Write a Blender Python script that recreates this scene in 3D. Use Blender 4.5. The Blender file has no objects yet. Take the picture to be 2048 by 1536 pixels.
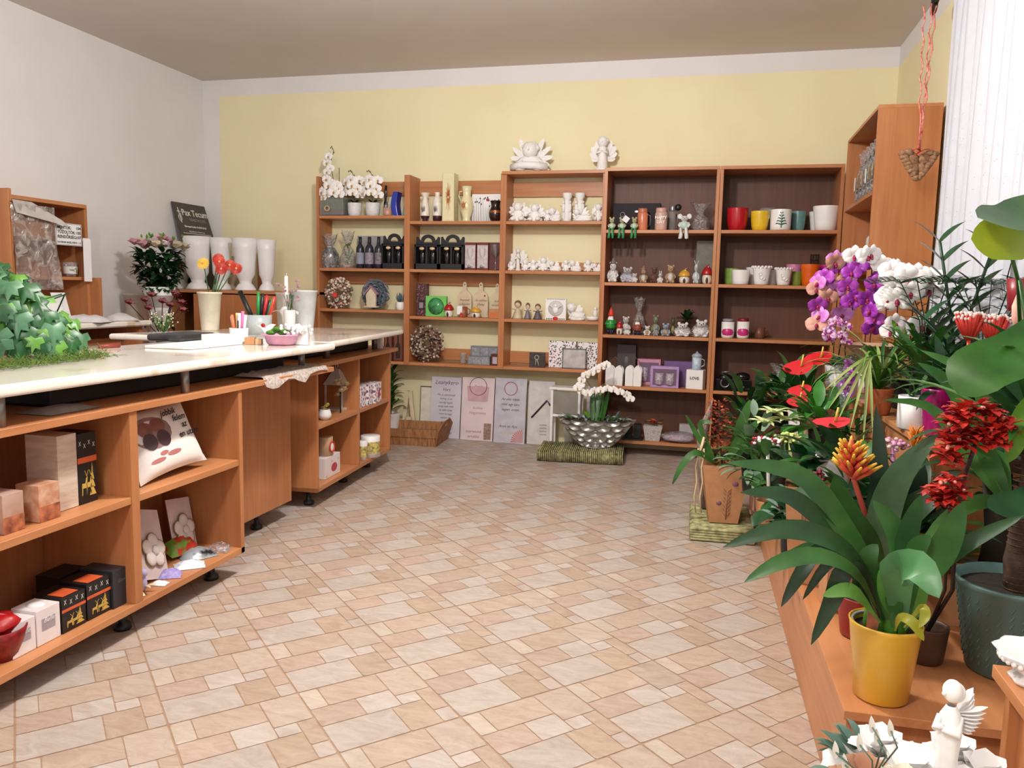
import bpy,bmesh,math,random
from mathutils import Vector,Matrix
R = math.radians
rnd = random.Random(7)
sc = bpy.context.scene
COL = sc.collection
H = 1.3                                   # camera height
CAM = ((0.9697,0.2436,0.0217),(0,0,0),(0,0,0))


def _rot(y,p,r):
    cy,sy,cp,sp,cr,sr = math.cos(y),math.sin(y),math.cos(p),math.sin(p),math.cos(r),math.sin(r)
    Rz = Matrix(((cy,-sy,0),(sy,cy,0),(0,0,1)))
    A = Matrix(((1,0,0),(0,0,-1),(0,1,0)))
    P = Matrix(((1,0,0),(0,cp,-sp),(0,sp,cp)))
    Q = Matrix(((cr,-sr,0),(sr,cr,0),(0,0,1)))
    return Q @ P @ A @ Rz


CM = _rot(R(-14.08),R(6.684),R(1.183))
FOC = 1600.0


def _ray(x,y): return CM.transposed() @ Vector(((x - 1024) / FOC,(y - 768) / FOC,1))
def onY(x,y,Y): d = _ray(x,y); return Vector((0,0,H)) + d * (Y / d.y)
def onX(x,y,X): d = _ray(x,y); return Vector((0,0,H)) + d * (X / d.x)
def onZ(x,y,z): d = _ray(x,y); return Vector((0,0,H)) + d * ((z - H) / d.z)


# ------------------------------------------------------------------ materials
def lin(c):
    if isinstance(c,str):
        c = c.lstrip('#'); c = tuple(int(c[i:i + 2],16) / 255 for i in (0,2,4))
    else:
        c = tuple(v / 255 for v in c)
    return tuple((v / 12.92 if v <= 0.04045 else ((v + 0.055) / 1.055) ** 2.4) for v in c) + (1,)


MATS = {}


def mat(name,c,rough=0.5,metal=0.0,var=0.12,scale=12.0,c2=None,bump=0.0,spec=0.5,trans=0.0,
        stretch=(1,1,1),emit=0.0,alpha=1.0,sub=0.0,coat=0.0,thr=None):
    if name in MATS: return MATS[name]
    m = bpy.data.materials.new(name); m.use_nodes = True
    nt = m.node_tree; N = nt.nodes; L = nt.links
    b = N['Principled BSDF']
    col = lin(c)
    c2l = lin(c2) if c2 else tuple(v * (1 - var * 2) for v in col[:3]) + (1,)
    tc = N.new('ShaderNodeTexCoord'); mp = N.new('ShaderNodeMapping'); mp.inputs['Scale'].default_value = stretch
    L.new(tc.outputs['Object'],mp.inputs['Vector'])
    nz = N.new('ShaderNodeTexNoise'); nz.inputs['Scale'].default_value = scale; nz.inputs['Detail'].default_value = 4
    L.new(mp.outputs[0],nz.inputs['Vector'])
    cr = N.new('ShaderNodeValToRGB')
    lo,hi = thr if thr else (0.3,0.7)
    cr.color_ramp.elements[0].position = lo; cr.color_ramp.elements[1].position = hi
    cr.color_ramp.elements[0].color = c2l; cr.color_ramp.elements[1].color = col
    L.new(nz.outputs['Fac'],cr.inputs['Fac']); L.new(cr.outputs['Color'],b.inputs['Base Color'])
    b.inputs['Roughness'].default_value = rough; b.inputs['Metallic'].default_value = metal
    b.inputs['Specular IOR Level'].default_value = spec
    b.inputs['Transmission Weight'].default_value = trans
    b.inputs['Coat Weight'].default_value = coat
    if sub:
        b.inputs['Subsurface Weight'].default_value = sub; b.inputs['Subsurface Radius'].default_value = (.02,.02,.02)
    b.inputs['Alpha'].default_value = alpha
    if emit:
        L.new(cr.outputs['Color'],b.inputs['Emission Color']); b.inputs['Emission Strength'].default_value = emit
    if bump:
        bp = N.new('ShaderNodeBump'); bp.inputs['Strength'].default_value = bump; bp.inputs['Distance'].default_value = 0.004
        L.new(nz.outputs['Fac'],bp.inputs['Height']); L.new(bp.outputs[0],b.inputs['Normal'])
    MATS[name] = m
    return m


def wood_mat(name,c,c2,axis='x',rough=0.38):
    if name in MATS: return MATS[name]
    m = bpy.data.materials.new(name); m.use_nodes = True
    nt = m.node_tree; N = nt.nodes; L = nt.links; b = N['Principled BSDF']
    g = N.new('ShaderNodeNewGeometry'); mp = N.new('ShaderNodeMapping')
    s = {'x': (1.5,30,30),'y': (30,1.5,30),'z': (30,30,1.5)}[axis]
    mp.inputs['Scale'].default_value = s
    L.new(g.outputs['Position'],mp.inputs['Vector'])
    nz = N.new('ShaderNodeTexNoise'); nz.inputs['Scale'].default_value = 1.0; nz.inputs['Detail'].default_value = 6
    nz.inputs['Distortion'].default_value = 0.6
    L.new(mp.outputs[0],nz.inputs['Vector'])
    n2 = N.new('ShaderNodeTexNoise'); n2.inputs['Scale'].default_value = 2.2
    L.new(g.outputs['Position'],n2.inputs['Vector'])
    mx = N.new('ShaderNodeMath'); mx.operation = 'MULTIPLY_ADD'; mx.inputs[1].default_value = 0.55
    L.new(nz.outputs['Fac'],mx.inputs[0]);
    m2 = N.new('ShaderNodeMath'); m2.operation = 'MULTIPLY'; m2.inputs[1].default_value = 0.45
    L.new(n2.outputs['Fac'],m2.inputs[0]); L.new(m2.outputs[0],mx.inputs[2])
    cr = N.new('ShaderNodeValToRGB'); cr.color_ramp.elements[0].position = 0.36; cr.color_ramp.elements[1].position = 0.64
    cr.color_ramp.elements[0].color = lin(c2); cr.color_ramp.elements[1].color = lin(c)
    L.new(mx.outputs[0],cr.inputs['Fac']); L.new(cr.outputs['Color'],b.inputs['Base Color'])
    b.inputs['Roughness'].default_value = rough
    b.inputs['Specular IOR Level'].default_value = 0.35
    MATS[name] = m
    return m


def film_mat(name,tint,gloss=0.35,rough=0.08,crinkle=60.0,fac=0.28):
    """clear wrinkled film: mostly transparent with sharp crinkled highlights"""
    if name in MATS: return MATS[name]
    m = bpy.data.materials.new(name); m.use_nodes = True
    nt = m.node_tree; N = nt.nodes; L = nt.links
    for n in list(N): N.remove(n)
    out = N.new('ShaderNodeOutputMaterial'); tr = N.new('ShaderNodeBsdfTransparent'); tr.inputs[0].default_value = (0.95,0.96,0.96,1)
    gl = N.new('ShaderNodeBsdfPrincipled'); gl.inputs['Base Color'].default_value = lin(tint); gl.inputs['Roughness'].default_value = rough
    gl.inputs['Specular IOR Level'].default_value = 1.0; gl.inputs['Metallic'].default_value = gloss
    mx = N.new('ShaderNodeMixShader'); tc = N.new('ShaderNodeTexCoord')
    nz = N.new('ShaderNodeTexNoise'); nz.inputs['Scale'].default_value = crinkle; nz.inputs['Detail'].default_value = 3
    nz.inputs['Distortion'].default_value = 1.5
    L.new(tc.outputs['Object'],nz.inputs['Vector'])
    cr = N.new('ShaderNodeValToRGB'); cr.color_ramp.elements[0].position = 0.42; cr.color_ramp.elements[1].position = 0.72
    cr.color_ramp.elements[0].color = (fac * 0.4,) * 3 + (1,); cr.color_ramp.elements[1].color = (min(1,fac * 2.2),) * 3 + (1,)
    L.new(nz.outputs['Fac'],cr.inputs['Fac']); L.new(cr.outputs['Color'],mx.inputs[0])
    bp = N.new('ShaderNodeBump'); bp.inputs['Strength'].default_value = 1.0; bp.inputs['Distance'].default_value = 0.02
    L.new(nz.outputs['Fac'],bp.inputs['Height']); L.new(bp.outputs[0],gl.inputs['Normal'])
    L.new(tr.outputs[0],mx.inputs[1]); L.new(gl.outputs[0],mx.inputs[2]); L.new(mx.outputs[0],out.inputs[0])
    MATS[name] = m
    return m


def leaf_mat(name,c,c2,rough=0.38,scale=9.0):
    if name in MATS: return MATS[name]
    m = mat(name,c,rough=rough,c2=c2,scale=scale,spec=0.5)
    b = m.node_tree.nodes['Principled BSDF']
    b.inputs['Subsurface Weight'].default_value = 0.0
    nt = m.node_tree; N = nt.nodes; L = nt.links
    tl = N.new('ShaderNodeBsdfTranslucent'); mx = N.new('ShaderNodeMixShader'); mx.inputs[0].default_value = 0.18
    cr = [n for n in N if n.type == 'VALTORGB'][0]
    L.new(cr.outputs['Color'],tl.inputs[0])
    out = [n for n in N if n.type == 'OUTPUT_MATERIAL'][0]
    L.new(b.outputs[0],mx.inputs[1]); L.new(tl.outputs[0],mx.inputs[2]); L.new(mx.outputs[0],out.inputs[0])
    return m


# ------------------------------------------------------------------ mesh builder
class MB:
    def __init__(s): s.v = []; s.f = []; s.mi = []; s.sm = []; s.T = Matrix.Identity(4); s.cur = 0

    def at(s,x=0,y=0,z=0,rz=0,rx=0,ry=0,sc=1.0):
        s.T = Matrix.Translation((x,y,z)) @ Matrix.Rotation(rz,4,'Z') @ Matrix.Rotation(ry,4,'Y') @ Matrix.Rotation(rx,4,'X') @ Matrix.Scale(sc,4)
        return s

    def add(s,vs,fs,smooth=False,mi=None):
        o = len(s.v); s.v += [tuple(s.T @ Vector(p)) for p in vs]
        for f in fs:
            s.f.append(tuple(i + o for i in f)); s.mi.append(s.cur if mi is None else mi); s.sm.append(smooth)
        return s

    def box(s,x0,y0,z0,x1,y1,z1,mi=None):
        vs = [(x,y,z) for z in (z0,z1) for y in (y0,y1) for x in (x0,x1)]
        return s.add(vs,[(0,2,3,1),(4,5,7,6),(0,1,5,4),(2,6,7,3),(0,4,6,2),(1,3,7,5)],mi=mi)

    def cbox(s,cx,cy,z0,w,d,h,mi=None): return s.box(cx - w / 2,cy - d / 2,z0,cx + w / 2,cy + d / 2,z0 + h,mi)

    def prism(s,pts,z0,z1,mi=None,smooth=False):
        n = len(pts); vs = [(x,y,z0) for x,y in pts] + [(x,y,z1) for x,y in pts]
        fs = [tuple(range(n - 1,-1,-1)),tuple(range(n,2 * n))] + [(i,(i + 1) % n,n + (i + 1) % n,n + i) for i in range(n)]
        return s.add(vs,fs,smooth,mi)

    def slab(s,pts,y0,y1,mi=None):
        """outline given in x,z; extruded along y"""
        n = len(pts); vs = [(x,y0,z) for x,z in pts] + [(x,y1,z) for x,z in pts]
        fs = [tuple(range(n)),tuple(range(2 * n - 1,n - 1,-1))] + [(i,n + i,n + (i + 1) % n,(i + 1) % n) for i in range(n)]
        return s.add(vs,fs,False,mi)

    def lathe(s,prof,seg=20,cx=0,cy=0,cz=0,mi=None,smooth=True,flute=0,famp=0.0,capb=True,capt=False):
        vs = []; n = len(prof)
        for r,z in prof:
            for k in range(seg):
                a = 2 * math.pi * k / seg; rr = r * (1 + famp * math.cos(flute * a)) if flute else r
                vs.append((cx + rr * math.cos(a),cy + rr * math.sin(a),cz + z))
        fs = []
        for i in range(n - 1):
            for k in range(seg):
                k2 = (k + 1) % seg
                fs.append((i * seg + k,i * seg + k2,(i + 1) * seg + k2,(i + 1) * seg + k))
        if capb and prof[0][0] > 1e-6: fs.append(tuple(range(seg - 1,-1,-1)))
        if capt and prof[-1][0] > 1e-6: fs.append(tuple((n - 1) * seg + k for k in range(seg)))
        return s.add(vs,fs,smooth,mi)

    def ball(s,c,r,seg=12,rings=8,mi=None,jit=0.0):
        if not isinstance(r,(tuple,list)): r = (r,r,r)
        vs = [];
        for i in range(rings + 1):
            t = math.pi * i / rings
            for k in range(seg):
                a = 2 * math.pi * k / seg; j = 1 + (rnd.uniform(-jit,jit) if jit else 0)
                vs.append((c[0] + r[0] * j * math.sin(t) * math.cos(a),c[1] + r[1] * j * math.sin(t) * math.sin(a),c[2] - r[2] * j * math.cos(t)))
        fs = [(i * seg + k,i * seg + (k + 1) % seg,(i + 1) * seg + (k + 1) % seg,(i + 1) * seg + k) for i in range(rings) for k in range(seg)]
        return s.add(vs,fs,True,mi)

    def tube(s,pts,r,seg=8,mi=None,cap=True):
        pts = [Vector(p) for p in pts]; n = len(pts)
        rs = r if isinstance(r,(list,tuple)) else [r] * n
        vs = []; fs = []; up = Vector((0.13,0.31,1)).normalized()
        for i,p in enumerate(pts):
            d = (pts[min(i + 1,n - 1)] - pts[max(i - 1,0)])
            d = d.normalized() if d.length > 1e-9 else Vector((0,0,1))
            u = up if abs(d.dot(up)) < 0.95 else Vector((1,0.2,0)).normalized()
            a = d.cross(u).normalized(); b = d.cross(a)
            for k in range(seg):
                t = 2 * math.pi * k / seg; vs.append(tuple(p + (a * math.cos(t) + b * math.sin(t)) * rs[i]))
        for i in range(n - 1):
            for k in range(seg):
                k2 = (k + 1) % seg; fs.append((i * seg + k,i * seg + k2,(i + 1) * seg + k2,(i + 1) * seg + k))
        if cap: fs += [tuple(range(seg - 1,-1,-1)),tuple((n - 1) * seg + k for k in range(seg))]
        return s.add(vs,fs,True,mi)

    def leaf(s,p,az,el,ln,w,droop=1.2,shape='lance',fold=0.25,n=8,mi=None,stem=0.0,twist=0.0,wave=0.0):
        """a blade that starts at p, points az/el (radians) and bends down by droop over its length"""
        p = Vector(p); P = [p.copy()]; D = []
        for i in range(n + 1):
            t = i / n; e = el - droop * t * t
            D.append(Vector((math.cos(az) * math.cos(e),math.sin(az) * math.cos(e),math.sin(e))))
            if i < n: P.append(P[-1] + D[-1] * (ln / n))
        sd0 = Vector((-math.sin(az),math.cos(az),0)); vs = []; fs = []
        for i in range(n + 1):
            t = i / n
            if stem and t < stem: ww = 0.03
            else:
                q = (t - stem) / (1 - stem)
                if shape == 'lance': ww = math.sin(math.pi * min(1,0.08 + q * 0.92)) ** 0.8 * (1 - 0.25 * q)
                elif shape == 'strap': ww = min(1,0.5 + 2 * q) * (1 - q ** 3)
                elif shape == 'round': ww = math.sqrt(max(0,1 - (2 * q - 1) ** 2)) if q < 1 else 0.02
                elif shape == 'heart': ww = (1 - q) ** 0.75 * (1 if q > 0.12 else 0.75 + 2 * q) * 1.0
                elif shape == 'obov': ww = math.sin(math.pi * min(1,0.03 + q ** 1.5 * 0.97)) ** 0.75
                else: ww = 1 - q
            ww = max(ww,0.015) * w / 2
            nrm = sd0.cross(D[i]).normalized()
            sd = sd0
            if twist:
                sd = Matrix.Rotation(twist * (0.3 + t),3,D[i]) @ sd0; nrm = sd.cross(D[i]).normalized()
            up = -nrm if nrm.z < 0 and not twist else nrm
            wv = wave * w * math.sin(t * 9)
            vs += [tuple(P[i] + sd * ww + up * (fold * ww + wv)),tuple(P[i]),tuple(P[i] - sd * ww + up * (fold * ww - wv))]
        for i in range(n):
            a = i * 3; fs += [(a,a + 1,a + 4,a + 3),(a + 1,a + 2,a + 5,a + 4)]
        return s.add(vs,fs,True,mi)

    def torus(s,c,Rr,r,ax='y',seg=28,ts=8,mi=None):
        vs = []; fs = []
        for i in range(seg):
            a = 2 * math.pi * i / seg
            for k in range(ts):
                b = 2 * math.pi * k / ts; q = Rr + r * math.cos(b); h = r * math.sin(b)
                if ax == 'y': v = (q * math.cos(a),h,q * math.sin(a))
                elif ax == 'z': v = (q * math.cos(a),q * math.sin(a),h)
                else: v = (h,q * math.cos(a),q * math.sin(a))
                vs.append((c[0] + v[0],c[1] + v[1],c[2] + v[2]))
        for i in range(seg):
            for k in range(ts):
                i2 = (i + 1) % seg; k2 = (k + 1) % ts
                fs.append((i * ts + k,i2 * ts + k,i2 * ts + k2,i * ts + k2))
        return s.add(vs,fs,True,mi)

    def build(s,name,mats,parent=None,loc=None,rot=None):
        me = bpy.data.meshes.new(name); me.from_pydata(s.v,[],s.f);
        if not isinstance(mats,(list,tuple)): mats = [mats]
        for m in mats: me.materials.append(m)
        me.polygons.foreach_set('material_index',[min(i,len(mats) - 1) for i in s.mi])
        me.polygons.foreach_set('use_smooth',s.sm); me.update()
        o = bpy.data.objects.new(name,me); COL.objects.link(o)
        if parent: o.parent = parent
        if loc is not None: o.location = loc
        if rot is not None: o.rotation_euler = rot
        return o


def blade(m,pts,w,face=(-.15,-1,.45),mi=0,n=9,prof='lance',fold=.18,w0=.25):
    """a leaf that follows a 3-d path; face = the way its upper side looks"""
    P = [Vector(p) for p in pts]; k = len(P) - 1; Q = []
    for i in range(n + 1):
        t = i / n * k; j = min(int(t),k - 1); u = t - j
        a = P[max(j - 1,0)]; b_ = P[j]; c = P[j + 1]; d = P[min(j + 2,k)]
        Q.append(0.5 * ((2 * b_) + (c - a) * u + (2 * a - 5 * b_ + 4 * c - d) * u * u + (3 * b_ - a - 3 * c + d) * u ** 3))
    F = Vector(face).normalized(); vs = []
    for i in range(n + 1):
        t = i / n; d = (Q[min(i + 1,n)] - Q[max(i - 1,0)]).normalized(); sd = d.cross(F)
        if sd.length < .05: sd = d.cross(Vector((0,0,1)))
        sd.normalize(); nr = sd.cross(d).normalized(); nr = nr if nr.dot(F) > 0 else -nr
        if prof == 'lance': ww = w0 + (1 - w0) * math.sin(math.pi * min(1,t * .95)) ** .9 if t < .5 else math.sin(math.pi * min(1,t * .97)) ** .75
        elif prof == 'strap': ww = min(1,.6 + 2 * t) * (1 - t ** 4)
        elif prof == 'outer': ww = max(.17 * (1 - t),math.sin(math.pi * min(1,t ** 1.45)) ** .85)
        elif prof == 'broad': ww = w0 * (1 - t) + math.sin(math.pi * t ** 1.25) ** .7 * (1 - w0 * .0) if t < 1 else 0
        else: ww = math.sin(math.pi * (.1 + .9 * t)) ** .6
        ww = max(.02,min(1,ww)) * w / 2
        vs += [tuple(Q[i] + sd * ww + nr * fold * ww),tuple(Q[i]),tuple(Q[i] - sd * ww + nr * fold * ww)]
    fs = []
    for i in range(n): a = i * 3; fs += [(a,a + 1,a + 4,a + 3),(a + 1,a + 2,a + 5,a + 4)]
    m.add(vs,fs,True,mi)


def tag(o,label,cat,group=None,kind=None):
    o['label'] = label; o['category'] = cat
    if group: o['group'] = group
    if kind: o['kind'] = kind
    return o


def thing(name,label,cat,loc=(0,0,0),rz=0.0,group=None):
    o = bpy.data.objects.new(name,None); o.empty_display_size = 0.02; COL.objects.link(o)
    o.location = loc; o.rotation_euler = (0,0,rz)
    return tag(o,label,cat,group)


def dup(o,loc=None,rz=None,label=None,parent=None):
    c = o.copy(); COL.objects.link(c)
    if parent: c.parent = parent
    if loc is not None: c.location = loc
    if rz is not None: c.rotation_euler = (0,0,rz)
    if label: c['label'] = label
    for ch in [x for x in bpy.data.objects if x.parent == o]: dup(ch,parent=c)
    return c


def struct(name,mb,m,kind='structure'):
    o = mb.build(name,m); o['kind'] = kind; return o


def text(parent,s,size,loc,rx=R(90),rz=0.0,m=None,shear=0.0,name='lettering',align='CENTER',space=1.0,bold=0.0,ry=0.0):
    """words as flat mesh letters standing in the x-z plane, facing -y"""
    cu = bpy.data.curves.new('t','FONT'); cu.body = s; cu.size = size; cu.align_x = align; cu.shear = shear
    cu.space_character = space; cu.offset = bold; cu.extrude = 0.0002; cu.resolution_u = 2; cu.space_line = 0.9
    to = bpy.data.objects.new('t',cu); COL.objects.link(to)
    dg = bpy.context.evaluated_depsgraph_get()
    me = bpy.data.meshes.new_from_object(to.evaluated_get(dg)); me.name = name
    bpy.data.objects.remove(to); bpy.data.curves.remove(cu)
    me.materials.clear(); me.materials.append(m)
    o = bpy.data.objects.new(name,me); COL.objects.link(o); o.parent = parent
    o.location = loc; o.rotation_euler = (rx,ry,rz)
    return o


# palette
W_ORANGE = (214,138,78)
woodx = wood_mat('beech_x',(192,133,90),(170,111,70),'x')
woody = wood_mat('beech_y',(194,134,90),(172,112,70),'y')
woodz = wood_mat('beech_z',(187,126,82),(165,104,64),'z')
wooddark = wood_mat('back_brown',(104,66,48),(86,53,40),'z',0.5)
black = mat('black_plastic',(18,18,20),rough=0.45)
steel = mat('brushed_steel',(150,148,145),rough=0.35,metal=0.8)
white = mat('white_ceramic',(236,234,232),rough=0.3,var=0.02)
whitep = mat('white_plastic',(232,231,232),rough=0.4,var=0.02)
plaster = mat('white_plaster',(240,238,236),rough=0.65,var=0.05,scale=60)
paper = mat('white_paper',(235,234,236),rough=0.7,var=0.03)
ink = mat('ink_black',(30,28,30),rough=0.6)
inkred = mat('ink_red',(170,50,60),rough=0.6)
kraft = mat('kraft_paper',(186,134,92),rough=0.75,var=0.08,scale=30)
soil = mat('potting_soil',(38,28,22),rough=0.95,bump=0.6,scale=60)
glass = mat('clear_glass',(235,242,240),rough=0.03,trans=0.0,alpha=0.10,var=0.0,spec=1.0)
goldm = mat('gold_foil',(196,160,84),rough=0.35,metal=0.7)
green1 = leaf_mat('leaf_green',(60,112,42),(30,72,26))
green2 = leaf_mat('leaf_dark',(30,72,36),(16,44,24))
green3 = leaf_mat('leaf_bright',(104,160,52),(60,120,40))
green4 = leaf_mat('leaf_bluegreen',(74,120,70),(44,84,48))
lavg = leaf_mat('leaf_dusty',(112,130,136),(78,98,104),rough=0.7)
red = mat('petal_red',(200,24,28),rough=0.4,c2=(150,10,18))
redor = mat('petal_scarlet',(214,62,44),rough=0.5,c2=(176,34,30))
pinkp = mat('petal_pink',(232,190,198),rough=0.6,c2=(214,150,165))
purplep = mat('petal_purple',(178,70,184),rough=0.5,c2=(140,36,150),scale=30)
whitef = mat('petal_white',(242,240,238),rough=0.6,var=0.03)
film = film_mat('cellophane',(225,228,230))
filmd = film_mat('cellophane_heavy',(215,210,212),fac=0.4,crinkle=40)

# ================================================================== the room
BK = 6.70; LW = -4.68; RW = 1.24; CH = 3.155; FR = -1.6; BAND = 3.01
wallw = mat('wall_white',(226,224,224),rough=0.85,var=0.02,scale=3)
wally = mat('wall_yellow',(236,228,190),rough=0.85,c2=(231,221,180),scale=2)
ceilm = mat('ceiling_white',(212,203,196),rough=0.9,var=0.02,scale=3)
t = 0.12
mb = MB(); mb.box(LW - t,BK,0,RW + t,BK + t,BAND,0)
mb = MB()
mb.box(LW - t,BK,0,LW + 0.17,BK + t,CH,0); mb.box(LW + 0.17,BK,0,RW + t,BK + t,BAND,1); mb.box(LW + 0.17,BK,BAND,RW + t,BK + t,CH,0)
struct('wall_back',mb,[wallw,wally])
mb = MB(); mb.box(LW - t,FR,0,LW,BK,CH); struct('wall_left',mb,wallw)
# right wall with the shop window opening behind the curtain
mb = MB()
for (y0,y1,z0,z1,k) in ((FR,0.6,0,BAND,1),(4.5,BK,0,BAND,1),(0.6,4.5,0,0.9,1),(0.6,4.5,2.75,BAND,1),(FR,BK,BAND,CH,0)):
    mb.box(RW,y0,z0,RW + t,y1,z1,k)
struct('wall_right',mb,[wallw,wally])
mb = MB(); mb.box(LW - t,FR - t,0,RW + t,FR,CH); struct('wall_front',mb,wallw)
mb = MB(); mb.box(LW - t,FR - t,CH,RW + t,BK + t,CH + 0.1); struct('ceiling',mb,ceilm)
w = MB()
for (a,b_,c,d) in ((0.6,0.67,0.9,2.75),(4.43,4.5,0.9,2.75),(2.5,2.57,0.9,2.75)): w.box(RW + 0.03,a,c,RW + 0.09,b_,d)
w.box(RW + 0.03,0.6,0.9,RW + 0.09,4.5,0.97); w.box(RW + 0.03,0.6,2.68,RW + 0.09,4.5,2.75)
wf = struct('window_1',w,whitep)
g = MB(); g.box(RW + 0.055,0.62,0.92,RW + 0.062,4.48,2.73); g.build('pane',mat('night_glass',(30,34,44),rough=0.05),wf)

# tiled floor: every tile is a print of eleven stones, laid on the diagonal
fl = MB(); cols = []
e1 = Vector((math.cos(R(-44.2)),math.sin(R(-44.2)))); e2 = Vector((math.cos(R(45.8)),math.sin(R(45.8)))); TS = 0.3868
A0 = Vector((-0.702,2.756))
stones = [(0,.32,0,.16,(216,200,182)),(0,.32,.16,.68,(208,184,162)),(.32,.60,0,.38,(208,180,162)),(.32,.60,.38,.68,(212,200,190)),
          (.60,1,0,.58,(208,196,184)),(.60,1,.58,.86,(204,178,152)),(.80,1,.86,1,(210,196,184)),(.44,.80,.86,1,(206,180,158)),
          (.44,.60,.68,.86,(214,202,192)),(.0,.44,.68,1,(208,188,170))]
r2 = random.Random(3)
bm = bmesh.new(); cl = bm.loops.layers.float_color.new('stone')
for i in range(-22,24):
    for j in range(-22,24):
        o0 = A0 + e1 * TS * i + e2 * TS * j
        c = o0 + (e1 + e2) * TS / 2
        if not (LW - .3 < c.x < RW + .3 and FR - .3 < c.y < BK + .3): continue
        for (u0,u1,v0,v1,cc) in stones:
            gi,go = 0.0045,0.008
            U0 = u0 + (go if u0 == 0 else gi); U1 = u1 - (go if u1 == 1 else gi); V0 = v0 + (go if v0 == 0 else gi); V1 = v1 - (go if v1 == 1 else gi)
            k = .79 + r2.uniform(-.05,.03); lc = lin(cc)[:3]; gr_ = sum(lc) / 3; col = tuple((x * .72 + gr_ * .28) * k for x in lc) + (1,)
            jj = lambda: r2.uniform(-.002,.002)
            vs = []
            ch = 0.012
            for (u,v) in ((U0 + ch,V0),(U1 - ch,V0),(U1,V0 + ch),(U1,V1 - ch),(U1 - ch,V1),(U0 + ch,V1),(U0,V1 - ch),(U0,V0 + ch)):
                p = o0 + e1 * TS * (u + jj()) + e2 * TS * (v + jj()); vs.append(bm.verts.new((p.x,p.y,0.0)))
            f = bm.faces.new(vs)
            for lp in f.loops: lp[cl] = col
for co,no in (((LW,0,0),(-1,0,0)),((RW,0,0),(1,0,0)),((0,FR,0),(0,-1,0)),((0,BK,0),(0,1,0))):
    bmesh.ops.bisect_plane(bm,geom=bm.verts[:] + bm.edges[:] + bm.faces[:],plane_co=co,plane_no=no,clear_outer=True)
gv = [bm.verts.new(p) for p in ((LW,FR,-0.0012),(RW,FR,-0.0012),(RW,BK,-0.0012),(LW,BK,-0.0012))]
f = bm.faces.new(gv)
for lp in f.loops: lp[cl] = lin((168,142,120))
bmesh.ops.recalc_face_normals(bm,faces=bm.faces[:])
me = bpy.data.meshes.new('floor')
for f in bm.faces:
    if f.normal.z < 0: f.normal_flip()
bm.to_mesh(me); bm.free()
fm = bpy.data.materials.new('stone_tile'); fm.use_nodes = True; N = fm.node_tree.nodes; L = fm.node_tree.links; b = N['Principled BSDF']
at_ = N.new('ShaderNodeVertexColor'); at_.layer_name = 'stone'
g = N.new('ShaderNodeNewGeometry'); n1 = N.new('ShaderNodeTexNoise'); n1.inputs['Scale'].default_value = 9; n1.inputs['Detail'].default_value = 8; n1.inputs['Roughness'].default_value = .7; n1.inputs['Distortion'].default_value = 1.2
mp = N.new('ShaderNodeMapping'); mp.inputs['Scale'].default_value = (1,2.6,1); mp.inputs['Rotation'].default_value = (0,0,R(40))
L.new(g.outputs['Position'],mp.inputs[0]); L.new(mp.outputs[0],n1.inputs['Vector'])
cr = N.new('ShaderNodeValToRGB'); cr.color_ramp.elements[0].position = .3; cr.color_ramp.elements[1].position = .68
cr.color_ramp.elements[0].color = (.62,.50,.40,1); cr.color_ramp.elements[1].color = (1.04,1.03,1.03,1)
L.new(n1.outputs['Fac'],cr.inputs['Fac'])
mx = N.new('ShaderNodeMix'); mx.data_type = 'RGBA'; mx.blend_type = 'MULTIPLY'; mx.inputs[0].default_value = .62
L.new(at_.outputs['Color'],mx.inputs[6]); L.new(cr.outputs['Color'],mx.inputs[7]); L.new(mx.outputs[2],b.inputs['Base Color'])
n2 = N.new('ShaderNodeTexNoise'); n2.inputs['Scale'].default_value = 70; n2.inputs['Detail'].default_value = 4; L.new(g.outputs['Position'],n2.inputs['Vector'])
bp = N.new('ShaderNodeBump'); bp.inputs['Strength'].default_value = .35; bp.inputs['Distance'].default_value = .003; L.new(n2.outputs['Fac'],bp.inputs['Height']); L.new(bp.outputs[0],b.inputs['Normal'])
b.inputs['Roughness'].default_value = .42; b.inputs['Specular IOR Level'].default_value = .45
me.materials.append(fm); fo = bpy.data.objects.new('floor',me); COL.objects.link(fo); fo['kind'] = 'structure'

# ================================================================== furniture
def part(parent,name,x0,y0,z0,x1,y1,z1,m,bev=0.0012):
    mb = MB(); mb.box(x0,y0,z0,x1,y1,z1); o = mb.build(name,m,parent)
    if bev:
        md = o.modifiers.new('b','BEVEL'); md.width = bev; md.segments = 1; md.limit_method = 'ANGLE'
    return o


TH = 0.025
def wall_unit(name,label,x0,x1,yf,z0,z1,shelves,back,rails=(),topb=True,sidetop=0.0,toplip=0.0):
    """open wall shelving; everything local to its front-left floor corner"""
    u = thing(name,label,'shelving unit',(x0,yf,0))
    w_,d = x1 - x0,BK - 0.004 - yf
    part(u,'side_panel',0,0,z0,TH,d,z1,woodz); part(u,'side_panel',w_ - TH,0,z0,w_,d,z1,woodz)
    for z in shelves: part(u,'shelf',TH,0.004,z,w_ - TH,d - 0.005,z + TH,woodx)
    if topb: part(u,'top_board',-toplip,-toplip,z1,w_,d,z1 + TH,woodx)
    if back: part(u,'back_panel',TH,d - 0.008,z0 + TH,w_ - TH,d - 0.002,z1,wooddark,0)
    for (a,b_) in rails: part(u,'back_rail',TH,d - 0.022,a,w_ - TH,d - 0.004,b_,woodx)
    return u


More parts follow.
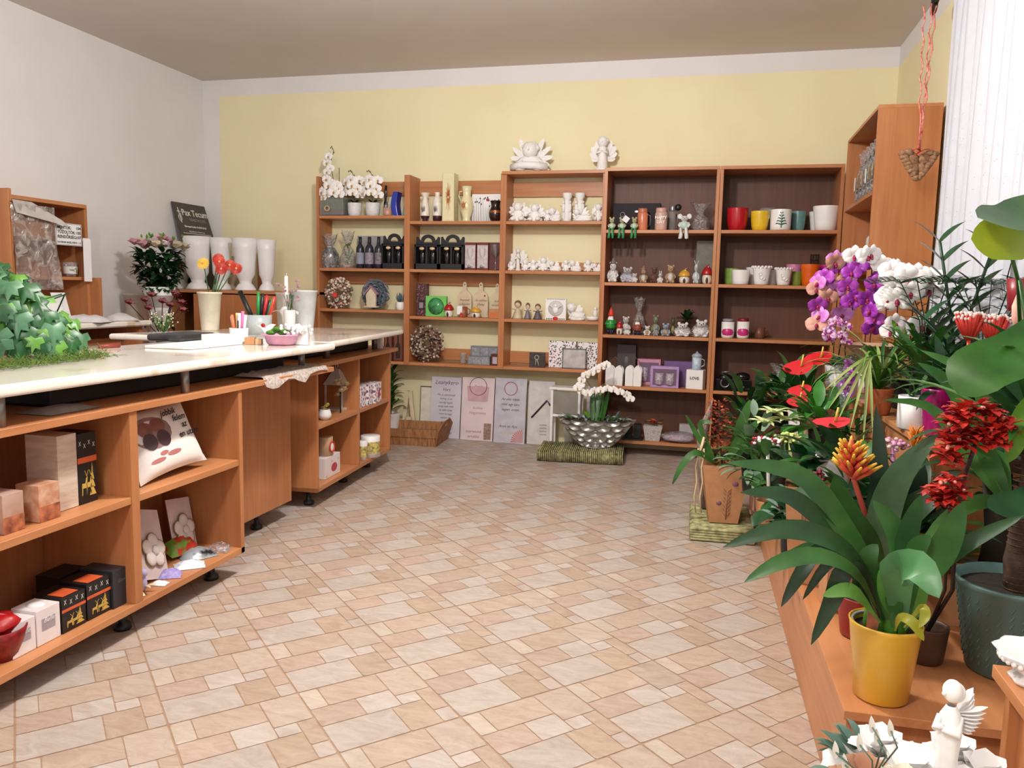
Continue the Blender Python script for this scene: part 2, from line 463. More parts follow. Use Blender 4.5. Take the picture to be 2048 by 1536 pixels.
SH12 = (0.641,1.038,1.436,1.838)
SH1 = (0.641,1.083,1.436,1.885)
SH45 = (0.10,0.534,0.941,1.353,1.761)
wall_unit('wall_shelf','leftmost beech wall shelving, open to the yellow wall, holding white orchids',-3.405,-2.563,6.45,0.641,2.245,SH1,False,((2.10,2.22),(1.33,1.43),(0.68,0.78)),False)
wall_unit('wall_shelf','beech wall shelving with vases on top and the pine cone wreath below',-2.563,-1.722,6.45,0.641,2.245,SH12,False,((2.10,2.22),(1.33,1.43),(0.68,0.78)),False)
wall_unit('wall_shelf','open beech wall shelving displaying white plaster cherubs',-1.722,-0.885,6.45,0.641,2.235,SH12,False,((2.08,2.20),(1.475,1.54),(0.68,0.78)),True,toplip=0.015)
wall_unit('standing_shelf','tall dark-backed shelving unit with gnomes, frogs and mug boxes',-0.883,-0.012,6.35,0.03,2.235,SH45,True)
wall_unit('standing_shelf','tall dark-backed shelving unit with coloured plant pots, beside the corner cabinet',-0.010,0.866,6.35,0.03,2.235,SH45,True)
# tall corner cabinet, side panel to the camera, open towards the left
u = thing('tall_cabinet','tall beech cabinet in the right corner with its side panel towards the room','cabinet',(0.87,5.20,0))
part(u,'side_panel',0,0,0,0.345,0.025,2.40,woodz); part(u,'side_panel',0,1.115,0,0.345,1.14,2.40,woodz)
part(u,'top_board',0,0,2.40,0.345,1.14,2.42,woody); part(u,'back_panel',0.33,0.025,0.02,0.345,1.115,2.40,woodz,0)
for z in (0.05,0.55,1.02,1.46,1.91): part(u,'shelf',0.004,0.025,z,0.33,1.115,z + TH,woody)

# counter A: open shelves towards the camera side of the room
cA = thing('shop_counter','long near beech counter with open shelves and a black underside gap','counter',(-2.01,1.2,0))
L1 = 3.11 - 1.2
part(cA,'bottom_board',-0.62,0,0.10,0,L1,0.126,woody)
part(cA,'top_board',-0.66,0,0.840,0.008,2.78,0.865,woody)
part(cA,'divider',-0.60,2.405 - 1.2,0.126,0,2.445 - 1.2,0.840,woodz)
part(cA,'end_panel',-0.60,3.083 - 1.2,0.10,0,L1,0.840,woodz)
part(cA,'end_panel',-0.60,0,0.126,0,0.03,0.840,woodz)
part(cA,'shelf',-0.40,0.03,0.502,-0.004,2.405 - 1.2,0.528,woody)
part(cA,'shelf',-0.40,2.445 - 1.2,0.502,-0.004,3.083 - 1.2,0.528,woody)
part(cA,'back_panel',-0.42,0.03,0.126,-0.405,L1,0.840,woodz,0)
part(cA,'closed_front_panel',-0.56,L1,0.10,-0.25,3.965 - 1.2,0.838,woodz)
def foot(parent,x,y,h=0.1):
    m = MB(); m.lathe([(0.030,0),(0.033,0.008),(0.030,0.022),(0.016,0.03),(0.016,h * 0.7),(0.024,h * 0.75),(0.024,h)],14,x,y,0,capt=True); return m.build('leg',black,parent)
for y in (0.4,1.25,1.80,2.52): foot(cA,-0.10 if y < 2 else -0.32,y);
for y in (0.4,1.25,1.80): foot(cA,-0.5,y)
for y in (0.7,1.56,2.62):
    m = MB(); m.lathe([(0.017,0),(0.017,0.095)],16,-0.03 if y < 2.5 else -0.10,y,0.865,capt=True); m.build('support_post',steel,cA)
marble = mat('cream_marble',(240,234,224),rough=0.12,c2=(214,196,170),scale=5,thr=(0.33,0.44),coat=0.3)
def slab_top(parent,pts,z0,z1,name='worktop'):
    m = MB(); m.prism(pts,z0,z1); o = m.build(name,marble,parent)
    md = o.modifiers.new('b','BEVEL'); md.width = 0.016; md.segments = 4; md.limit_method = 'ANGLE'
    for p in o.data.polygons: p.use_smooth = True
    return o
tA = MB(); tA.prism([(0,0),(0.79,0),(0.79,2.75),(0,2.75)],0,0.038)
o = tA.build('worktop',marble,None,(-2.765,1.2,0.960)); md = o.modifiers.new('b','BEVEL'); md.width = 0.014; md.segments = 4
tag(o,'cream marble-look worktop of the near counter','worktop')
# counter B, farther and slightly turned
angB = math.atan2(0.085,1.27)
cB = thing('shop_counter','far beech counter with four open shelf bays, near the wicker tray','counter',(-2.20,4.155,0),angB)
LB = 1.30
part(cB,'bottom_board',-0.5,0,0.10,0,LB,0.126,woody);
part(cB,'end_panel',-0.5,0,0.10,0,0.025,0.840,woodz); part(cB,'end_panel',-0.5,LB - 0.025,0.10,0,LB,0.840,woodz)
part(cB,'divider',-0.42,0.655,0.126,0,0.68,0.840,woodz); part(cB,'back_panel',-0.44,0.02,0.126,-0.425,LB - 0.02,0.840,woodz,0)
part(cB,'shelf',-0.42,0.025,0.470,-0.004,0.655,0.495,woody); part(cB,'shelf',-0.42,0.68,0.470,-0.004,LB - 0.025,0.495,woody)
m = MB(); m.prism([(0.045,-0.06),(0.045,LB + 0.03),(-0.55,LB + 0.03),(-0.55,-0.01),(-0.1,-0.06)],0.840,0.865); m.build('top_board',woody,cB)
for (x,y) in ((-0.10,0.10),(-0.12,0.68),(-0.14,1.16),(-0.42,0.10),(-0.42,1.16)): foot(cB,x,y)
for (x,y) in ((-0.06,0.28),(-0.06,1.12)):
    m = MB(); m.lathe([(0.02,0),(0.02,0.096)],16,x,y,0.865,capt=True); m.build('support_post',steel,cB)
m = MB(); m.prism([(-2.03,3.975),(-2.19,5.46),(-3.10,5.30),(-3.45,3.975)],0.964,0.999)
o = m.build('worktop',marble); md = o.modifiers.new('b','BEVEL'); md.width = 0.014; md.segments = 4
tag(o,'cream marble-look worktop of the far counter, its pointed end over the beech shelves','worktop')
# desk along the left wall with a hutch on it
dk = thing('back_desk','low beech desk with marble top against the white left wall','desk',(LW + 0.004,3.3,0))
part(dk,'desk_top',0,0,0.988,0.68,1.76,1.028,marble,0.01)
part(dk,'side_panel',0,1.69,0,0.62,1.72,0.988,woodz); part(dk,'side_panel',0,0.02,0,0.62,0.05,0.988,woodz)
part(dk,'shelf',0.01,0.05,0.62,0.55,1.69,0.645,woody); part(dk,'drawer_front',0.45,0.95,0.66,0.47,1.68,0.90,woody)
hu = thing('desk_hutch','beech hutch shelf standing on the back desk against the white wall','shelf',(LW + 0.004,3.9,1.028))
part(hu,'side_panel',0,0.25,0,0.38,0.275,0.84,woodz); part(hu,'side_panel',0,0.915,0,0.34,0.94,0.80,woodz)
part(hu,'side_panel',0,0.94,0,0.42,0.965,0.30,woodz)
part(hu,'top_board',0,0.275,0.78,0.36,0.915,0.805,woody); part(hu,'back_panel',0.0,0.275,0,0.012,0.915,0.78,woodz,0)
for z in (0.28,0.55): part(hu,'shelf',0.012,0.275,z,0.33,0.915,z + 0.022,woody)
# vase cabinet in the left back corner
vc = thing('vase_cabinet','beech cabinet under the row of white vases in the left back corner','cabinet',(-4.60,5.95,0))
part(vc,'top_board',0,0,1.225,1.22,0.72,1.25,woodx); part(vc,'side_panel',0.02,0.02,0,0.045,0.7,1.225,woodz); part(vc,'side_panel',1.175,0.02,0,1.20,0.7,1.225,woodz)
part(vc,'front_panel',0.30,0.01,0.05,1.175,0.03,1.215,woodz); part(vc,'back_panel',0.045,0.69,0,1.175,0.70,1.225,wooddark,0)
m = MB(); m.box(0,0,0,0.05,0.02,0.38); o = m.build('upright_board',woodz,None,(-4.05,6.55,1.251)); tag(o,'narrow beech board upright between the white vases on the vase cabinet','board')

# ---- stepped plant stand on the right
ps = thing('plant_stand','stepped beech plant stand along the window, lowest step in front','plant stand',(0.345,1.95,0),R(1.7))
LS = 3.15
part(ps,'front_board',0.012,0.03,0.0,0.034,LS,0.297,woody)
part(ps,'step',0,0,0.297,0.80,LS,0.320,woody)
part(ps,'end_panel',0.034,0.03,0,0.78,0.055,0.297,woodz)
part(ps,'riser',0.22,1.45,0.320,0.24,LS,0.545,woody); part(ps,'step',0.20,1.42,0.545,0.42,LS,0.567,woody)
part(ps,'riser',0.42,1.0,0.320,0.44,LS,0.79,woody); part(ps,'step',0.40,0.97,0.79,0.80,LS,0.812,woody)
part(ps,'end_panel',0.44,1.0,0.320,0.78,1.022,0.79,woodz)
# small stand in front of it
st2 = thing('display_table','corner of a small beech display table at the lower right, under the white bowl','table',(0.554,1.05,0))
part(st2,'table_top',0,0,0.575,0.62,0.613,0.60,woody); part(st2,'side_panel',0.02,0.57,0,0.60,0.595,0.575,woodz); part(st2,'side_panel',0.04,0.02,0,0.06,0.57,0.575,woodz)
part(st2,'side_panel',0.04,0.02,0,0.60,0.045,0.575,woodz)

# curtain on the right
cu = MB(); nY = 260; rows = 14
y0,y1 = -1.2,4.83
vs = []; fs = []
for i in range(nY + 1):
    y = y0 + (y1 - y0) * i / nY
    for j in range(rows + 1):
        z = 0.86 + (3.02 - 0.86) * j / rows
        a = 0.016 + 0.012 * (1 - j / rows)
        x = 1.14 + a * math.sin(y * 46 + 0.8 * math.sin(y * 7)) + 0.008 * math.sin(y * 17 + j * .3) + (0.0)
        yy = y + (0.06 * (1 - j / rows) if i == nY else 0)
        vs.append((x,yy,z))
for i in range(nY):
    for j in range(rows): a = i * (rows + 1) + j; fs.append((a,a + 1,a + rows + 2,a + rows + 1))
cu.add(vs,fs,True)
sp = cu
for k in range(380):
    y = rnd.uniform(1.6,4.7); z = rnd.uniform(1.5,2.2); x = 1.11 - 0.003
    cu.ball((x + 0.012 * math.sin(y * 46),y,z),0.0022,5,4,mi=1)
curt = mat('sheer_curtain',(200,203,212),rough=0.8,var=0.02); curt.node_tree.nodes['Principled BSDF'].inputs['Emission Color'].default_value = (.85,.88,1,1)
curt.node_tree.nodes['Principled BSDF'].inputs['Emission Strength'].default_value = 0.0
o = cu.build('curtain',[curt,mat('sequin',(255,255,255),rough=0.15,metal=0.4)]); tag(o,'white sheer curtain with tiny sequins over the shop window','curtain')
ir = mat('wrought_iron',(52,46,42),rough=0.5,metal=0.5)
rod = thing('curtain_rod','dark wrought iron curtain rod with curled finial above the curtain','curtain rod',(1.10,4.95,2.93))
m = MB(); m.tube([(0,0.1,0),(0,-6.0,0)],0.011,10); m.build('pole',ir,rod)
m = MB(); pts = []
for k in range(15): a = k / 14 * R(300); pts.append((0,0.16 + 0.05 * math.cos(a + R(180)) * (1 - k / 30),0.0 + 0.055 * math.sin(a + R(180)) * (1 - k / 30)))
m.tube([(0,0.1,0)] + pts,[0.014] + [0.013 - 0.0004 * k for k in range(15)],8); m.ball((0,pts[-1][1],pts[-1][2]),0.018); m.build('finial',ir,rod)
m = MB(); m.tube([(0,-0.05,0),(0.05,-0.05,0.03),(0.135,-0.05,0.03)],0.009,8); m.torus((0,-0.05,0),0.02,0.006,'y'); m.build('bracket',ir,rod)

# ================================================================== camera, light
cam = bpy.data.cameras.new('camera'); cam.sensor_width = 36; cam.lens = FOC / 2048 * 36; cam.clip_start = 0.02
co = bpy.data.objects.new('camera',cam); COL.objects.link(co); sc.camera = co
Rm = CM; mw = Matrix((( Rm[0][0],-Rm[1][0],-Rm[2][0]),(Rm[0][1],-Rm[1][1],-Rm[2][1]),(Rm[0][2],-Rm[1][2],-Rm[2][2]))).to_4x4()
co.matrix_world = Matrix.Translation((0,0,H)) @ mw
def area(name,loc,size,power,col=(1,0.96,0.9),rot=(0,0,0),shape='DISK'):
    l = bpy.data.lights.new(name,'AREA'); l.shape = shape; l.size = size; l.energy = power; l.color = col
    o = bpy.data.objects.new(name,l); COL.objects.link(o); o.location = loc; o.rotation_euler = rot; return o
def bulb(loc,rad,power,col=(1,.975,.94)):
    l = bpy.data.lights.new('ceiling_lamp','POINT'); l.shadow_soft_size = rad; l.energy = power; l.color = col
    o = bpy.data.objects.new('ceiling_lamp',l); COL.objects.link(o); o.location = loc; return o
bulb((-1.05,3.1,2.78),0.10,205)
bulb((-1.0,-0.1,2.75),0.15,150)
wd = bpy.data.worlds.new('world'); sc.world = wd; wd.use_nodes = True
wd.node_tree.nodes['Background'].inputs[0].default_value = (.9,.92,1,1); wd.node_tree.nodes['Background'].inputs[1].default_value = 0.05
sc.view_settings.view_transform = 'AgX' if False else 'Standard'
sc.view_settings.exposure = 0.0
sc.cycles.max_bounces = 8; sc.cycles.diffuse_bounces = 5; sc.cycles.transparent_max_bounces = 24
sc.cycles.sample_clamp_indirect = 6; sc.cycles.use_denoising = True

# ================================================================== item builders (local origin = middle of the base, facing -y)
def PX(px,Y,z):
    u = (px - 1024) / FOC; dz = z - H
    return (u * (CM[2][1] * Y + CM[2][2] * dz) - (CM[0][1] * Y + CM[0][2] * dz)) / (CM[0][0] - u * CM[2][0])


def fit(p0,p1,yt,Y,z):
    """pixel span of the photo -> x centre, width, height of the thing standing at depth Y on height z"""
    a,b_ = PX(p0,Y,z),PX(p1,Y,z)
    return (a + b_) / 2,b_ - a,onY((p0 + p1) / 2,yt,Y).z - z


def ease(o,w=0.002,seg=2):
    md = o.modifiers.new('b','BEVEL'); md.width = w; md.segments = seg; md.limit_method = 'ANGLE'; return o


def cherub(loc,h,w,label,rz=0,pose='sit',name='cherub_figurine',group='white plaster cherubs'):
    t = thing(name,label,'figurine',loc,rz,group)
    h *= 1.06; w *= 1.12; s = h; r = w / 2; m = MB()
    if pose == 'sit':
        m.ball((0,0,.36 * s),(.33 * w,.2 * s,.28 * s)); m.ball((-.22 * w,-.14 * s,.13 * s),(.17 * w,.24 * s,.13 * s)); m.ball((.22 * w,-.14 * s,.15 * s),(.17 * w,.24 * s,.14 * s))
        m.ball((0,.03 * s,.1 * s),(.5 * w,.22 * s,.14 * s),jit=.12)
        m.tube([(-.2 * w,0,.5 * s),(-.34 * w,-.1 * s,.36 * s),(-.16 * w,-.2 * s,.38 * s)],[.09 * s,.08 * s,.06 * s]); m.tube([(.2 * w,0,.5 * s),(.32 * w,-.1 * s,.3 * s),(.2 * w,-.2 * s,.2 * s)],[.09 * s,.08 * s,.06 * s])
        hz = .78
    elif pose == 'lie':
        m.tube([(-.3 * w,0,.30 * s),(0,0,.24 * s),(.22 * w,0,.30 * s),(.42 * w,.02 * s,.12 * s)],[.22 * s,.28 * s,.26 * s,.16 * s]); m.ball((0,.02 * s,.1 * s),(.5 * w,.28 * s,.14 * s),jit=.12)
        m.tube([(-.3 * w,-.1 * s,.3 * s),(-.38 * w,-.2 * s,.1 * s)],[.07 * s,.05 * s]); m.tube([(.3 * w,-.1 * s,.26 * s),(.44 * w,-.16 * s,.42 * s)],[.08 * s,.05 * s])
        hz = .72
    else:
        m.lathe([(.42 * w,0),(.44 * w,.05 * s),(.3 * w,.1 * s),(.26 * w,.35 * s),(.22 * w,.55 * s),(.24 * w,.66 * s),(.1 * w,.74 * s)],14,flute=7,famp=.05); m.tube([(-.22 * w,0,.64 * s),(-.3 * w,-.1 * s,.5 * s),(0,-.18 * w,.58 * s)],.045 * s); m.tube([(.22 * w,0,.64 * s),(.3 * w,-.1 * s,.5 * s),(0,-.18 * w,.58 * s)],.045 * s)
        hz = .84
    m.build('body',plaster,t)
    hx = -.3 * w if pose == 'lie' else 0
    m = MB(); hr = min(.24 * s,.30 * w); m.ball((hx,-.03 * s,hz * s),(hr,hr,hr * 1.08)); m.ball((hx,-.03 * s - hr,hz * s - hr * .1),(hr * .13,hr * .2,hr * .16),6,4)
    for k in range(14):
        a = k * 2.4; e = .25 + k / 14 * .9; m.ball((hx + hr * .9 * math.cos(a) * math.cos(e),-.03 * s + abs(math.sin(a)) * hr * .75 * math.cos(e),hz * s + hr * math.sin(e) * .9),hr * .36,6,4)
    m.build('head',plaster,t)
    for sx in (-1,1):
        m = MB()
        for k in range(4):
            L_ = (.62 - .07 * k) * max(w,.8 * h) * (.75 if pose == 'lie' else 1); an = R(68 - k * 27); o_ = Vector((hx * .4 + sx * .08 * w,.12 * s,.44 * s)); d_ = Vector((sx * math.cos(an),.12,math.sin(an)))
            blade(m,[o_,o_ + d_ * L_ * .55,o_ + d_ * L_],.22 * s,face=(0,-1,.1),prof='leaf',n=5,fold=.1)
        m.build('wing',plaster,t)
    return t


def pot_mesh(rt,rb,h,wall=.006,bulge=0.0,lip=0.0,seg=28,flute=0,famp=0):
    m = MB(); rm = (rt + rb) / 2 + bulge
    prof = [(rb * .9,0),(rb,.004),(rb + (rm - rb) * .55 + bulge * .3,h * .25),(rm,h * .5),(rm + (rt - rm) * .6,h * .8),(rt + lip,h * .97),(rt + lip * .6,h),(rt - wall,h),(rt - wall,h * .9),(rm - wall,h * .5),(rb - wall,.02 * 1),(0.0001,.02)]
    m.lathe(prof,seg,flute=flute,famp=famp); return m


def plain_pot(loc,rt,rb,h,m_,label,name='plant_pot',bulge=0.0,lip=0.0,group=None,**k):
    o = pot_mesh(rt,rb,h,bulge=bulge,lip=lip,**k).build(name,m_,None,loc); return tag(o,label,'pot',group)


def orchid_bloom(m,c,sz,az,mi=0,mil=1,tilt=0.0):
    """five tepals and a lip, facing direction az"""
    c = Vector(c); f = Vector((math.cos(az),math.sin(az),tilt)).normalized(); sd = Vector((-math.sin(az),math.cos(az),0)); up = f.cross(sd); up = up if up.z > 0 else -up
    for (ang,l,w_) in ((90,.5,.38),(210,.48,.36),(330,.48,.36),(12,.55,.62),(168,.55,.62)):
        a = R(ang); d = sd * math.cos(a) + up * math.sin(a); pr = sd * -math.sin(a) + up * math.cos(a); vs = []
        n = 6
        vs.append(tuple(c))
        for k in range(n + 1):
            t = k / n;
            ww = math.sin(math.pi * (0.12 + .88 * t)) ** .6 if t < 1 else 0.05
            for q in (-1,0,1):
                vs.append(tuple(c + d * sz * l * (.08 + .92 * t) + pr * sz * w_ * .5 * ww * q + f * sz * (.05 + .10 * math.sin(t * 2.4) - .06 * abs(q))))
        fs = [(0,1,2),(0,2,3)]
        for k in range(n):
            b0 = 1 + k * 3; fs += [(b0,b0 + 1,b0 + 4,b0 + 3),(b0 + 1,b0 + 2,b0 + 5,b0 + 4)]
        m.add(vs,fs,True,mi)
    m.ball(tuple(c + f * sz * .12 - up * sz * .08),(sz * .09,sz * .09,sz * .12),7,5,mi=mil); m.ball(tuple(c + f * sz * .2 - up * sz * .16),sz * .06,6,4,mi=mil)


orchlip = mat('orchid_lip',(196,150,70),rough=0.5)
orchlipd = mat('orchid_lip_dark',(150,20,70),rough=0.5)


def white_orchid(loc,w,h,hp,label,potm=white,group=None):
    """artificial orchid: pot of height hp, total height h"""
    t = thing('potted_orchid',label,'orchid',loc,0,group)
    rp = w * .42
    pot_mesh(rp,rp * .82,hp,bulge=.004).build('pot',potm,t)
    m = MB(); m.lathe([(0.0001,hp * .86),(rp * .9,hp * .86)],16,capb=False); m.build('soil',soil,t)
    m = MB()
    for k,a in enumerate((20,160,250,330)): m.leaf((0,0,hp * .88),R(a),.7,h * .26,.035,droop=1.3)
    m.build('leaves',green2,t)
    m = MB(); pts = [(0,0,hp * .8),(-.01,0,h * .5),(.01,-.01,h * .8),(-.015,-.015,h * .97),(-.03,-.02,h)]; m.tube(pts,.0022,6)
    m.build('stem',green2,t)
    m = MB();
    for p in ((-.03,-.02,h),(-.018,-.02,h * .975),(-.045,-.02,h * .985),(0,-.01,h * .9)): m.ball(p,(.006,.006,.008),7,5)
    m.build('buds',mat('bud_brown',(96,88,50),rough=.6),t)
    spots = [(-.3,.62),(.32,.60),(-.42,.50),(.1,.50),(.38,.78),(-.1,.80),(-.34,.74),(.05,.66),(.42,.46)]
    for i,(a,b_) in enumerate(spots):
        m = MB(); orchid_bloom(m,(a * w,-.03 - .012 * (i % 4),h * b_),.092,R(-90 + a * 70),tilt=.15); m.build('blossom',[whitef,orchlip],t)
    return t


def wreath(loc,Rr,th,mats,label,kind='cone',name='wreath',seedk=1,extra=None):
    q = random.Random(seedk)
    t = thing(name,label,'wreath',loc,0)
    m = MB(); m.torus((0,0,Rr),Rr - th * .52,th * .27,'y',30,8); m.build('ring',mats[0],t)
    m = MB()
    n = 330 if kind != 'lav' else 420
    for k in range(n):
        a = q.uniform(0,2 * math.pi); b_ = q.uniform(-1.2,math.pi + 1.2)
        rr = Rr - th * .52 + th * .46 * math.cos(b_) * q.uniform(.8,1.08); y = -abs(th * .34 * math.sin(b_)) - .004
        c = (rr * math.cos(a),y,Rr + rr * math.sin(a))
        if kind == 'lav':
            ta = a + 1.9 + q.uniform(-.5,.5); d = Vector((math.cos(ta),q.uniform(-.5,.1),math.sin(ta)))
            p = Vector(c); l = q.uniform(.03,.05); m.tube([p,p + d * l * .6,p + d * l],[.002,.0048,.0012],5,mi=q.choice((0,0,1)))
        else:
            s_ = q.uniform(.008,.016)
            kk = q.choice(range(len(mats) - 1))
            if kind == 'shell' and q.random() < .7: m.ball(c,(s_ * 1.0,s_ * .5,s_ * .8),8,5,mi=kk,jit=.12)
            elif q.random() < .4:
                az = q.uniform(0,6.3); m.leaf(c,az,q.uniform(-.6,.9),s_ * 2.4,s_ * 2.0,droop=.8,shape='round',n=4,mi=kk)
            else: m.ball(c,(s_ * .8,s_ * .8,s_ * .8),7,5,mi=kk,jit=.15)
    o = m.build('decoration',mats[1:],t); o['kind'] = 'stuff'
    return t


def bottle_mesh(h,r,neck=.3,rn=.32,seg=18):
    m = MB(); m.lathe([(r * .9,0),(r,.006),(r,h * (1 - neck) * .86),(r * .9,h * (1 - neck) * .97),(r * rn * 1.2,h * (1 - neck) * 1.12),(r * rn,h * .82),(r * rn,h * .97),(r * rn * 1.15,h * .975),(r * rn * 1.15,h)],seg,capt=True); return m


def gift_bottle(loc,h,r,label,mb_,ml,mc,group=None):
    t = thing('wine_bottle',label,'bottle',loc,0,group)
    bottle_mesh(h,r).build('glass_body',mb_,t)
    m = MB(); m.lathe([(r * 1.015,h * .14),(r * 1.015,h * .5)],18,capb=False); m.build('label_sleeve',ml,t)
    m = MB(); m.lathe([(r * .36,h * .80),(r * .40,h * .81),(r * .40,h * 1.005)],14,capt=True); m.build('cap',mc,t)
    return t


def wine_carrier(loc,w,h,label,group='black bottle carriers'):
    t = thing('bottle_carrier',label,'gift box',loc,0,group)
    d = .09; cb = mat('carrier_black',(24,25,30),rough=.55); z1 = h * .70
    m = MB(); m.box(-w / 2,-d / 2,0,w / 2,d / 2,.16 * h); m.box(-w / 2,-d / 2,0,-w / 2 + .012,d / 2,z1); m.box(w / 2 - .012,-d / 2,0,w / 2,d / 2,z1)
    m.box(-w / 2,d / 2 - .004,0,w / 2,d / 2,z1); m.box(-w * .04,-d / 2 + .004,.1 * h,w * .04,-d / 2 + .02,z1 * .98); m.box(-w / 2,-d / 2,z1 * .92,w / 2,-d / 2 + .004,z1 + .004); m.box(-w / 2,-d / 2,z1 - .004,w / 2,d / 2,z1)
    m.build('box',cb,t)
    m = MB(); n = 10; pts = [(-w * .5,z1),(-w * .5,h * .92),(-w * .42,h * .94),(-w * .36,h * .86)]
    for k in range(n + 1): a = math.pi * (1 - k / n); pts.append((w * .30 * math.cos(a),h * .84 + h * .16 * math.sin(a)))
    pts += [(w * .36,h * .86),(w * .42,h * .94),(w * .5,h * .92),(w * .5,z1)]
    inn = [(w * .17 * math.cos(math.pi * k / n),h * .78 + h * .12 * math.sin(math.pi * k / n)) for k in range(n + 1)]
    # handle plate with an arched finger hole
    L_ = pts[:]; hole = inn[::-1]
    m.slab([(-w * .5,z1),(w * .5,z1),(w * .5,h * .775),(-w * .5,h * .775)],-.003,.003)
    m.slab([p for p in pts[1:4]] + [(-w * .17,h * .775),(-w * .5,h * .775)],-.003,.003)
    m.slab([(w * .5,h * .775),(w * .17,h * .775)] + [p for p in pts[-4:-1]],-.003,.003)
    arc = pts[4:-4]
    for k in range(n): m.slab([arc[k],arc[k + 1],hole[k + 1],hole[k]],-.003,.003)
    m.build('handle',cb,t)
    for sx in (-1,1):
        b_ = bottle_mesh(z1 * .96,w * .15,rn=.4).build('bottle',mat('wine_dark',(20,16,20),rough=.12),t,(sx * w * .22,0,.01))
        m = MB(); m.ball((0,-.028,z1 * .80),(w * .115,.014,h * .05)); m.build('gold_capsule',mat('gold_cap',(236,206,166),rough=.25,metal=.15),b_)
    return t


def boxx(loc,w,d,h,label,m_,name='gift_box',rz=0,group=None,cat='box',art=None):
    t = thing(name,label,cat,loc,rz,group)
    m = MB(); m.box(-w / 2,-d / 2,0,w / 2,d / 2,h); ease(m.build('carton',m_,t),.0015)
    if art: art(t,w,d,h)
    return t


def print_patch(t,x0,z0,x1,z1,y,m_,name='printed_panel',th=.0008):
    m = MB(); m.box(x0,y - th,z0,x1,y,z1); return m.build(name,m_,t)


def mushroom_house(loc,w,h,cap,label,door='door'):
    t = thing('mushroom_house',label,'figurine',loc)
    m = MB(); m.lathe([(w * .34,0),(w * .42,h * .12),(w * .43,h * .3),(w * .36,h * .5),(w * .3,h * .56)],18,capt=True); m.build('house_body',mat('cream_ceramic',(232,222,204),rough=.35),t)
    m = MB(); m.lathe([(w * .5,h * .46),(w * .52,h * .5),(w * .42,h * .68),(w * .22,h * .84),(.001,h * .92)],20); m.tube([(0,0,h * .88),(w * .1,0,h * .96),(w * .2,0,h * .99)],[.05 * w,.04 * w,.03 * w],7); m.build('roof',cap,t)
    m = MB()
    for (a,e) in ((-90,.62),(-50,.74),(-130,.72),(-70,.84),(-20,.6)):
        rr = w * .5 * (1 - (e - .5) * 1.7) * .9; m.ball((rr * math.cos(R(a)),rr * math.sin(R(a)),h * e),(w * .07,w * .05,w * .06),8,5)
    m.build('roof_dots',white,t)
    m = MB(); m.ball((0,-w * .40,h * .18),(w * .12,w * .05,h * .17),10,6); m.build('doorway',mat('dark_brown',(52,34,26)),t)
    return t


def gnome(loc,w,h,hat,coat,label):
    t = thing('garden_gnome',label,'figurine',loc)
    m = MB(); m.lathe([(w * .34,h * .2),(w * .46,h * .26),(w * .36,h * .45),(w * .26,h * .58)],14,capt=True); m.tube([(-w * .3,0,h * .52),(-w * .42,-w * .1,h * .38),(-w * .1,-w * .35,h * .38)],w * .09); m.tube([(w * .3,0,h * .52),(w * .42,-w * .1,h * .38),(w * .1,-w * .35,h * .38)],w * .09); m.build('coat',coat,t)
    m = MB(); m.ball((-w * .18,-w * .06,h * .1),(w * .16,w * .24,h * .1)); m.ball((w * .18,-w * .06,h * .1),(w * .16,w * .24,h * .1)); m.box(-w * .3,-w * .15,h * .08,w * .3,w * .15,h * .24); m.build('trousers',mat('navy',(26,34,66),rough=.4),t)
    m = MB(); m.ball((0,0,h * .64),(w * .24,w * .24,h * .1)); m.ball((0,-w * .24,h * .64),w * .07,6,4); m.build('face',mat('skin_paint',(232,190,164),rough=.45),t)
    m = MB(); m.ball((0,-w * .16,h * .55),(w * .25,w * .14,h * .13),jit=.1); m.build('beard',white,t)
    m = MB(); m.lathe([(w * .3,h * .68),(w * .26,h * .76),(w * .14,h * .9),(.001,h)],14); m.build('hat',hat,t)
    return t


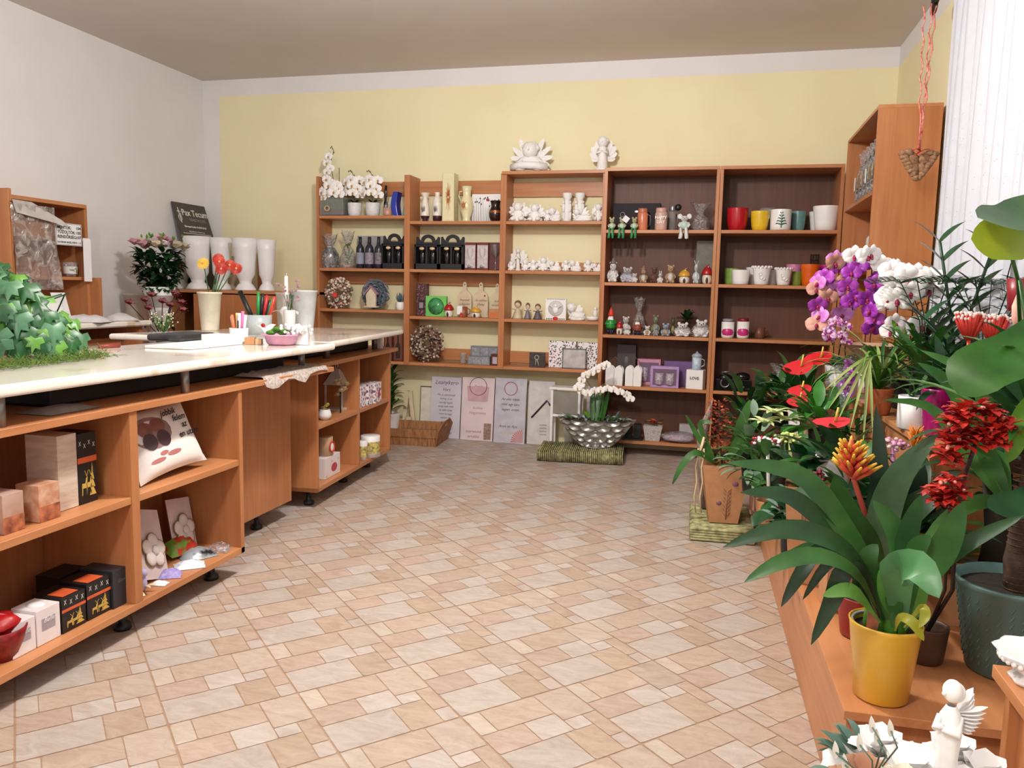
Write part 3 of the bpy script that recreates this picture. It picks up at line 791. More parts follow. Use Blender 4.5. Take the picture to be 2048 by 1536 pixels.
def critter(loc,w,h,body,label,ears='round',name='animal_figurine',fluff=0.0,belly=None,hat=None,hang=0.0,legs=None,jit=.04):
    """small seated toy animal"""
    t = thing(name,label,'figurine',loc)
    m = MB(); m.ball((0,0,h * .28),(w * .38,w * .32,h * .28),jit=jit + fluff * .12)
    m.tube([(-w * .3,0,h * .45),(-w * .4,-w * .15,h * .3),(-w * .3,-w * .3,h * .18)],w * .08); m.tube([(w * .3,0,h * .45),(w * .4,-w * .15,h * .3),(w * .3,-w * .3,h * .18)],w * .08)
    if not hang:
        m.ball((-w * .24,-w * .25,h * .08),(w * .13,w * .22,h * .08)); m.ball((w * .24,-w * .25,h * .08),(w * .13,w * .22,h * .08))
    m.build('body',body,t)
    m = MB(); m.ball((0,-w * .06,h * .7),(w * .27,w * .25,h * .18)); m.ball((0,-w * .28,h * .66),(w * .14,w * .1,h * .07),8,5)
    for sx in (-1,1):
        if ears == 'round': m.ball((sx * w * .22,0,h * .86),(w * .1,w * .05,w * .1),8,5)
        elif ears == 'big': m.ball((sx * w * .34,.0,h * .84),(w * .2,w * .05,w * .2),10,6)
        elif ears == 'frog': m.ball((sx * w * .2,-w * .1,h * .9),w * .13,8,6)
        elif ears == 'long': m.ball((sx * w * .12,0,h * .98),(w * .07,w * .04,h * .14),8,6)
        elif ears == 'antler': m.tube([(sx * w * .1,0,h * .85),(sx * w * .2,0,h * .98),(sx * w * .3,0,h * 1.03)],.02 * h,5)
    m.build('head',body,t)
    m = MB()
    for sx in (-1,1): m.ball((sx * w * .1,-w * .3,h * .74),w * .035,6,4)
    m.ball((0,-w * .38,h * .68),w * .04,6,4); m.build('eyes',black,t)
    if belly: m = MB(); m.ball((0,-w * .17,h * .3),(w * .25,w * .2,h * .2)); m.build('belly',belly,t)
    if hat: m = MB(); m.lathe([(w * .3,h * .82),(w * .24,h * .9),(w * .05,h * 1.08),(.001,h * 1.1)],12); m.build('hat',hat,t)
    if fluff:
        m = MB()
        for k in range(260):
            a = rnd.uniform(0,6.28); e = rnd.uniform(-.9,1.4); d = Vector((math.cos(a) * math.cos(e),math.sin(a) * math.cos(e),math.sin(e)))
            p = Vector((d.x * w * .36,d.y * w * .3,h * .28 + d.z * h * .25)); m.tube([p,p + d * w * .16 * fluff],[w * .02,.0004],3,cap=False)
        m.build('fur',body if not legs else legs,t)
    if hang:
        for sx in (-1,1):
            m = MB(); m.tube([(sx * w * .15,-w * .1,h * .08),(sx * w * .2,-w * .62,h * .03),(sx * w * .2,-w * .72,-hang * .5),(sx * w * .22,-w * .72,-hang)],[w * .12,w * .13,w * .14,w * .16],8); m.ball((sx * w * .24,-w * .80,-hang),(w * .15,w * .22,w * .08),8,5)
            m.build('leg',legs or body,t)
    return t


def mug_mesh(r,h,hx=1):
    m = MB(); m.lathe([(r * .85,0),(r,.006),(r,h),(r - .004,h),(r - .004,.01),(.001,.01)],20)
    m.tube([(hx * r * .95,0,h * .85),(hx * (r + .022),0,h * .75),(hx * (r + .022),0,h * .35),(hx * r * .95,0,h * .22)],.004,7); return m


def bag(loc,w,h,label,inner=None,tie=None,name='wrapped_gift',m_=film,d=None,fan=.45,cat='gift'):
    """something wrapped in clear film, gathered and tied at the neck"""
    t = thing(name,label,cat,loc)
    d = d or w * .8; n = 22; prof = [(.45,0),(.5,.05),(.48,.3),(.40,.45),(.12,.62),(.3,.8),(.42,.98)]
    m = MB(); vs = []; fs = []
    for (r,z) in prof:
        for k in range(n):
            a = 2 * math.pi * k / n; q = 1 + (.14 * math.sin(a * 7 + z * 9) + rnd.uniform(-.06,.06)) * (1.6 if z > .6 else .6)
            vs.append((r * w * q * math.cos(a),r * d * q * math.sin(a),z * h * (1 + (rnd.uniform(-.06,.06) if z > .7 else 0))))
    for i in range(len(prof) - 1):
        for k in range(n): k2 = (k + 1) % n; fs.append((i * n + k,i * n + k2,(i + 1) * n + k2,(i + 1) * n + k))
    m.add(vs,fs,True); m.build('clear_wrap',m_,t)
    if tie:
        m = MB(); m.torus((0,0,h * .62),.13 * w,.006,'z',14,6)
        for sx in (-1,1): m.leaf((0,-.13 * w,h * .62),R(-90 + sx * 70),.5,w * .5,.016,droop=1.6,shape='obov',n=6); m.leaf((0,-.13 * w,h * .62),R(-90 + sx * 35),-.6,w * .5,.014,droop=.3,shape='strap',n=4)
        m.build('bow',tie,t)
    if inner: inner(t,w,h)
    return t

# ================================================================== wall shelves
YA = 6.56                                        # middle of the hanging shelves
zr1 = (1.911,1.462,1.109,0.667); zr2 = (1.864,1.462,1.064,0.667); z45 = (1.7872,1.3792,0.9672,0.5602,0.1262)
# ---- first unit, top shelf
x,w_,h_ = fit(649,696,386,YA,zr1[0])
t = thing('orchid_planter','square glass planter of green moss with white orchids rising above the left shelf','orchid',(x,YA,zr1[0]))
q = w_ / 2 - .004; hp = .165
m = MB(); m.box(-q,-.085,0,q,.085,.01);
for (a,b_,c,d) in ((-q,-.085,q,-.082),(-q,.082,q,.085),(-q,-.085,-q + .003,.085),(q - .003,-.085,q,.085)): m.box(a,b_,.01,c,d,hp)
m.build('glass_box',glass,t)
m = MB(); m.box(-q + .005,-.078,.01,q - .005,.078,.06,1); m.box(-q + .005,-.078,.06,q - .005,.078,hp * .9,0); m.build('moss_filling',[mat('moss',(72,92,52),rough=.9,bump=.6,scale=50,c2=(36,54,30)),mat('bark',(74,48,44),rough=.9,scale=40)],t)
m = MB(); m.torus((-.04,-.095,.062),.021,.007,'y',20,8); m.tube([(-.03,-.09,hp),(-.038,-.094,.085)],.0015,5); m.build('wooden_ring',mat('pale_wood',(206,170,132)),t)
m = MB(); m.tube([(-.02,0,hp * .9),(-.03,0,.35),(-.05,-.01,.46),(-.02,0,.56),(-.04,0,.60)],.003,6); m.tube([(.03,0,hp * .9),(.03,0,.42)],.003,6); m.build('stems',mat('stem_brown',(80,66,44)),t)
m = MB()
for a in (10,80,170,200,260,320): m.leaf((0,0,hp * .9),R(a),.8,.13,.035,droop=1.4)
m.build('leaves',green2,t)
for i,(a,b_,s_) in enumerate(((-.085,.20,.10),(-.04,.18,.09),(-.08,.155,.08),(.03,.20,.11),(.07,.18,.10),(.05,.26,.09),(-.02,.255,.10),(-.045,.31,.09),(.0,.28,.08),(-.035,.37,.08),(-.01,.40,.08),(-.045,.45,.09),(-.02,.50,.08),(.07,.23,.08))):
    m = MB(); orchid_bloom(m,(a,-.095 + .01 * (i % 3),b_),s_,R(-90 + a * 200),tilt=.1); m.build('blossom',[whitef,orchlip],t)
m = MB()
for p in ((-.04,0,.60),(-.03,0,.58),(-.05,0,.59),(-.02,0,.55)): m.ball(p,.006,6,5)
m.build('buds',MATS['bud_brown'] if 'bud_brown' in MATS else mat('bud_brown',(96,88,50),rough=.6),t)
spk = mat('speckled_pot',(226,226,228),rough=.5,c2=(206,206,210),scale=80)
for (a,b_,l) in ((694,725,'artificial white orchid in white pot beside the moss planter'),(730,762,'artificial white orchid in white pot beside the small bottles')):
    x,w_,h_ = fit(a,b_,342,YA,zr1[0]); white_orchid((x,YA,zr1[0]),w_,h_,.115,l,spk,'white orchids in white pots')
x,w_,h_ = fit(765,773,370,YA,zr1[0]); o = bottle_mesh(h_,.020,neck=.55,rn=.5).build('bottle',mat('dark_glass',(30,18,20),rough=.12),None,(x,YA + .03,zr1[0])); tag(o,'slim dark long-necked bottle on the top left shelf','bottle')
x,w_,h_ = fit(769,788,396,YA,zr1[0])
t = thing('diffuser_bottle','round clear bottle of peach liquid in front of the slim dark bottle','bottle',(x + .004,YA - .045,zr1[0]))
m = MB(); m.lathe([(.036,0),(.041,.01),(.041,.07),(.03,.095),(.012,.11),(.012,.135)],18); m.build('glass',glass,t)
m = MB(); m.lathe([(.034,.003),(.038,.01),(.038,.068),(.001,.07)],18); m.build('liquid',mat('peach_liquid',(196,142,118),rough=.3),t)
m = MB()
for a in range(5): m.tube([(0,0,.1),(.02 * math.cos(a * 1.3),.01 * math.sin(a * 1.3),.16)],.0015,4)
m.build('sticks',mat('twig',(150,110,80)),t)
x,w_,h_ = fit(787,802,385,YA,zr1[0]); hb = h_
m = MB(); pts = []; n = 10
for k in range(n + 1): a = k / n; pts.append((-.045 * 0 - .022 * math.sin(math.pi * a) - .012,a * hb))
for k in range(n,-1,-1): a = k / n; pts.append((.045 - .016 * math.sin(math.pi * a) - .012,a * hb))
m.slab(pts,-.05,.05); o = ease(m.build('vase',mat('cobalt_glaze',(26,48,168),rough=.2),None,(x - .002,YA - .01,zr1[0])),.004); tag(o,'curved cobalt blue ceramic vase on the top left shelf','vase')
x,w_,h_ = fit(802,813,377,YA,zr1[0]); m = MB(); m.lathe([(.026,0),(.03,.01),(.024,.05),(.012,.12),(.013,h_ * .8),(.02,h_ * .97),(.022,h_)],18); o = m.build('vase',mat('turquoise_glaze',(92,176,196),rough=.2),None,(-2.563 - .032,YA - .05,zr1[0])); tag(o,'slender turquoise vase at the shelf divider','vase')

# second shelf
bow = mat('mint_ribbon',(178,206,206),rough=.4); gr_rib = mat('green_ribbon',(70,84,40),rough=.5)
x,w_,h_ = fit(640,680,470,YA,zr1[1])
def inn1(t,w,h):
    m = MB(); m.lathe([(.05,.005),(.072,.03),(.076,.12),(.05,.17),(.04,.18)],18); m.build('silver_pot',mat('silver_crackle',(172,176,180),rough=.2,metal=.6,scale=40,c2=(90,94,100),bump=.7),t)
bag((x,YA,zr1[1]),.165,.30,'silver pot wrapped in clear film with a mint ribbon bow',inn1,bow,m_=filmd,d=.17)
x,w_,h_ = fit(682,712,455,YA,zr1[1])
def inn2(t,w,h):
    m = MB(); m.lathe([(.05,.005),(.055,.03),(.001,.035)],16); m.build('candy_base',mat('salmon_stones',(214,140,116),scale=80),t)
    m = MB()
    for a in range(7): m.leaf((0,0,.03),a * .9,1.3,.16,.022,droop=.5)
    m.build('greens',green3,t)
bag((x,YA - .01,zr1[1]),.125,.33,'film-wrapped gift with green sprigs and salmon stones, tied with dark ribbon',inn2,gr_rib,m_=filmd,d=.15)
wl = [mat('label_lavender',(150,152,172),rough=.6),mat('label_mauve',(160,150,162),rough=.6,c2=(120,108,124),scale=60),mat('label_sketch',(148,140,150),rough=.6,c2=(80,66,76),scale=70)]
for i,(a,b_,l) in enumerate(((713,728,'small dark wine bottle with plain lavender label, leftmost of three'),(731,747,'small dark wine bottle with mauve label, middle of three'),(750,765,'small dark wine bottle with sketched label, next to the black carrier'))):
    x,w_,h_ = fit(a,b_,474,YA - .04,zr1[1]); gift_bottle((x,YA - .04,zr1[1]),h_,w_ * .5,l,mat('bottle_slate',(38,40,54),rough=.25),wl[i],mat('cap_slate',(34,36,46),rough=.5),'three small wine bottles')
x,w_,h_ = fit(716,768,472,YA + .08,zr1[1]); boxx((x,YA + .085,zr1[1]),w_,.04,h_,'grey clear-front box behind the three small wine bottles',mat('grey_carton',(158,158,160),rough=.5))
x,w_,h_ = fit(767,812,467,YA - .02,zr1[1]); wine_carrier((x - .004,YA - .02,zr1[1]),w_ - .006,h_,'black two-bottle carrier on the left shelf, beside three small bottles')
# third shelf
brn = mat('wreath_brown',(130,100,80),rough=.9)
wreath((PX(682,YA,zr1[2]),YA - .03,zr1[2] + .001),.136,.10,[brn,mat('shell_cream',(222,208,186),rough=.7),mat('shell_rose',(196,140,128),rough=.7),mat('shell_olive',(120,110,76),rough=.8),mat('shell_pale',(236,226,212),rough=.7)],'wreath of cream and rose dried petals on the left shelf','shell',seedk=4)
m = MB(); m.box(-.02,-.014,-.02,.02,.014,.02); o = ease(m.build('wreath_box',redor,None,(PX(682,YA,1.2),YA - .115,zr1[2] + .12)),.003); o.rotation_euler = (0,.2,.2)
tag(o,'tiny orange-red cube decoration at the middle of the cream wreath','decoration'); o.name = 'wreath_ornament'
wr = wreath((PX(754,YA,zr1[2]),YA - .02,zr1[2] + .001),.134,.105,[mat('lav_stem',(96,106,112),rough=.9),lavg,mat('lavender_dull',(132,132,156),rough=.8)],'grey-blue lavender wreath with a little wooden birdhouse','lav',seedk=5)
hm = mat('bleached_wood',(222,206,180),rough=.7)
m = MB(); m.slab([(-.04,.03),(.04,.03),(.046,.13),(0,.185),(-.046,.13)],-.11,-.085)
for k in range(4): m.box(-.034 + k * .018,-.1115,.05,-.030 + k * .018,-.11,.12)
m.box(-.06,-.125,.018,.06,-.075,.03); m.build('birdhouse',hm,wr)
m = MB(); m.slab([(0,.19),(.06,.125),(.066,.135),(0,.205)],-.118,-.08); m.slab([(0,.19),(-.06,.125),(-.066,.135),(0,.205)],-.118,-.08); m.build('birdhouse_roof',mat('mauve_felt',(170,126,148),rough=.9),wr)
x,w_,h_ = fit(791,812,600,YA - .05,zr1[2])
t = thing('lavender_pot','small white pot of grey lavender at the shelf divider','plant',(x - .002,YA - .05,zr1[2]))
pot_mesh(.038,.034,.07,bulge=.006).build('pot',white,t); m = MB()
for k in range(34): a = rnd.uniform(0,6.3); rr = rnd.uniform(0,.022); l = rnd.uniform(.05,.09); m.tube([(rr * math.cos(a),rr * math.sin(a),.06),(1.6 * rr * math.cos(a),1.4 * rr * math.sin(a),.06 + l * .6),(1.9 * rr * math.cos(a),1.6 * rr * math.sin(a),.06 + l)],[.001,.004,.0015],5)
m.build('lavender_sprigs',lavg,t)
# bottom
t = thing('leafy_plant','dark leafy plant on the lowest left shelf, mostly behind the counter','plant',(-3.12,YA - .06,zr1[3]))
pot_mesh(.06,.045,.09).build('pot',mat('brown_pot',(90,60,44)),t); m = MB()
for k in range(14): m.leaf((rnd.uniform(-.03,.03),0,.08),k * .9,rnd.uniform(.8,1.35),rnd.uniform(.14,.22),.05,droop=.7)
m.build('leaves',green2,t)
mar = mat('maroon_box',(92,42,34),rough=.45)
def art_bottle(t,w,d,h):
    print_patch(t,-w * .36,h * .06,w * .36,h * .94,-d / 2,mat('window_brown',(120,74,52),rough=.4),'box_window'); m = MB(); m.slab([(-w * .24,h * .1),(w * .24,h * .1),(w * .24,h * .52),(w * .08,h * .66),(w * .08,h * .9),(-w * .08,h * .9),(-w * .08,h * .66),(-w * .24,h * .52)],-d / 2 - .004,-d / 2 - .001); m.build('bottle',mat('liquor',(44,24,22),rough=.2),t)
for (a,b_,l) in ((774,791,'brown boxed liquor bottle beyond the counter end'),(793,812,'maroon boxed liquor bottle against the shelf divider')):
    x,w_,h_ = fit(a,b_,664,YA,zr1[3]); boxx((x,YA - .03,zr1[3]),w_,.09,h_,l,mar,art=art_bottle)
x,w_,h_ = fit(787,813,655,YA,.9);

# ---- second unit
def vz(px0,px1,yt,prof,m_,label,z,Y=YA,name='vase',seg=20,**k):
    x,w_,h_ = fit(px0,px1,yt,Y,z); m = MB(); m.lathe([(a * w_ / 2,b_ * h_) for a,b_ in prof],seg,**k)
    return tag(m.build(name,m_,None,(x,Y,z)),label,'vase')
def two_tone(name,c1,c2_,zsplit):
    m = mat(name,c1,rough=.35); return m
ivory = mat('ivory_print',(228,220,206),rough=.35,c2=(196,184,180),scale=26,thr=(.28,.42)); plum = mat('plum_glaze',(70,36,48),rough=.35)
o = vz(840,860,386,[(.7,0),(.75,.04),(.55,.10),(.8,.17),(.82,.2)],plum,'x',zr2[0]); bpy.data.objects.remove(o)
def printed_vase(px0,px1,yt,prof,split,label):
    x,w_,h_ = fit(px0,px1,yt,YA - .02,zr2[0]); t = thing('vase',label,'vase',(x,YA - .02,zr2[0]))
    lo = [p for p in prof if p[1] <= split]; hi = [p for p in prof if p[1] >= split]
    m = MB(); m.lathe([(a * w_ / 2,b_ * h_) for a,b_ in lo],20); m.build('foot',plum,t)
    m = MB(); m.lathe([(a * w_ / 2,b_ * h_) for a,b_ in hi],20,capb=False,flute=0); m.build('vase_body',ivory,t)
    m = MB()
    for k in range(5): m.leaf((-.012 + .006 * k,-w_ * .40,h_ * .30),R(-90),1.35 + .1 * (k - 2),h_ * .26,.006,droop=.0,n=4)
    m.build('painted_flowers',mat('ink_blue',(70,66,92)),t)
printed_vase(840,860,386,[(.62,0),(.45,.07),(.8,.16),(.86,.2),(.86,.2001),(.84,.45),(.6,.7),(.42,.84),(.8,.95),(.9,1)],.2,'slim ivory vase with flared frilled mouth and plum foot, at the second shelf unit')
printed_vase(864,885,385,[(.72,0),(.8,.16),(.82,.2),(.82,.2001),(.86,.5),(.8,.75),(.4,.88),(.5,1)],.2,'ivory vase with narrow neck and small heart, plum foot, second vase of the row')
x,w_,h_ = fit(888,912,348,YA - .03,zr2[0])
cream = mat('cream_glaze',(226,218,176),rough=.25,var=.03); burst = mat('burst_orange',(196,116,62),rough=.5)
t = thing('vase','tall square cream vase with an orange sunburst, higher than the shelf unit','vase',(x,YA - .03,zr2[0]))
m = MB(); d = w_ / 2
m.box(-d,-d,0,d,d,.01)
for (a,b_,c,e) in ((-d,-d,d,-d + .005),(-d,d - .005,d,d),(-d,-d,-d + .005,d),(d - .005,-d,d,d)): m.box(a,b_,.01,c,e,h_)
ease(m.build('vase_body',cream,t),.002); m = MB()
for k in range(46): a = k * .61; l = rnd.uniform(.02,.06) * (1.5 if abs(math.sin(a)) > .8 else .8); c = Vector((0,-d - .001,h_ * .5)); m.tube([c + Vector((.006 * math.cos(a),0,.012 * math.sin(a))),c + Vector((min(.9,l * 14) * d * .9 * math.cos(a),0,l * 1.5 * math.sin(a)))],[.0028,.0005],4)
m.build('sunburst',burst,t)
x,w_,h_ = fit(920,946,373,YA - .02,zr2[0]); t = thing('vase','cream jug vase with one handle and an orange sunburst','vase',(x,YA - .02,zr2[0])); r = w_ / 2
m = MB(); m.lathe([(r * .62,0),(r * .66,.01),(r * .55,h_ * .1),(r * .95,h_ * .34),(r,h_ * .45),(r * .82,h_ * .62),(r * .58,h_ * .74),(r * .62,h_ * .88),(r * .78,h_),(r * .72,h_)],22); m.build('vase_body',cream,t)
m = MB(); m.tube([(-r * .7,0,h_ * .86),(-r * 1.15,0,h_ * .86),(-r * 1.2,0,h_ * .74),(-r * .85,0,h_ * .58)],.006,8); m.build('handle',cream,t); m = MB()
for k in range(40): a = k * .61; l = rnd.uniform(.02,.045); c = Vector((-.005,-r * 1.0,h_ * .44)); m.tube([c,c + Vector((l * math.cos(a),.012 * abs(math.cos(a)),l * math.sin(a)))],[.003,.0005],4)
m.build('sunburst',burst,t)
def art_meadow(t,w,d,h):
    m = MB()
    for k in range(16): xx = -w * .44 + k * w * .058; m.tube([(xx,-d / 2 - .001,h * .05),(xx + rnd.uniform(-.008,.008),-d / 2 - .001,h * rnd.uniform(.5,.9))],[.0022,.001],4); m.ball((xx + rnd.uniform(-.006,.006),-d / 2 - .001,h * rnd.uniform(.55,.9)),(.006,.001,.007),6,4)
    m.build('ink_drawing',ink,t); m = MB(); m.ball((w * .05,-d / 2 - .001,h * .8),(.014,.001,.014),8,5); m.build('ink_tulip',inkred,t)
x,w_,h_ = fit(946,1003,389,YA + .05,zr2[0]); boxx((x - .004,YA + .05,zr2[0]),w_,.05,h_,'white box printed with ink meadow flowers behind the brown vase',paper,name='printed_box',art=art_meadow)
x,w_,h_ = fit(981,1006,402,YA - .05,zr2[0]); t = thing('vase','round dark brown glazed vase with copper band, right end of the vase shelf','vase',(x - .012,YA - .055,zr2[0])); r = w_ / 2
m = MB(); m.lathe([(r * .6,0),(r * .95,h_ * .2),(r * 1.0,h_ * .38),(r * .82,h_ * .6),(r * .6,h_ * .74),(r * .78,h_ * .95),(r * .85,h_)],22); m.build('vase_body',mat('brown_glaze',(44,26,22),rough=.2),t); m = MB(); m.lathe([(r * 1.01,h_ * .40),(r * .96,h_ * .52)],22,capb=False); m.build('copper_band',mat('copper',(150,92,56),rough=.35,metal=.5),t)
for (a,b_,l) in ((832,880,'black two-bottle carrier, left of the pair on the second unit'),(881,929,'black two-bottle carrier beside the clear goblet boxes')):
    x,w_,h_ = fit(a,b_,469,YA - .03,zr2[1]); wine_carrier((x,YA - .03,zr2[1]),w_ - .004,h_,l)
def art_goblet(t,w,d,h):
    print_patch(t,-w * .46,h * .08,w * .46,h * .9,-d / 2,mat('clear_front',(206,198,198),rough=.15,c2=(176,166,168),scale=30),'box_window')
    m = MB(); m.lathe([(w * .25,h * .12),(w * .05,h * .16),(w * .04,h * .4),(w * .22,h * .55),(w * .26,h * .78)],14,cy=-d / 2 - .0); m.build('goblet',mat('goblet_glass',(226,216,216),rough=.1),t)
    m = MB(); m.torus((0,-d / 2 - w * .28,h * .12),w * .12,.0015,'y',16,5); m.build('round_seal',ink,t)
for (a,b_,l) in ((930,952,'boxed glass goblet with clear front, beside the black carriers'),(954,977,'boxed glass goblet with clear front, beside the maroon glass box')):
    x,w_,h_ = fit(a,b_,485,YA - .02,zr2[1]); boxx((x,YA,zr2[1]),w_,.07,h_,l,mat('wine_red_card',(112,40,38),rough=.5),art=art_goblet,group='boxed goblets')
def art_dark(t,w,d,h):
    m = MB(); m.lathe([(w * .3,h * .03),(w * .06,h * .06),(w * .05,h * .45),(w * .34,h * .62),(w * .38,h * .92)],16,cy=-d / 2 + w * .0 - .002); m.build('goblet',mat('mirror_goblet',(150,140,138),rough=.12,metal=.6),t)
x,w_,h_ = fit(978,1004,485,YA - .02,zr2[1]); boxx((x,YA + .01,zr2[1]),w_,.07,h_,'maroon glass box with a mirrored goblet at the right end',mat('maroon_card',(92,34,40),rough=.5),art=art_dark)
# third shelf
def art_dots(t,w,d,h):
    m = MB()
    for k in range(60): m.ball((rnd.uniform(-.45,.45) * w,-d / 2,rnd.uniform(.03,.97) * h),(.003,.0008,.003),5,4)
    m.build('printed_dots',mat('print_pink',(214,186,186)),t); print_patch(t,-w * .28,h * .2,w * .28,h * .48,-d / 2 - .0015,black,'box_window'); print_patch(t,-w * .2,h * .24,w * .2,h * .42,-d / 2 - .003,mat('label_grey',(160,150,158)),'box_label')
x,w_,h_ = fit(832,852,567,YA - .03,zr2[2]); boxx((x + .004,YA,zr2[2]),w_,.07,h_,'tall maroon patterned gift box beside the green plate box',mat('maroon_pattern',(96,52,58),rough=.5,scale=60,c2=(60,28,36)),art=art_dots)
def art_green(t,w,d,h):
    m = MB(); m.lathe([(h * .37,0),(h * .40,.004),(h * .40,.006)],28,capt=True); o = m.build('glass_plate',mat('green_plate',(84,170,104),rough=.15,c2=(44,110,70),scale=30),t,(0,-d / 2,h * .5),(R(90),0,0))
    m = MB(); m.torus((0,-d / 2 - .004,h * .5),h * .40,.0025,'y',30,6); m.build('plate_rim',mat('deep_green',(20,56,36),rough=.3),t)
x,w_,h_ = fit(852,893,592,YA - .05,zr2[2]); boxx((x,YA - .04,zr2[2]),w_,.04,h_,'bright green square box with a round green glass plate',mat('lime_card',(128,204,96),rough=.4,c2=(88,186,90),scale=6),art=art_green)
capr = mat('toadstool_red',(176,26,34),rough=.3); capy = mat('toadstool_yellow',(222,164,56),rough=.3)
x,w_,h_ = fit(889,908,604,YA - .06,zr2[2]); mushroom_house((x + .004,YA - .085,zr2[2]),w_,h_,capr,'ceramic toadstool house with red roof beside the green plate box')
def cutboard(px0,px1,yt,label,lines,heart=False):
    x,w_,h_ = fit(px0,px1,yt,YA + .03,zr2[2]); t = thing('serving_board',label,'board',(x,YA + .045,zr2[2]),0,'lettered wooden serving boards'); w2 = w_ / 2
    pts = [(-w2,0),(w2,0),(w2,h_ * .58),(w2 * .8,h_ * .68),(w2 * .3,h_ * .76),(w2 * .26,h_ * .95),(w2 * .1,h_),(-w2 * .1,h_),(-w2 * .26,h_ * .95),(-w2 * .3,h_ * .76),(-w2 * .8,h_ * .68),(-w2,h_ * .58)]
    m = MB(); m.slab(pts,-.008,.008); o = ease(m.build('board',mat('pale_board',(216,196,168),rough=.6),t),.002); m = MB(); m.torus((0,-.0082,h_ * .93),.005,.002,'y',12,5); m.build('hanging_hole',ink,t)
    for i,s_ in enumerate(lines): text(t,s_,.026 if i < 2 else .016,(0,-.0095,h_ * (.46 - .12 * i)),m=mat('burnt_brown',(120,84,58)),shear=.4)
    if heart: m = MB(); m.ball((w2 * .55,-.009,h_ * .62),(.008,.001,.008),8,5); m.build('red_heart',red,t)
cutboard(914,942,564,'lettered serving board standing behind the little gnome mug',('Anyunak','a legjobb'))
cutboard(946,975,565,'lettered serving board with small red heart',('Az otthon','Meleg'),True)
cutboard(981,1005,567,'lettered serving board at the right end, behind the low tan box',('A mi','konyhank'))
x,w_,h_ = fit(915,935,612,YA - .06,zr2[2])
t = thing('gnome_mug','white and brown mug with a little red-hatted gnome','mug',(x,YA - .06,zr2[2])); mug_mesh(w_ * .36,h_ * .95).build('cup',mat('brown_cup',(150,84,56),rough=.4),t,(.01,0,0)); m = MB(); m.box(-w_ * .42,-w_ * .42,h_ * .25,w_ * .1,-w_ * .36,h_); m.build('white_tag',white,t); m = MB(); m.ball((0,-w_ * .45,h_ * .15),(.012,.008,.016)); m.lathe([(.012,h_ * .28),(.001,h_ * .5)],10,0,-w_ * .45); m.build('tiny_gnome',redor,t)
x,w_,h_ = fit(942,963,611,YA - .06,zr2[2]); mushroom_house((x,YA - .075,zr2[2]),w_,h_,capy,'ceramic toadstool house with yellow roof in front of the serving boards')
x,w_,h_ = fit(979,1004,618,YA - .05,zr2[2]); boxx((x,YA - .05,zr2[2]),w_,.06,h_,'low tan box with orange picture in front of the last serving board',kraft,art=lambda t,w,d,h: print_patch(t,-w * .45,h * .1,w * .2,h * .6,-d / 2,mat('print_orange',(206,110,60))))
# bottom shelf: pine cone wreath
wreath((PX(858,YA,zr2[3]),YA - .05,zr2[3] + .001),.162,.125,[brn,mat('cone_taupe',(176,154,136),rough=.8),mat('cone_brown',(128,98,82),rough=.8),mat('cone_cream',(206,192,172),rough=.7),mat('cone_burgundy',(74,28,34),rough=.3)],'large brown pine cone wreath with burgundy beads on the lowest shelf','cone',seedk=9)
def art_tubs(t,w,d,h):
    for k in range(3): print_patch(t,-w * .44 + k * w * .3,h * .12,-w * .18 + k * w * .3,h * .9,-d / 2,mat('tub_grey',(168,170,176),rough=.3,c2=(120,122,130),scale=50),'moulded_cell')
tub = mat('tray_grey',(132,134,142),rough=.3)
x,w_,h_ = fit(938,982,712,YA - .05,zr2[3]); boxx((x,YA - .06,zr2[3]),w_,.07,h_,'grey clear-lidded tealight tray, lower one on the bottom shelf',tub,name='tealight_tray',art=art_tubs)
boxx((x + .02,YA + .05,zr2[3]),w_ * 1.3,.06,h_ * 2.1,'grey clear-lidded tealight tray standing tall behind',tub,name='tealight_tray',art=art_tubs)
x,w_,h_ = fit(984,1002,708,YA - .06,zr2[3]); boxx((x - .004,YA - .06,zr2[3]),w_,.06,h_,'small dark red mug box beside the grey trays',mat('dark_red_card',(92,34,32)),art=lambda t,w,d,h: print_patch(t,-w * .3,h * .15,w * .2,h * .75,-d / 2,mat('mug_print',(190,180,186)),'printed_mug'))
x,w_,h_ = fit(920,935,706,YA - .05,zr2[3]); o = pot_mesh(w_ * .45,w_ * .38,h_).build('glass_jar',film,None,(x - .004,YA - .06,zr2[3])); tag(o,'small clear jar between the cone wreath and the trays','jar')

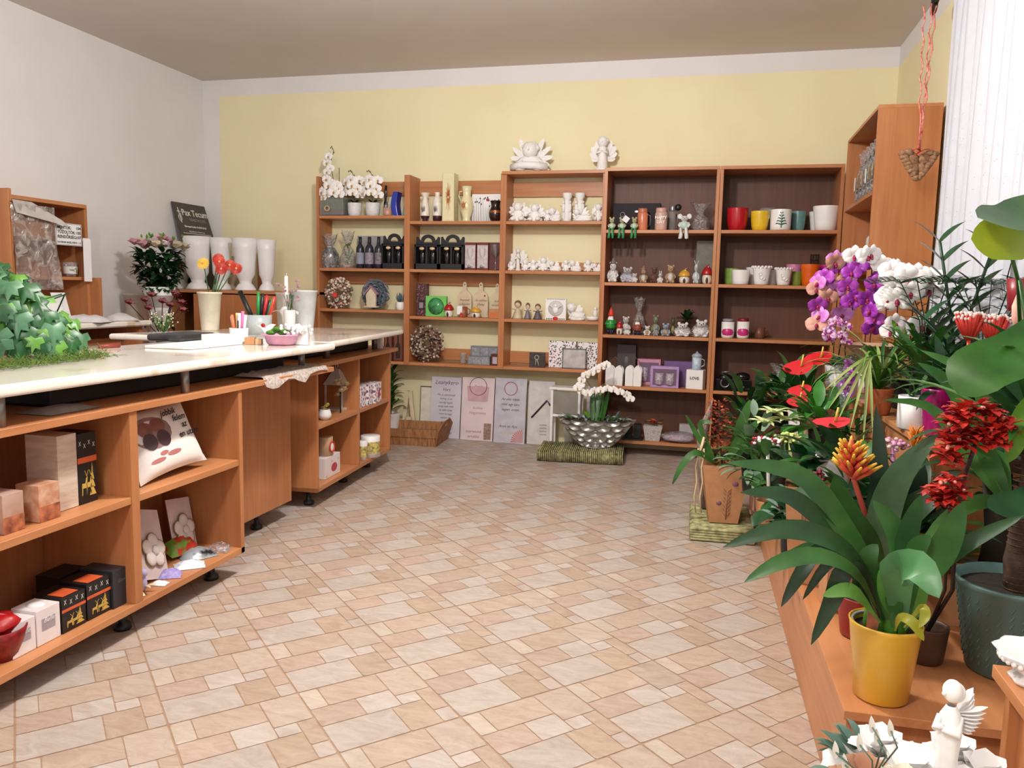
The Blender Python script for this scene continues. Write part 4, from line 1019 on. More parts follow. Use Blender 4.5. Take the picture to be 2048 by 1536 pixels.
# ---- third unit: cherubs
k3 = [(1019,1052,408,'sit','seated cherub at the left end of the cherub shelf'),(1054,1084,411,'sit','chubby cherub resting head on hands, second on the shelf'),(1088,1101,420,'sit','tiny cherub beside the round cherub group'),(1100,1121,416,'lie','round curled cherub left of the column figures'),
      (1147,1184,419,'lie','lying cherub in front of the column figures'),(1187,1206,408,'sit','seated cherub at the right end of the cherub shelf')]
for (a,b_,c,p,l) in k3:
    Y = YA - (.09 if a == 1147 else .04); x,w_,h_ = fit(a,b_,c,Y,zr2[0]); cherub((x,Y,zr2[0]),h_,w_,'white plaster ' + l,pose=p)
for (a,b_,l) in ((1122,1144,'white plaster cherub column candle holder, left one'),(1147,1170,'white plaster cherub column candle holder, right one')):
    x,w_,h_ = fit(a,b_,386,YA + .03,zr2[0]); t = thing('column_holder',l,'candle holder',(x,YA + .045,zr2[0])); r = w_ / 2
    m = MB(); m.lathe([(r * .8,0),(r * .82,.02),(r * .55,.04),(r * .5,h_ * .7),(r * .6,h_ * .8),(r * .85,h_ * .88),(r * .8,h_ * .91),(r * .9,h_ * .97),(r * .9,h_)],18,flute=9,famp=.05,capt=True); m.build('column',plaster,t)
    for sx in (-1,1): m = MB(); m.ball((sx * r * .6,-.02,h_ * .5),(r * .28,r * .3,h_ * .16)); m.ball((sx * r * .6,-.03,h_ * .68),r * .26); m.ball((sx * r * .66,-.01,h_ * .25),(r * .2,r * .22,h_ * .16)); m.leaf((sx * r * .7,0,h_ * .5),R(90 - sx * 80),.6,r * .8,r * .5,droop=.4,shape='obov',n=4); m.build('cherub',plaster,t)
k3 = [(1015,1028,524,'sit','at the far left of the lower row'),(1042,1057,521,'sit','right of the standing winged one'),(1058,1073,521,'sit','fourth in the lower row'),(1074,1097,517,'sit','broad-winged, largest of the lower row'),(1098,1121,522,'lie','leaning, middle of the lower row'),
      (1123,1138,521,'sit','head on hand, right of the middle'),(1140,1161,521,'lie','with arms out, before the gap'),(1167,1183,522,'sit','just after the gap in the row'),(1185,1204,527,'lie','low, at the far right of the row')]
for (a,b_,c,p,l) in k3:
    x,w_,h_ = fit(a,b_,c,YA - .05,zr2[1]); cherub((x + .003,YA - .05,zr2[1]),h_,w_,'small white plaster cherub ' + l,pose=p,group='small cherubs of the lower row')
x,w_,h_ = fit(1027,1043,497,YA + .03,zr2[1]); cherub((x,YA + .04,zr2[1]),h_,w_ * .8,'slender white standing angel with raised wings above the small cherubs',pose='stand',name='angel_figurine')
x,w_,h_ = fit(1023,1100,296,YA,2.26)
t = cherub((x,YA - .03,2.26),h_,w_ * .9,'large white cherub bust leaning on folded arms, on top of the shelf unit',pose='sit',name='cherub_bust',group=None)
for c in t.children:
    if c.name.startswith('body'):
        m = MB(); m.tube([(-.14,-.02,.035),(-.06,-.075,.05),(.06,-.07,.045),(.14,-.02,.035)],[.035,.03,.03,.035],10); m.build('folded_arms',plaster,t)
    if c.name.startswith('head'): c.scale = (1.3,1.3,1.2); c.location.z = -.02
x,w_,h_ = fit(1188,1224,278,YA,2.26); cherub((x - .005,YA - .02,2.261),h_,w_ * .85,'white angel with hand to face standing on top of the shelf corner',pose='stand',name='angel_figurine',group=None)
# dolls
def doll(px0,px1,yt,label,dress,hair):
    x,w_,h_ = fit(px0,px1,yt,YA - .04,zr2[2]); t = thing('angel_doll',label,'figurine',(x,YA - .04,zr2[2]))
    m = MB(); m.lathe([(w_ * .48,0),(w_ * .42,h_ * .1),(w_ * .2,h_ * .5),(w_ * .1,h_ * .56)],14,flute=6,famp=.08); m.tube([(-w_ * .1,0,h_ * .5),(-w_ * .5,0,h_ * .52)],w_ * .05); m.tube([(w_ * .1,0,h_ * .5),(w_ * .5,0,h_ * .52)],w_ * .05); m.build('dress',dress,t)
    m = MB(); m.ball((0,0,h_ * .74),(w_ * .28,w_ * .25,h_ * .17)); m.build('head',mat('doll_face',(222,196,174),rough=.5),t); m = MB(); m.ball((0,w_ * .07,h_ * .79),(w_ * .33,w_ * .26,h_ * .2)); m.build('hair',hair,t)
hb = mat('hair_brown',(122,96,66),rough=.8); doll(1024,1046,600,'doll angel with long brown hair, biggest of the three',mat('dress_cream',(206,190,160)),hb); doll(1048,1062,605,'doll angel in dark bodice, middle of the three',mat('dress_slate',(120,118,128)),hb); doll(1066,1084,607,'doll angel in grey dress beside the white framed relief',mat('dress_grey',(98,92,96)),hb)
def art_relief(t,w,d,h):
    m = MB(); m.lathe([(h * .36,0),(h * .34,.006),(.001,.002)],26); m.build('round_recess',mat('recess_grey',(214,210,208)),t,(0,-d / 2 - .001,h * .54),(R(90),0,0))
    m = MB(); m.ball((0,-d / 2 - .008,h * .46),(h * .14,.008,h * .16)); m.ball((0,-d / 2 - .01,h * .66),(h * .08,.008,h * .08)); m.leaf((-.02,-d / 2 - .01,h * .5),R(180),.8,h * .25,.03,shape='obov',n=4); m.leaf((.02,-d / 2 - .01,h * .5),0,.8,h * .25,.03,shape='obov',n=4); m.build('angel_relief',plaster,t)
    m = MB();
    for k in range(12): m.ball(((-.42 + k * .076) * w,-d / 2 - .001,h * .97),(.004,.001,.004),5,4); m.ball(((-.42 + k * .076) * w,-d / 2 - .001,h * .05),(.005,.001,.006),5,4)
    m.build('printed_border',mat('border_green',(70,84,60)),t); m = MB(); m.ball((0,-d / 2 - .002,h * .07),(.022,.001,.016)); m.build('printed_bow',red,t)
x,w_,h_ = fit(1091,1132,597,YA - .05,zr2[2]); boxx((x,YA - .05,zr2[2]),w_,.03,h_,'white square relief box with a round angel and red bow',white,name='relief_box',art=art_relief)
x,w_,h_ = fit(1137,1170,608,YA - .04,zr2[2]); cherub((x,YA - .04,zr2[2]),h_,w_,'white reclining angel between the relief box and the white dome',pose='lie',name='angel_figurine',group=None)
x,w_,h_ = fit(1175,1201,614,YA - .02,zr2[2]); t = thing('angel_dish','white round dish with a small kneeling angel at the right end','figurine',(x - .01,YA - .03,zr2[2])); m = MB(); m.lathe([(.03,0),(.05,.01),(.055,.035),(.05,.036),(.04,.015),(.001,.012)],20); m.build('dish',white,t); m = MB(); m.ball((.02,0,.06),(.02,.018,.035)); m.ball((.02,0,.10),.015); m.leaf((.02,.01,.07),R(60),.9,.06,.03,shape='obov',n=4); m.build('angel',plaster,t)
def art_key(t,w,d,h):
    m = MB(); m.torus((0,-d / 2 - .002,h * .68),h * .14,h * .035,'y',18,6); m.tube([(-.005,-d / 2 - .002,h * .55),(-.012,-d / 2 - .002,h * .12)],.004,6); m.tube([(.004,-d / 2 - .002,h * .55),(.018,-d / 2 - .002,h * .12)],.004,6); m.build('printed_keys',mat('key_silver',(176,170,164),rough=.4),t)
x,w_,h_ = fit(1060,1090,705,YA - .05,zr2[3]); boxx((x,YA - .06,zr2[3]),w_,.05,h_,'small black box printed with old keys',mat('black_print',(34,30,30),c2=(70,60,56),scale=60),name='printed_box',art=art_key)
def speckle(name,base,spots,scale=55,size=.33):
    if name in MATS: return MATS[name]
    m = bpy.data.materials.new(name); m.use_nodes = True; N = m.node_tree.nodes; L = m.node_tree.links; b = N['Principled BSDF']
    tc = N.new('ShaderNodeTexCoord'); v = N.new('ShaderNodeTexVoronoi'); v.inputs['Scale'].default_value = scale; L.new(tc.outputs['Object'],v.inputs['Vector'])
    c = N.new('ShaderNodeValToRGB'); c.color_ramp.interpolation = 'CONSTANT'; c.color_ramp.elements[0].color = lin(spots[0])
    for i,k in enumerate(spots[1:]): e = c.color_ramp.elements.new((i + 1) / len(spots)); e.color = lin(k)
    sp_ = N.new('ShaderNodeSeparateColor'); L.new(v.outputs['Color'],sp_.inputs[0]); L.new(sp_.outputs[0],c.inputs['Fac'])
    th_ = N.new('ShaderNodeMath'); th_.operation = 'LESS_THAN'; th_.inputs[1].default_value = size; L.new(v.outputs['Distance'],th_.inputs[0])
    mx = N.new('ShaderNodeMix'); mx.data_type = 'RGBA'; L.new(th_.outputs[0],mx.inputs[0]); mx.inputs[6].default_value = lin(base); L.new(c.outputs['Color'],mx.inputs[7]); L.new(mx.outputs[2],b.inputs['Base Color']); b.inputs['Roughness'].default_value = .6
    MATS[name] = m; return m
fprint = speckle('floral_print_paper',(236,234,236),((96,60,78),(110,104,116),(206,140,140),(60,48,60)),60,.4)
x,w_,h_ = fit(1098,1152,682,YA + .02,zr2[3]); boxx((x,YA + .03,zr2[3]),w_,.06,h_,'white paper box with grey floral print on the lowest shelf',fprint,name='printed_box')
x,w_,h_ = fit(1156,1197,685,YA + .02,zr2[3]); boxx((x,YA + .03,zr2[3]),w_,.06,h_,'white paper box with plum floral print, partly hidden by the white orchid',fprint,name='printed_box')
x,w_,h_ = fit(1124,1172,697,YA - .06,zr2[3])
t = thing('photo_frame','thin grey picture frame in front of the floral boxes','frame',(x,YA - .06,zr2[3])); m = MB(); w2 = w_ / 2
for (a,b_,c,d) in ((-w2,0,-w2 + .008,h_),(w2 - .008,0,w2,h_),(-w2,0,w2,.008),(-w2,h_ - .008,w2,h_)): m.box(a,-.006,b_,c,.006,d)
m.build('frame_border',mat('frame_grey',(110,110,112)),t); m = MB(); m.box(-w2 + .008,0,.008,w2 - .008,.004,h_ - .008); m.build('picture',mat('faded_print',(206,200,196),c2=(160,156,156),scale=14),t)

# ================================================================== standing units
YF = 6.44
def f45(px0,px1,yt,r,Y=YF): return fit(px0,px1,yt,Y,z45[r])
frogb = mat('frog_beige',(196,190,150),rough=.6); frogg = mat('frog_green',(52,150,98),rough=.6); mint = mat('mint_shirt',(196,226,210),rough=.8)
for (a,b_,l) in ((1214,1231,'seated frog with dangling green legs at the left shelf edge'),(1234,1252,'middle seated frog with dangling green legs, a white tag on it'),(1259,1276,'seated frog with dangling green legs, third, beside the orange jar')):
    x,w_,h_ = f45(a,b_,434,0,6.38); o = critter((x + .004,6.375,z45[0]),w_,h_,frogb,l,'frog','frog_figurine',belly=mint,hang=.065,legs=frogg,hat=None)
    o['group'] = 'frogs sitting on the shelf edge'
    if a == 1234: m = MB(); m.box(-.022,-.001,0,.022,0,.045); q = m.build('paper_tag',paper,o,(.02,-.04,.06),(.2,.6,.3))
x,w_,h_ = f45(1352,1384,427,0,6.38); critter((x,6.40,z45[0]),w_ * .85,h_,mat('mouse_white',(226,230,228),rough=.8),'white big-eared toy mouse dangling its legs over the shelf edge','big','mouse_figurine',hang=.065,belly=mint)
def art_case(t,w,d,h):
    m = MB(); m.torus((-w * .3,-d / 2 - .002,h * .6),.018,.003,'y',16,5); m.build('printed_ring',steel,t); m = MB(); m.ball((0,-d / 2 - .002,h * .7),(.02,.002,.012)); m.build('printed_spoon',steel,t)
x,w_,h_ = f45(1227,1320,408,0,6.58); boxx((x,6.58,z45[0]),w_,.1,h_,'wide glossy black gift case behind the frogs and jars',mat('case_black',(20,18,24),rough=.55,c2=(40,20,28),spec=.2),art=art_case)
def jar(px0,px1,yt,r,label,body,lid,words=None,handle=True,Y=YF):
    x,w_,h_ = f45(px0,px1,yt,r,Y); t = thing('handled_jar',label,'jar',(x,Y,z45[r])); rr = w_ * (.42 if handle else .5)
    m = MB(); m.lathe([(rr * .9,0),(rr,.008),(rr,h_ * .74),(rr * .86,h_ * .82)],20,capt=True); m.build('glass_body',body,t); m = MB(); m.lathe([(rr * .88,h_ * .80),(rr * .9,h_ * .82),(rr * .9,h_ * .97),(rr * .8,h_)],20,capt=True); m.build('lid',lid,t)
    if handle: m = MB(); m.tube([(rr * .95,-.01,h_ * .72),(rr * 1.45,-.01,h_ * .66),(rr * 1.45,-.01,h_ * .25),(rr * .95,-.01,h_ * .16)],.004,7); m.build('handle',glass,t)
    if words:
        for i,s_ in enumerate(words): text(t,s_,.03,(0,-rr - .001,h_ * (.5 - .2 * i)),m=words and mat('letter_white',(240,236,232)),bold=.001)
    return t
jar(1272,1297,417,0,'orange handled drinking jar with brown band beside the black case',mat('jar_orange',(222,134,98),rough=.25),mat('jar_lid',(186,112,84),rough=.4))
jar(1309,1334,416,0,'blush pink jar with white lettering HAPPY, right of the orange jar',mat('jar_blush',(214,176,160),rough=.3),mat('lid_blush',(206,160,148),rough=.4),('HAPPY','DAY'),False)
jar(1335,1352,412,0,'clear glass jar with a black ball stopper leaning behind the mouse',glass,mat('steel_lid',(150,150,152),rough=.3,metal=.6),None,True,6.50)
x,w_,h_ = f45(1347,1362,416,0); m = MB(); m.ball((0,0,0),.026); o = m.build('ball_stopper',black,None,(x,6.425,z45[0] + .175)); tag(o,'round black ball stopper held against the clear jar','stopper'); m = MB(); m.tube([(0,0,-.02),(0,.03,-.17)],.004,6); m.build('stem',steel,o)
x,w_,h_ = f45(1374,1430,408,0,6.5)
def inn3(t,w,h): m = MB(); m.box(-w * .3,-.05,.01,w * .3,.05,h * .4); m.build('brown_contents',mat('taupe_goods',(104,84,84),rough=.6),t)
bag((x - .01,6.52,z45[0]),w_ * .75,h_ * 1.05,'wide crumpled clear bag of brown goods at the right end of the shelf',inn3,None,m_=filmd,d=.16,name='wrapped_bag')
# row B
cr_w = mat('toy_white',(216,212,206),rough=.8); cr_t = mat('toy_tan',(196,166,128),rough=.8,c2=(140,108,82),scale=40); cr_b = mat('toy_brown',(112,80,64),rough=.85,c2=(76,52,44),scale=40); furw = mat('fur_white',(230,228,226),rough=.95)
x,w_,h_ = f45(1214,1238,520,1); critter((x,6.42,z45[1]),w_,h_,furw,'tall fluffy white bird-like toy at the left end','round',fluff=1.0,hat=mat('cap_grey',(120,104,100)))
x,w_,h_ = f45(1240,1270,532,1); critter((x,6.42,z45[1]),w_,h_,mat('fur_grey',(198,196,204),rough=.95),'fluffy grey-white bear with round ears, second in the animal row','round',fluff=.9)
specs = [(1262,1276,545,cr_w,'tiny white dog in front of the fluffy bear','round'),(1277,1296,534,cr_t,'tan monkey with pointed cap in the animal row','round'),(1298,1318,530,cr_b,'brown hedgehog-like toy with yellow head','round'),(1313,1327,544,cr_w,'tiny white long-eared goat between the brown toys','long'),(1329,1352,526,cr_t,'tan bear hugging a tall brown monkey in the animal row','round')]
for (a,b_,c,mm,l,e) in specs:
    Y = 6.40 if c > 540 else 6.47; x,w_,h_ = f45(a,b_,c,1,Y); critter((x,Y,z45[1]),w_,h_,mm,l,e,hat=mat('cap_taupe',(150,122,104)) if 'cap' in l else None,belly=cr_w if 'monkey' in l else None)
x,w_,h_ = f45(1355,1382,536,1); mushroom_house((x,6.43,z45[1]),w_ * .9,h_,capy,'yellow-roofed toadstool house at the end of the animal row')
x,w_,h_ = f45(1384,1399,523,1); critter((x,6.40,z45[1]),w_,h_,mat('ice_grey',(196,204,206),rough=.2),'glassy pale reindeer between the two toadstool houses','antler',name='reindeer_figurine')
x,w_,h_ = f45(1401,1426,528,1); mushroom_house((x,6.43,z45[1]),w_ * .9,h_,capr,'red-roofed toadstool house at the right end, before the grey box')
x,w_,h_ = f45(1390,1427,482,1,6.6); boxx((x,6.6,z45[1]),w_,.06,h_,'upright grey-green box at the back right behind the toadstool house',mat('sage_grey',(116,114,102),rough=.6,c2=(96,94,84),scale=20))
# row C
x,w_,h_ = f45(1209,1232,614,2); gnome((x + .004,6.42,z45[2]),w_,h_,redor,mat('coat_green',(44,150,60),rough=.35),'garden gnome in red hat and green coat at the left end')
x,w_,h_ = f45(1233,1247,640,2); mushroom_house((x,6.39,z45[2]),w_,h_,capr,'small red toadstool beside the green-coated gnome')
specs = [(1240,1262,629,cr_w,'cream bear behind the small red toadstool','round',6.50),(1246,1262,651,cr_w,'small grey lamb in front of the cream bear','round',6.39),(1286,1302,650,furw,'little white bear in front of the frogs','round',6.39),(1301,1320,628,mat('toy_sage',(128,138,104),rough=.5),'grey-green frog with bulging eyes, left of the pair','frog',6.48),
         (1305,1318,650,mat('toy_blue',(150,166,184),rough=.6),'small blue-grey frog seated in front','frog',6.38),(1320,1342,646,mat('toy_blue',(150,166,184)),'blue-dressed reclining frog before the brown one','frog',6.40),(1338,1352,632,mat('toy_olive',(78,84,50),rough=.5),'dark olive frog with orange legs','frog',6.48)]
for (a,b_,c,mm,l,e,Y) in specs:
    x,w_,h_ = f45(a,b_,c,2,Y); critter((x,Y,z45[2]),w_,h_,mm,l,e,belly=cr_t if 'frog' in l else None,name='frog_figurine' if 'frog' in l else 'animal_figurine')
x,w_,h_ = f45(1264,1285,620,2,6.45)
gnome((x,6.44,z45[2]),w_,h_ * .8,mat('hat_grey',(150,140,132)),mat('coat_rust',(150,70,54),rough=.5),'grey-hatted bearded gnome wrapped in film, middle of the shelf')
bag((x,6.56,z45[2]),.10,h_ * 1.5,'crinkled film bag standing behind the grey-hatted gnome',None,None,m_=filmd,name='wrapped_bag')
x,w_,h_ = f45(1348,1382,643,2); t = critter((x,6.41,z45[2]),w_,h_,furw,'low fluffy white toy with beige head, near the leafy pick','round',fluff=1.2)
x,w_,h_ = f45(1384,1420,637,2); t = critter((x,6.42,z45[2]),w_,h_,furw,'plump fluffy white toy at the right end of the gnome shelf','round',fluff=1.4)
x,w_,h_ = f45(1360,1385,612,2,6.55); t = thing('leafy_pick','dark green leafy pick wrapped in film behind the fluffy toy','decoration',(x,6.56,z45[2])); m = MB()
for k in range(10): m.leaf((0,0,.12),k * .63,rnd.uniform(.3,1.3),.11,.05,droop=.8)
m.tube([(0,0,0),(0,0,.14)],.004,6); m.build('leaves',green2,t)
# row D
def picket(px0,px1,label):
    x,w_,h_ = f45(px0,px1,731,3,6.41); t = thing('picket_planter',label,'planter',(x,6.42,z45[3]),0,'white heart-slat planters'); n = 2; sw = w_ / n
    for yy in (-.045,.045):
        m = MB()
        for k in range(n):
            cx = -w_ / 2 + sw * (k + .5); pts = [(cx - sw * .46,0),(cx + sw * .46,0),(cx + sw * .48,h_ * .75)] + [(cx + sw * .48 * math.cos(a),h_ * .75 + h_ * .25 * math.sin(a)) for a in (R(30),R(60),R(90),R(120),R(150))] + [(cx - sw * .48,h_ * .75)]; m.slab(pts,yy - .003,yy + .003)
        m.build('slat_panel',white,t)
    m = MB(); m.box(-w_ * .42,-.04,.0,w_ * .42,.04,h_ * .5); m.build('inner_box',mat('old_paper',(214,200,186)),t)
    m = MB(); m.tube([(-w_ * .4,0,h_ * .6),(-w_ * .3,0,h_ * 1.2),(0,0,h_ * 1.45),(w_ * .3,0,h_ * 1.2),(w_ * .4,0,h_ * .6)],.0025,6); m.build('wire_handle',mat('rust_wire',(110,84,74)),t)
picket(1211,1246,'white round-topped slat planter with wire handle, left one'); picket(1250,1283,'white round-topped slat planter with wire handle, beside the pink box')
x,w_,h_ = f45(1233,1270,689,3,6.62)
def art_pot(t,w,d,h): m = MB(); m.lathe([(w * .2,0),(w * .28,h * .12),(w * .3,h * .3),(w * .2,h * .42)],14,0,-d / 2 + w * .22,h * .3); m.build('printed_teapot',mat('print_grey',(96,90,92)),t)
boxx((x,6.62,z45[3]),w_,.04,h_,'dark picture box standing at the back, above the slat planters',mat('dark_taupe',(74,62,66),rough=.5),art=art_pot)
def art_mugs(t,w,d,h):
    print_patch(t,-w * .42,h * .12,w * .42,h * .88,-d / 2,mat('window_mauve',(112,86,112),rough=.3),'box_window')
    for k in (-1,1): m = mug_mesh(min(w * .15,h * .28),h * .55,-1 if k < 0 else 1); o = m.build('mug',mat('mug_lace',(206,198,206),rough=.4,c2=(110,84,104),scale=90),t,(k * w * .19,-d / 2 - .002 + .01,h * .14))
lil = mat('lilac_card',(182,144,200),rough=.5); pnk = mat('pink_card',(206,140,168),rough=.5); dpl = mat('violet_card',(118,84,142),rough=.5)
x,w_,h_ = f45(1274,1320,718,3,6.55); boxx((x,6.56,z45[3]),w_,.08,h_,'pink window box of mugs behind the lilac one',pnk,art=art_mugs)
x,w_,h_ = f45(1301,1357,732,3,6.42); boxx((x,6.42,z45[3]),w_,.09,h_,'lilac window box showing two mugs, front of the shelf',lil,art=art_mugs)
x,w_,h_ = f45(1325,1384,722,3,6.58); boxx((x + .01,6.58,z45[3]),w_,.08,h_,'deep violet box lying behind the lilac mug box',dpl)
def art_love(t,w,d,h):
    text(t,'LOVE',.03,(-.0,-d / 2 - .0008,h * .5),m=ink,bold=.001,ry=R(90) * 0,rz=0); text(t,'LOVE',.022,(w * .30,-d / 2 - .0008,h * .2),m=ink,align='LEFT') if False else None
x,w_,h_ = f45(1371,1411,739,3,6.42); boxx((x,6.42,z45[3]),w_ * .86,.09,h_,'white box with black LOVE lettering carrying the blue lidded mug',white,rz=R(-14),art=art_love)
zt = z45[3] + h_ + .001
t = thing('lidded_mug','pale blue lidded tea mug standing on the white LOVE box','mug',(x - .0,6.42,zt)); mug_mesh(.036,.10).build('cup',mat('blue_print',(140,176,204),rough=.35,c2=(206,214,220),scale=50),t); m = MB(); m.lathe([(.04,.10),(.041,.106),(.03,.122),(.008,.128),(.01,.136),(.001,.142)],18); m.build('lid',mat('lid_grey_blue',(176,190,198),rough=.4),t)
# row E
t = thing('candle_tray','black rectangular tray holding two black candles, beside the silver planter','candle tray',(PX(1268,6.42,.15),6.42,z45[4])); m = MB(); m.box(-.09,-.06,0,.07,.06,.012); m.build('tray',black,t)
for dx in (-.045,.025): m = MB(); m.box(dx - .028,-.028,.012,dx + .028,.028,.125); m.build('candle',mat('candle_black',(26,26,30),rough=.6),t)
x,w_,h_ = f45(1285,1325,838,4,6.42); t = thing('flower_basket','white woven basket filled with orange and red silk flowers','basket',(x,6.43,z45[4])); hb = .12
m = MB(); wv = mat('woven_white',(206,200,194),rough=.8,scale=120,c2=(150,142,136),bump=1.0);
vs = [(-.055,-.045,0),(.055,-.045,0),(.055,.045,0),(-.055,.045,0),(-.075,-.06,hb),(.075,-.06,hb),(.075,.06,hb),(-.075,.06,hb)]; m.add(vs,[(3,2,1,0),(0,1,5,4),(1,2,6,5),(2,3,7,6),(3,0,4,7),(4,5,6,7)]); m.build('basket_body',wv,t)
fo_ = [mat('silk_orange',(222,130,60)),red,mat('silk_coral',(222,96,84)),green1]
m = MB()
for k in range(12):
    c = Vector((rnd.uniform(-.07,.07),rnd.uniform(-.05,.03),hb + rnd.uniform(.01,.045)))
    for j in range(6): m.leaf(c,j * 1.05,.5,.022,.02,droop=.6,shape='round',n=3,mi=k % 4)
m.build('silk_flowers',fo_,t)
t = thing('wrapped_plate','pink and lilac plate parcel in crinkled clear film on the bottom shelf','gift',(PX(1356,6.40,.15),6.42,z45[4]))
m = MB(); m.ball((0,0,.035),(.13,.085,.034),18,8,jit=.06); m.build('parcel',mat('pink_parcel',(214,186,202),rough=.3,c2=(176,150,180),scale=16),t)
m = MB(); m.ball((0,0,.04),(.145,.095,.042),22,8,jit=.12); m.build('clear_wrap',filmd,t)
x,w_,h_ = f45(1358,1386,848,4,6.58); boxx((x,6.58,z45[4]),w_,.07,h_,'small grey-white box behind the wrapped plate',mat('box_pearl',(190,184,186),rough=.5))

# ---- coloured pots unit
def p5(px0,px1,yt,r,m_,label,Y=YF,hb=.78,**k):
    x,w_,h_ = f45(px0,px1,yt,r,Y); return plain_pot((x,Y,z45[r]),w_ / 2,w_ / 2 * hb,h_,m_,label,'plant_pot',**k)
redg = mat('red_glaze',(186,26,40),rough=.2); yelg = mat('yellow_glaze',(236,196,44),rough=.25); tealg = mat('teal_glaze',(104,148,146),rough=.25); limeg = mat('lime_glaze',(140,176,84),rough=.3); orag = mat('orange_glaze',(232,104,24),rough=.25); magg = mat('magenta_glaze',(178,24,112),rough=.3); pinkg = mat('pink_glaze',(222,140,180),rough=.3)
p5(1452,1495,417,0,redg,'glossy red plant pot, first on the coloured pots shelf',bulge=.006)
p5(1500,1537,423,0,yelg,'bright yellow small plant pot beside the red one',bulge=.004)
x,w_,h_ = f45(1516,1552,417,0,6.58); o = pot_mesh(w_ / 2,w_ / 2 * .8,h_).build('glass_bowl',glass,None,(x,6.58,z45[0])); tag(o,'clear glass bowl behind the yellow pot','bowl')
x,w_,h_ = f45(1539,1581,420,0); t = thing('leaf_pot','white cylinder pot with a dark green monstera leaf on it','pot',(x,YF - .01,z45[0])); rr = w_ / 2; pot_mesh(rr,rr * .98,h_).build('pot_body',white,t)
m = MB()
for k in range(-5,6):
    if k == 0: continue
    e = abs(k); s_ = 1 if k > 0 else -1;
    z0 = h_ * (.12 + .13 * e); l = rr * (.66 - .10 * e) ; y = lambda xx: -math.sqrt(max(0,(rr + .0012) ** 2 - xx * xx))
    a = [(0.003 * s_,z0 - .004),(s_ * l * .6,z0 + .006),(s_ * l,z0 + .004),(s_ * l * .8,z0 + .015),(0.003 * s_,z0 + .010)]
    m.add([(p[0],y(p[0]),p[1]) for p in a],[(0,1,3,4),(1,2,3)])
m.add([(-.004,-rr - .0012,h_ * .1),(.004,-rr - .0012,h_ * .1),(0.001,-rr - .0012,h_ * .9)],[(0,1,2)]); m.build('monstera_leaf',mat('leaf_print',(40,92,72)),t)
p5(1579,1610,423,0,tealg,'muted teal plant pot half behind the leaf pot',6.56,bulge=.004)
p5(1616,1650,424,0,whitep,'smaller white pot behind the large white one',6.58,.7)
p5(1623,1677,413,0,white,'large white plant pot at the right end of the coloured pots shelf',6.46,.78)
p5(1447,1478,537,1,limeg,'lime green pot behind the ribbed white bowl pot',6.56,.9)
p5(1462,1499,540,1,white,'low white pot with fine ribs, front left',6.42,.86,flute=0)
p5(1490,1520,535,1,whitep,'plain white pot behind the embossed one',6.58,.6)
for (a,b_,c,l) in ((1503,1541,533,'white pot with embossed swirl and scalloped rim, left one'),(1549,1583,536,'white pot with embossed swirl and scalloped rim, right one')):
    x,w_,h_ = f45(a,b_,c,1,6.41); t = thing('embossed_pot',l,'pot',(x,6.41,z45[1]),0,'embossed white pots'); rr = w_ / 2
    pot_mesh(rr * .97,rr * .74,h_ * .97,lip=.004).build('pot_body',white,t); m = MB()
    for k in range(16): a_ = k * R(22.5); m.ball((rr * math.cos(a_),rr * math.sin(a_),h_ * .96),rr * .17,7,5)
    m.build('scalloped_rim',white,t); m = MB(); m.torus((-.005,-rr * .88,h_ * .42),.014,.003,'y',14,5); m.torus((.012,-rr * .86,h_ * .34),.012,.003,'y',14,5); m.torus((-.012,-rr * .9,h_ * .58),.012,.003,'y',14,5); m.build('embossed_swirl',white,t)
p5(1528,1556,541,1,whitep,'shadowed white pot between the two embossed pots',6.56,.8)
p5(1570,1602,529,1,pinkg,'pink pot behind the right embossed pot',6.62,.85)
p5(1582,1604,543,1,mat('olive_glaze',(120,140,50),rough=.3),'small olive green pot beside the orange one',6.47,.85)
p5(1599,1637,529,1,orag,'orange plant pot near the purple orchids',6.45,.78)
p5(1633,1664,530,1,magg,'magenta plant pot behind the purple orchids',6.58,.8)
x,w_,h_ = f45(1614,1650,512,1,6.62); t = thing('wire_basket','tangled dark wire basket behind the orange pot','basket',(x - .02,6.64,z45[1])); m = MB()
for z in (.05,.12,.2,.24): m.torus((0,0,z),.032,.002,'z',18,5)
for k in range(10): a_ = k * .63; m.tube([(.032 * math.cos(a_),.032 * math.sin(a_),0),(.032 * math.cos(a_ + .5),.032 * math.sin(a_ + .5),.24)],.0016,4)
m.build('wire_frame',black,t)
owl = mat('owl_pink',(206,48,128),rough=.3)
for (a,b_,c,l,lidm) in ((1441,1468,638,'white storage jar with pink owl front, left one',mat('lid_lilac',(150,140,150))),(1472,1498,637,'white storage jar with pink owl front and dark red lid',mat('lid_red',(130,26,34),rough=.4))):
    x,w_,h_ = f45(a,b_,c,2,6.42); t = thing('owl_jar',l,'jar',(x,6.42,z45[2]),0,'pink owl jars'); rr = w_ / 2
    m = MB(); m.lathe([(rr * .85,0),(rr * .95,.02),(rr * .95,h_ * .85)],20,capt=True); m.build('jar_body',white,t); m = MB(); m.ball((0,-rr * .35,h_ * .32),(rr * .88,rr * .75,h_ * .33)); m.ball((-rr * .45,-rr * .6,h_ * .62),rr * .2,7,5); m.ball((rr * .45,-rr * .6,h_ * .62),rr * .2,7,5); m.build('owl_front',owl,t)
    m = MB(); m.lathe([(rr * .8,h_ * .85),(rr * .8,h_),(rr * .3,h_ * 1.02)],18,capt=True); m.build('lid',lidm,t)
    if 'red' in l: m = MB(); m.leaf((rr * .8,0,h_ * .5),R(0),.9,.09,.02,droop=.2,n=4); m.leaf((-rr * .8,0,h_ * .7),R(180),.6,.06,.02,droop=.2,n=4); m.build('wooden_spoon',mat('spoon_wood',(186,130,92)),t)
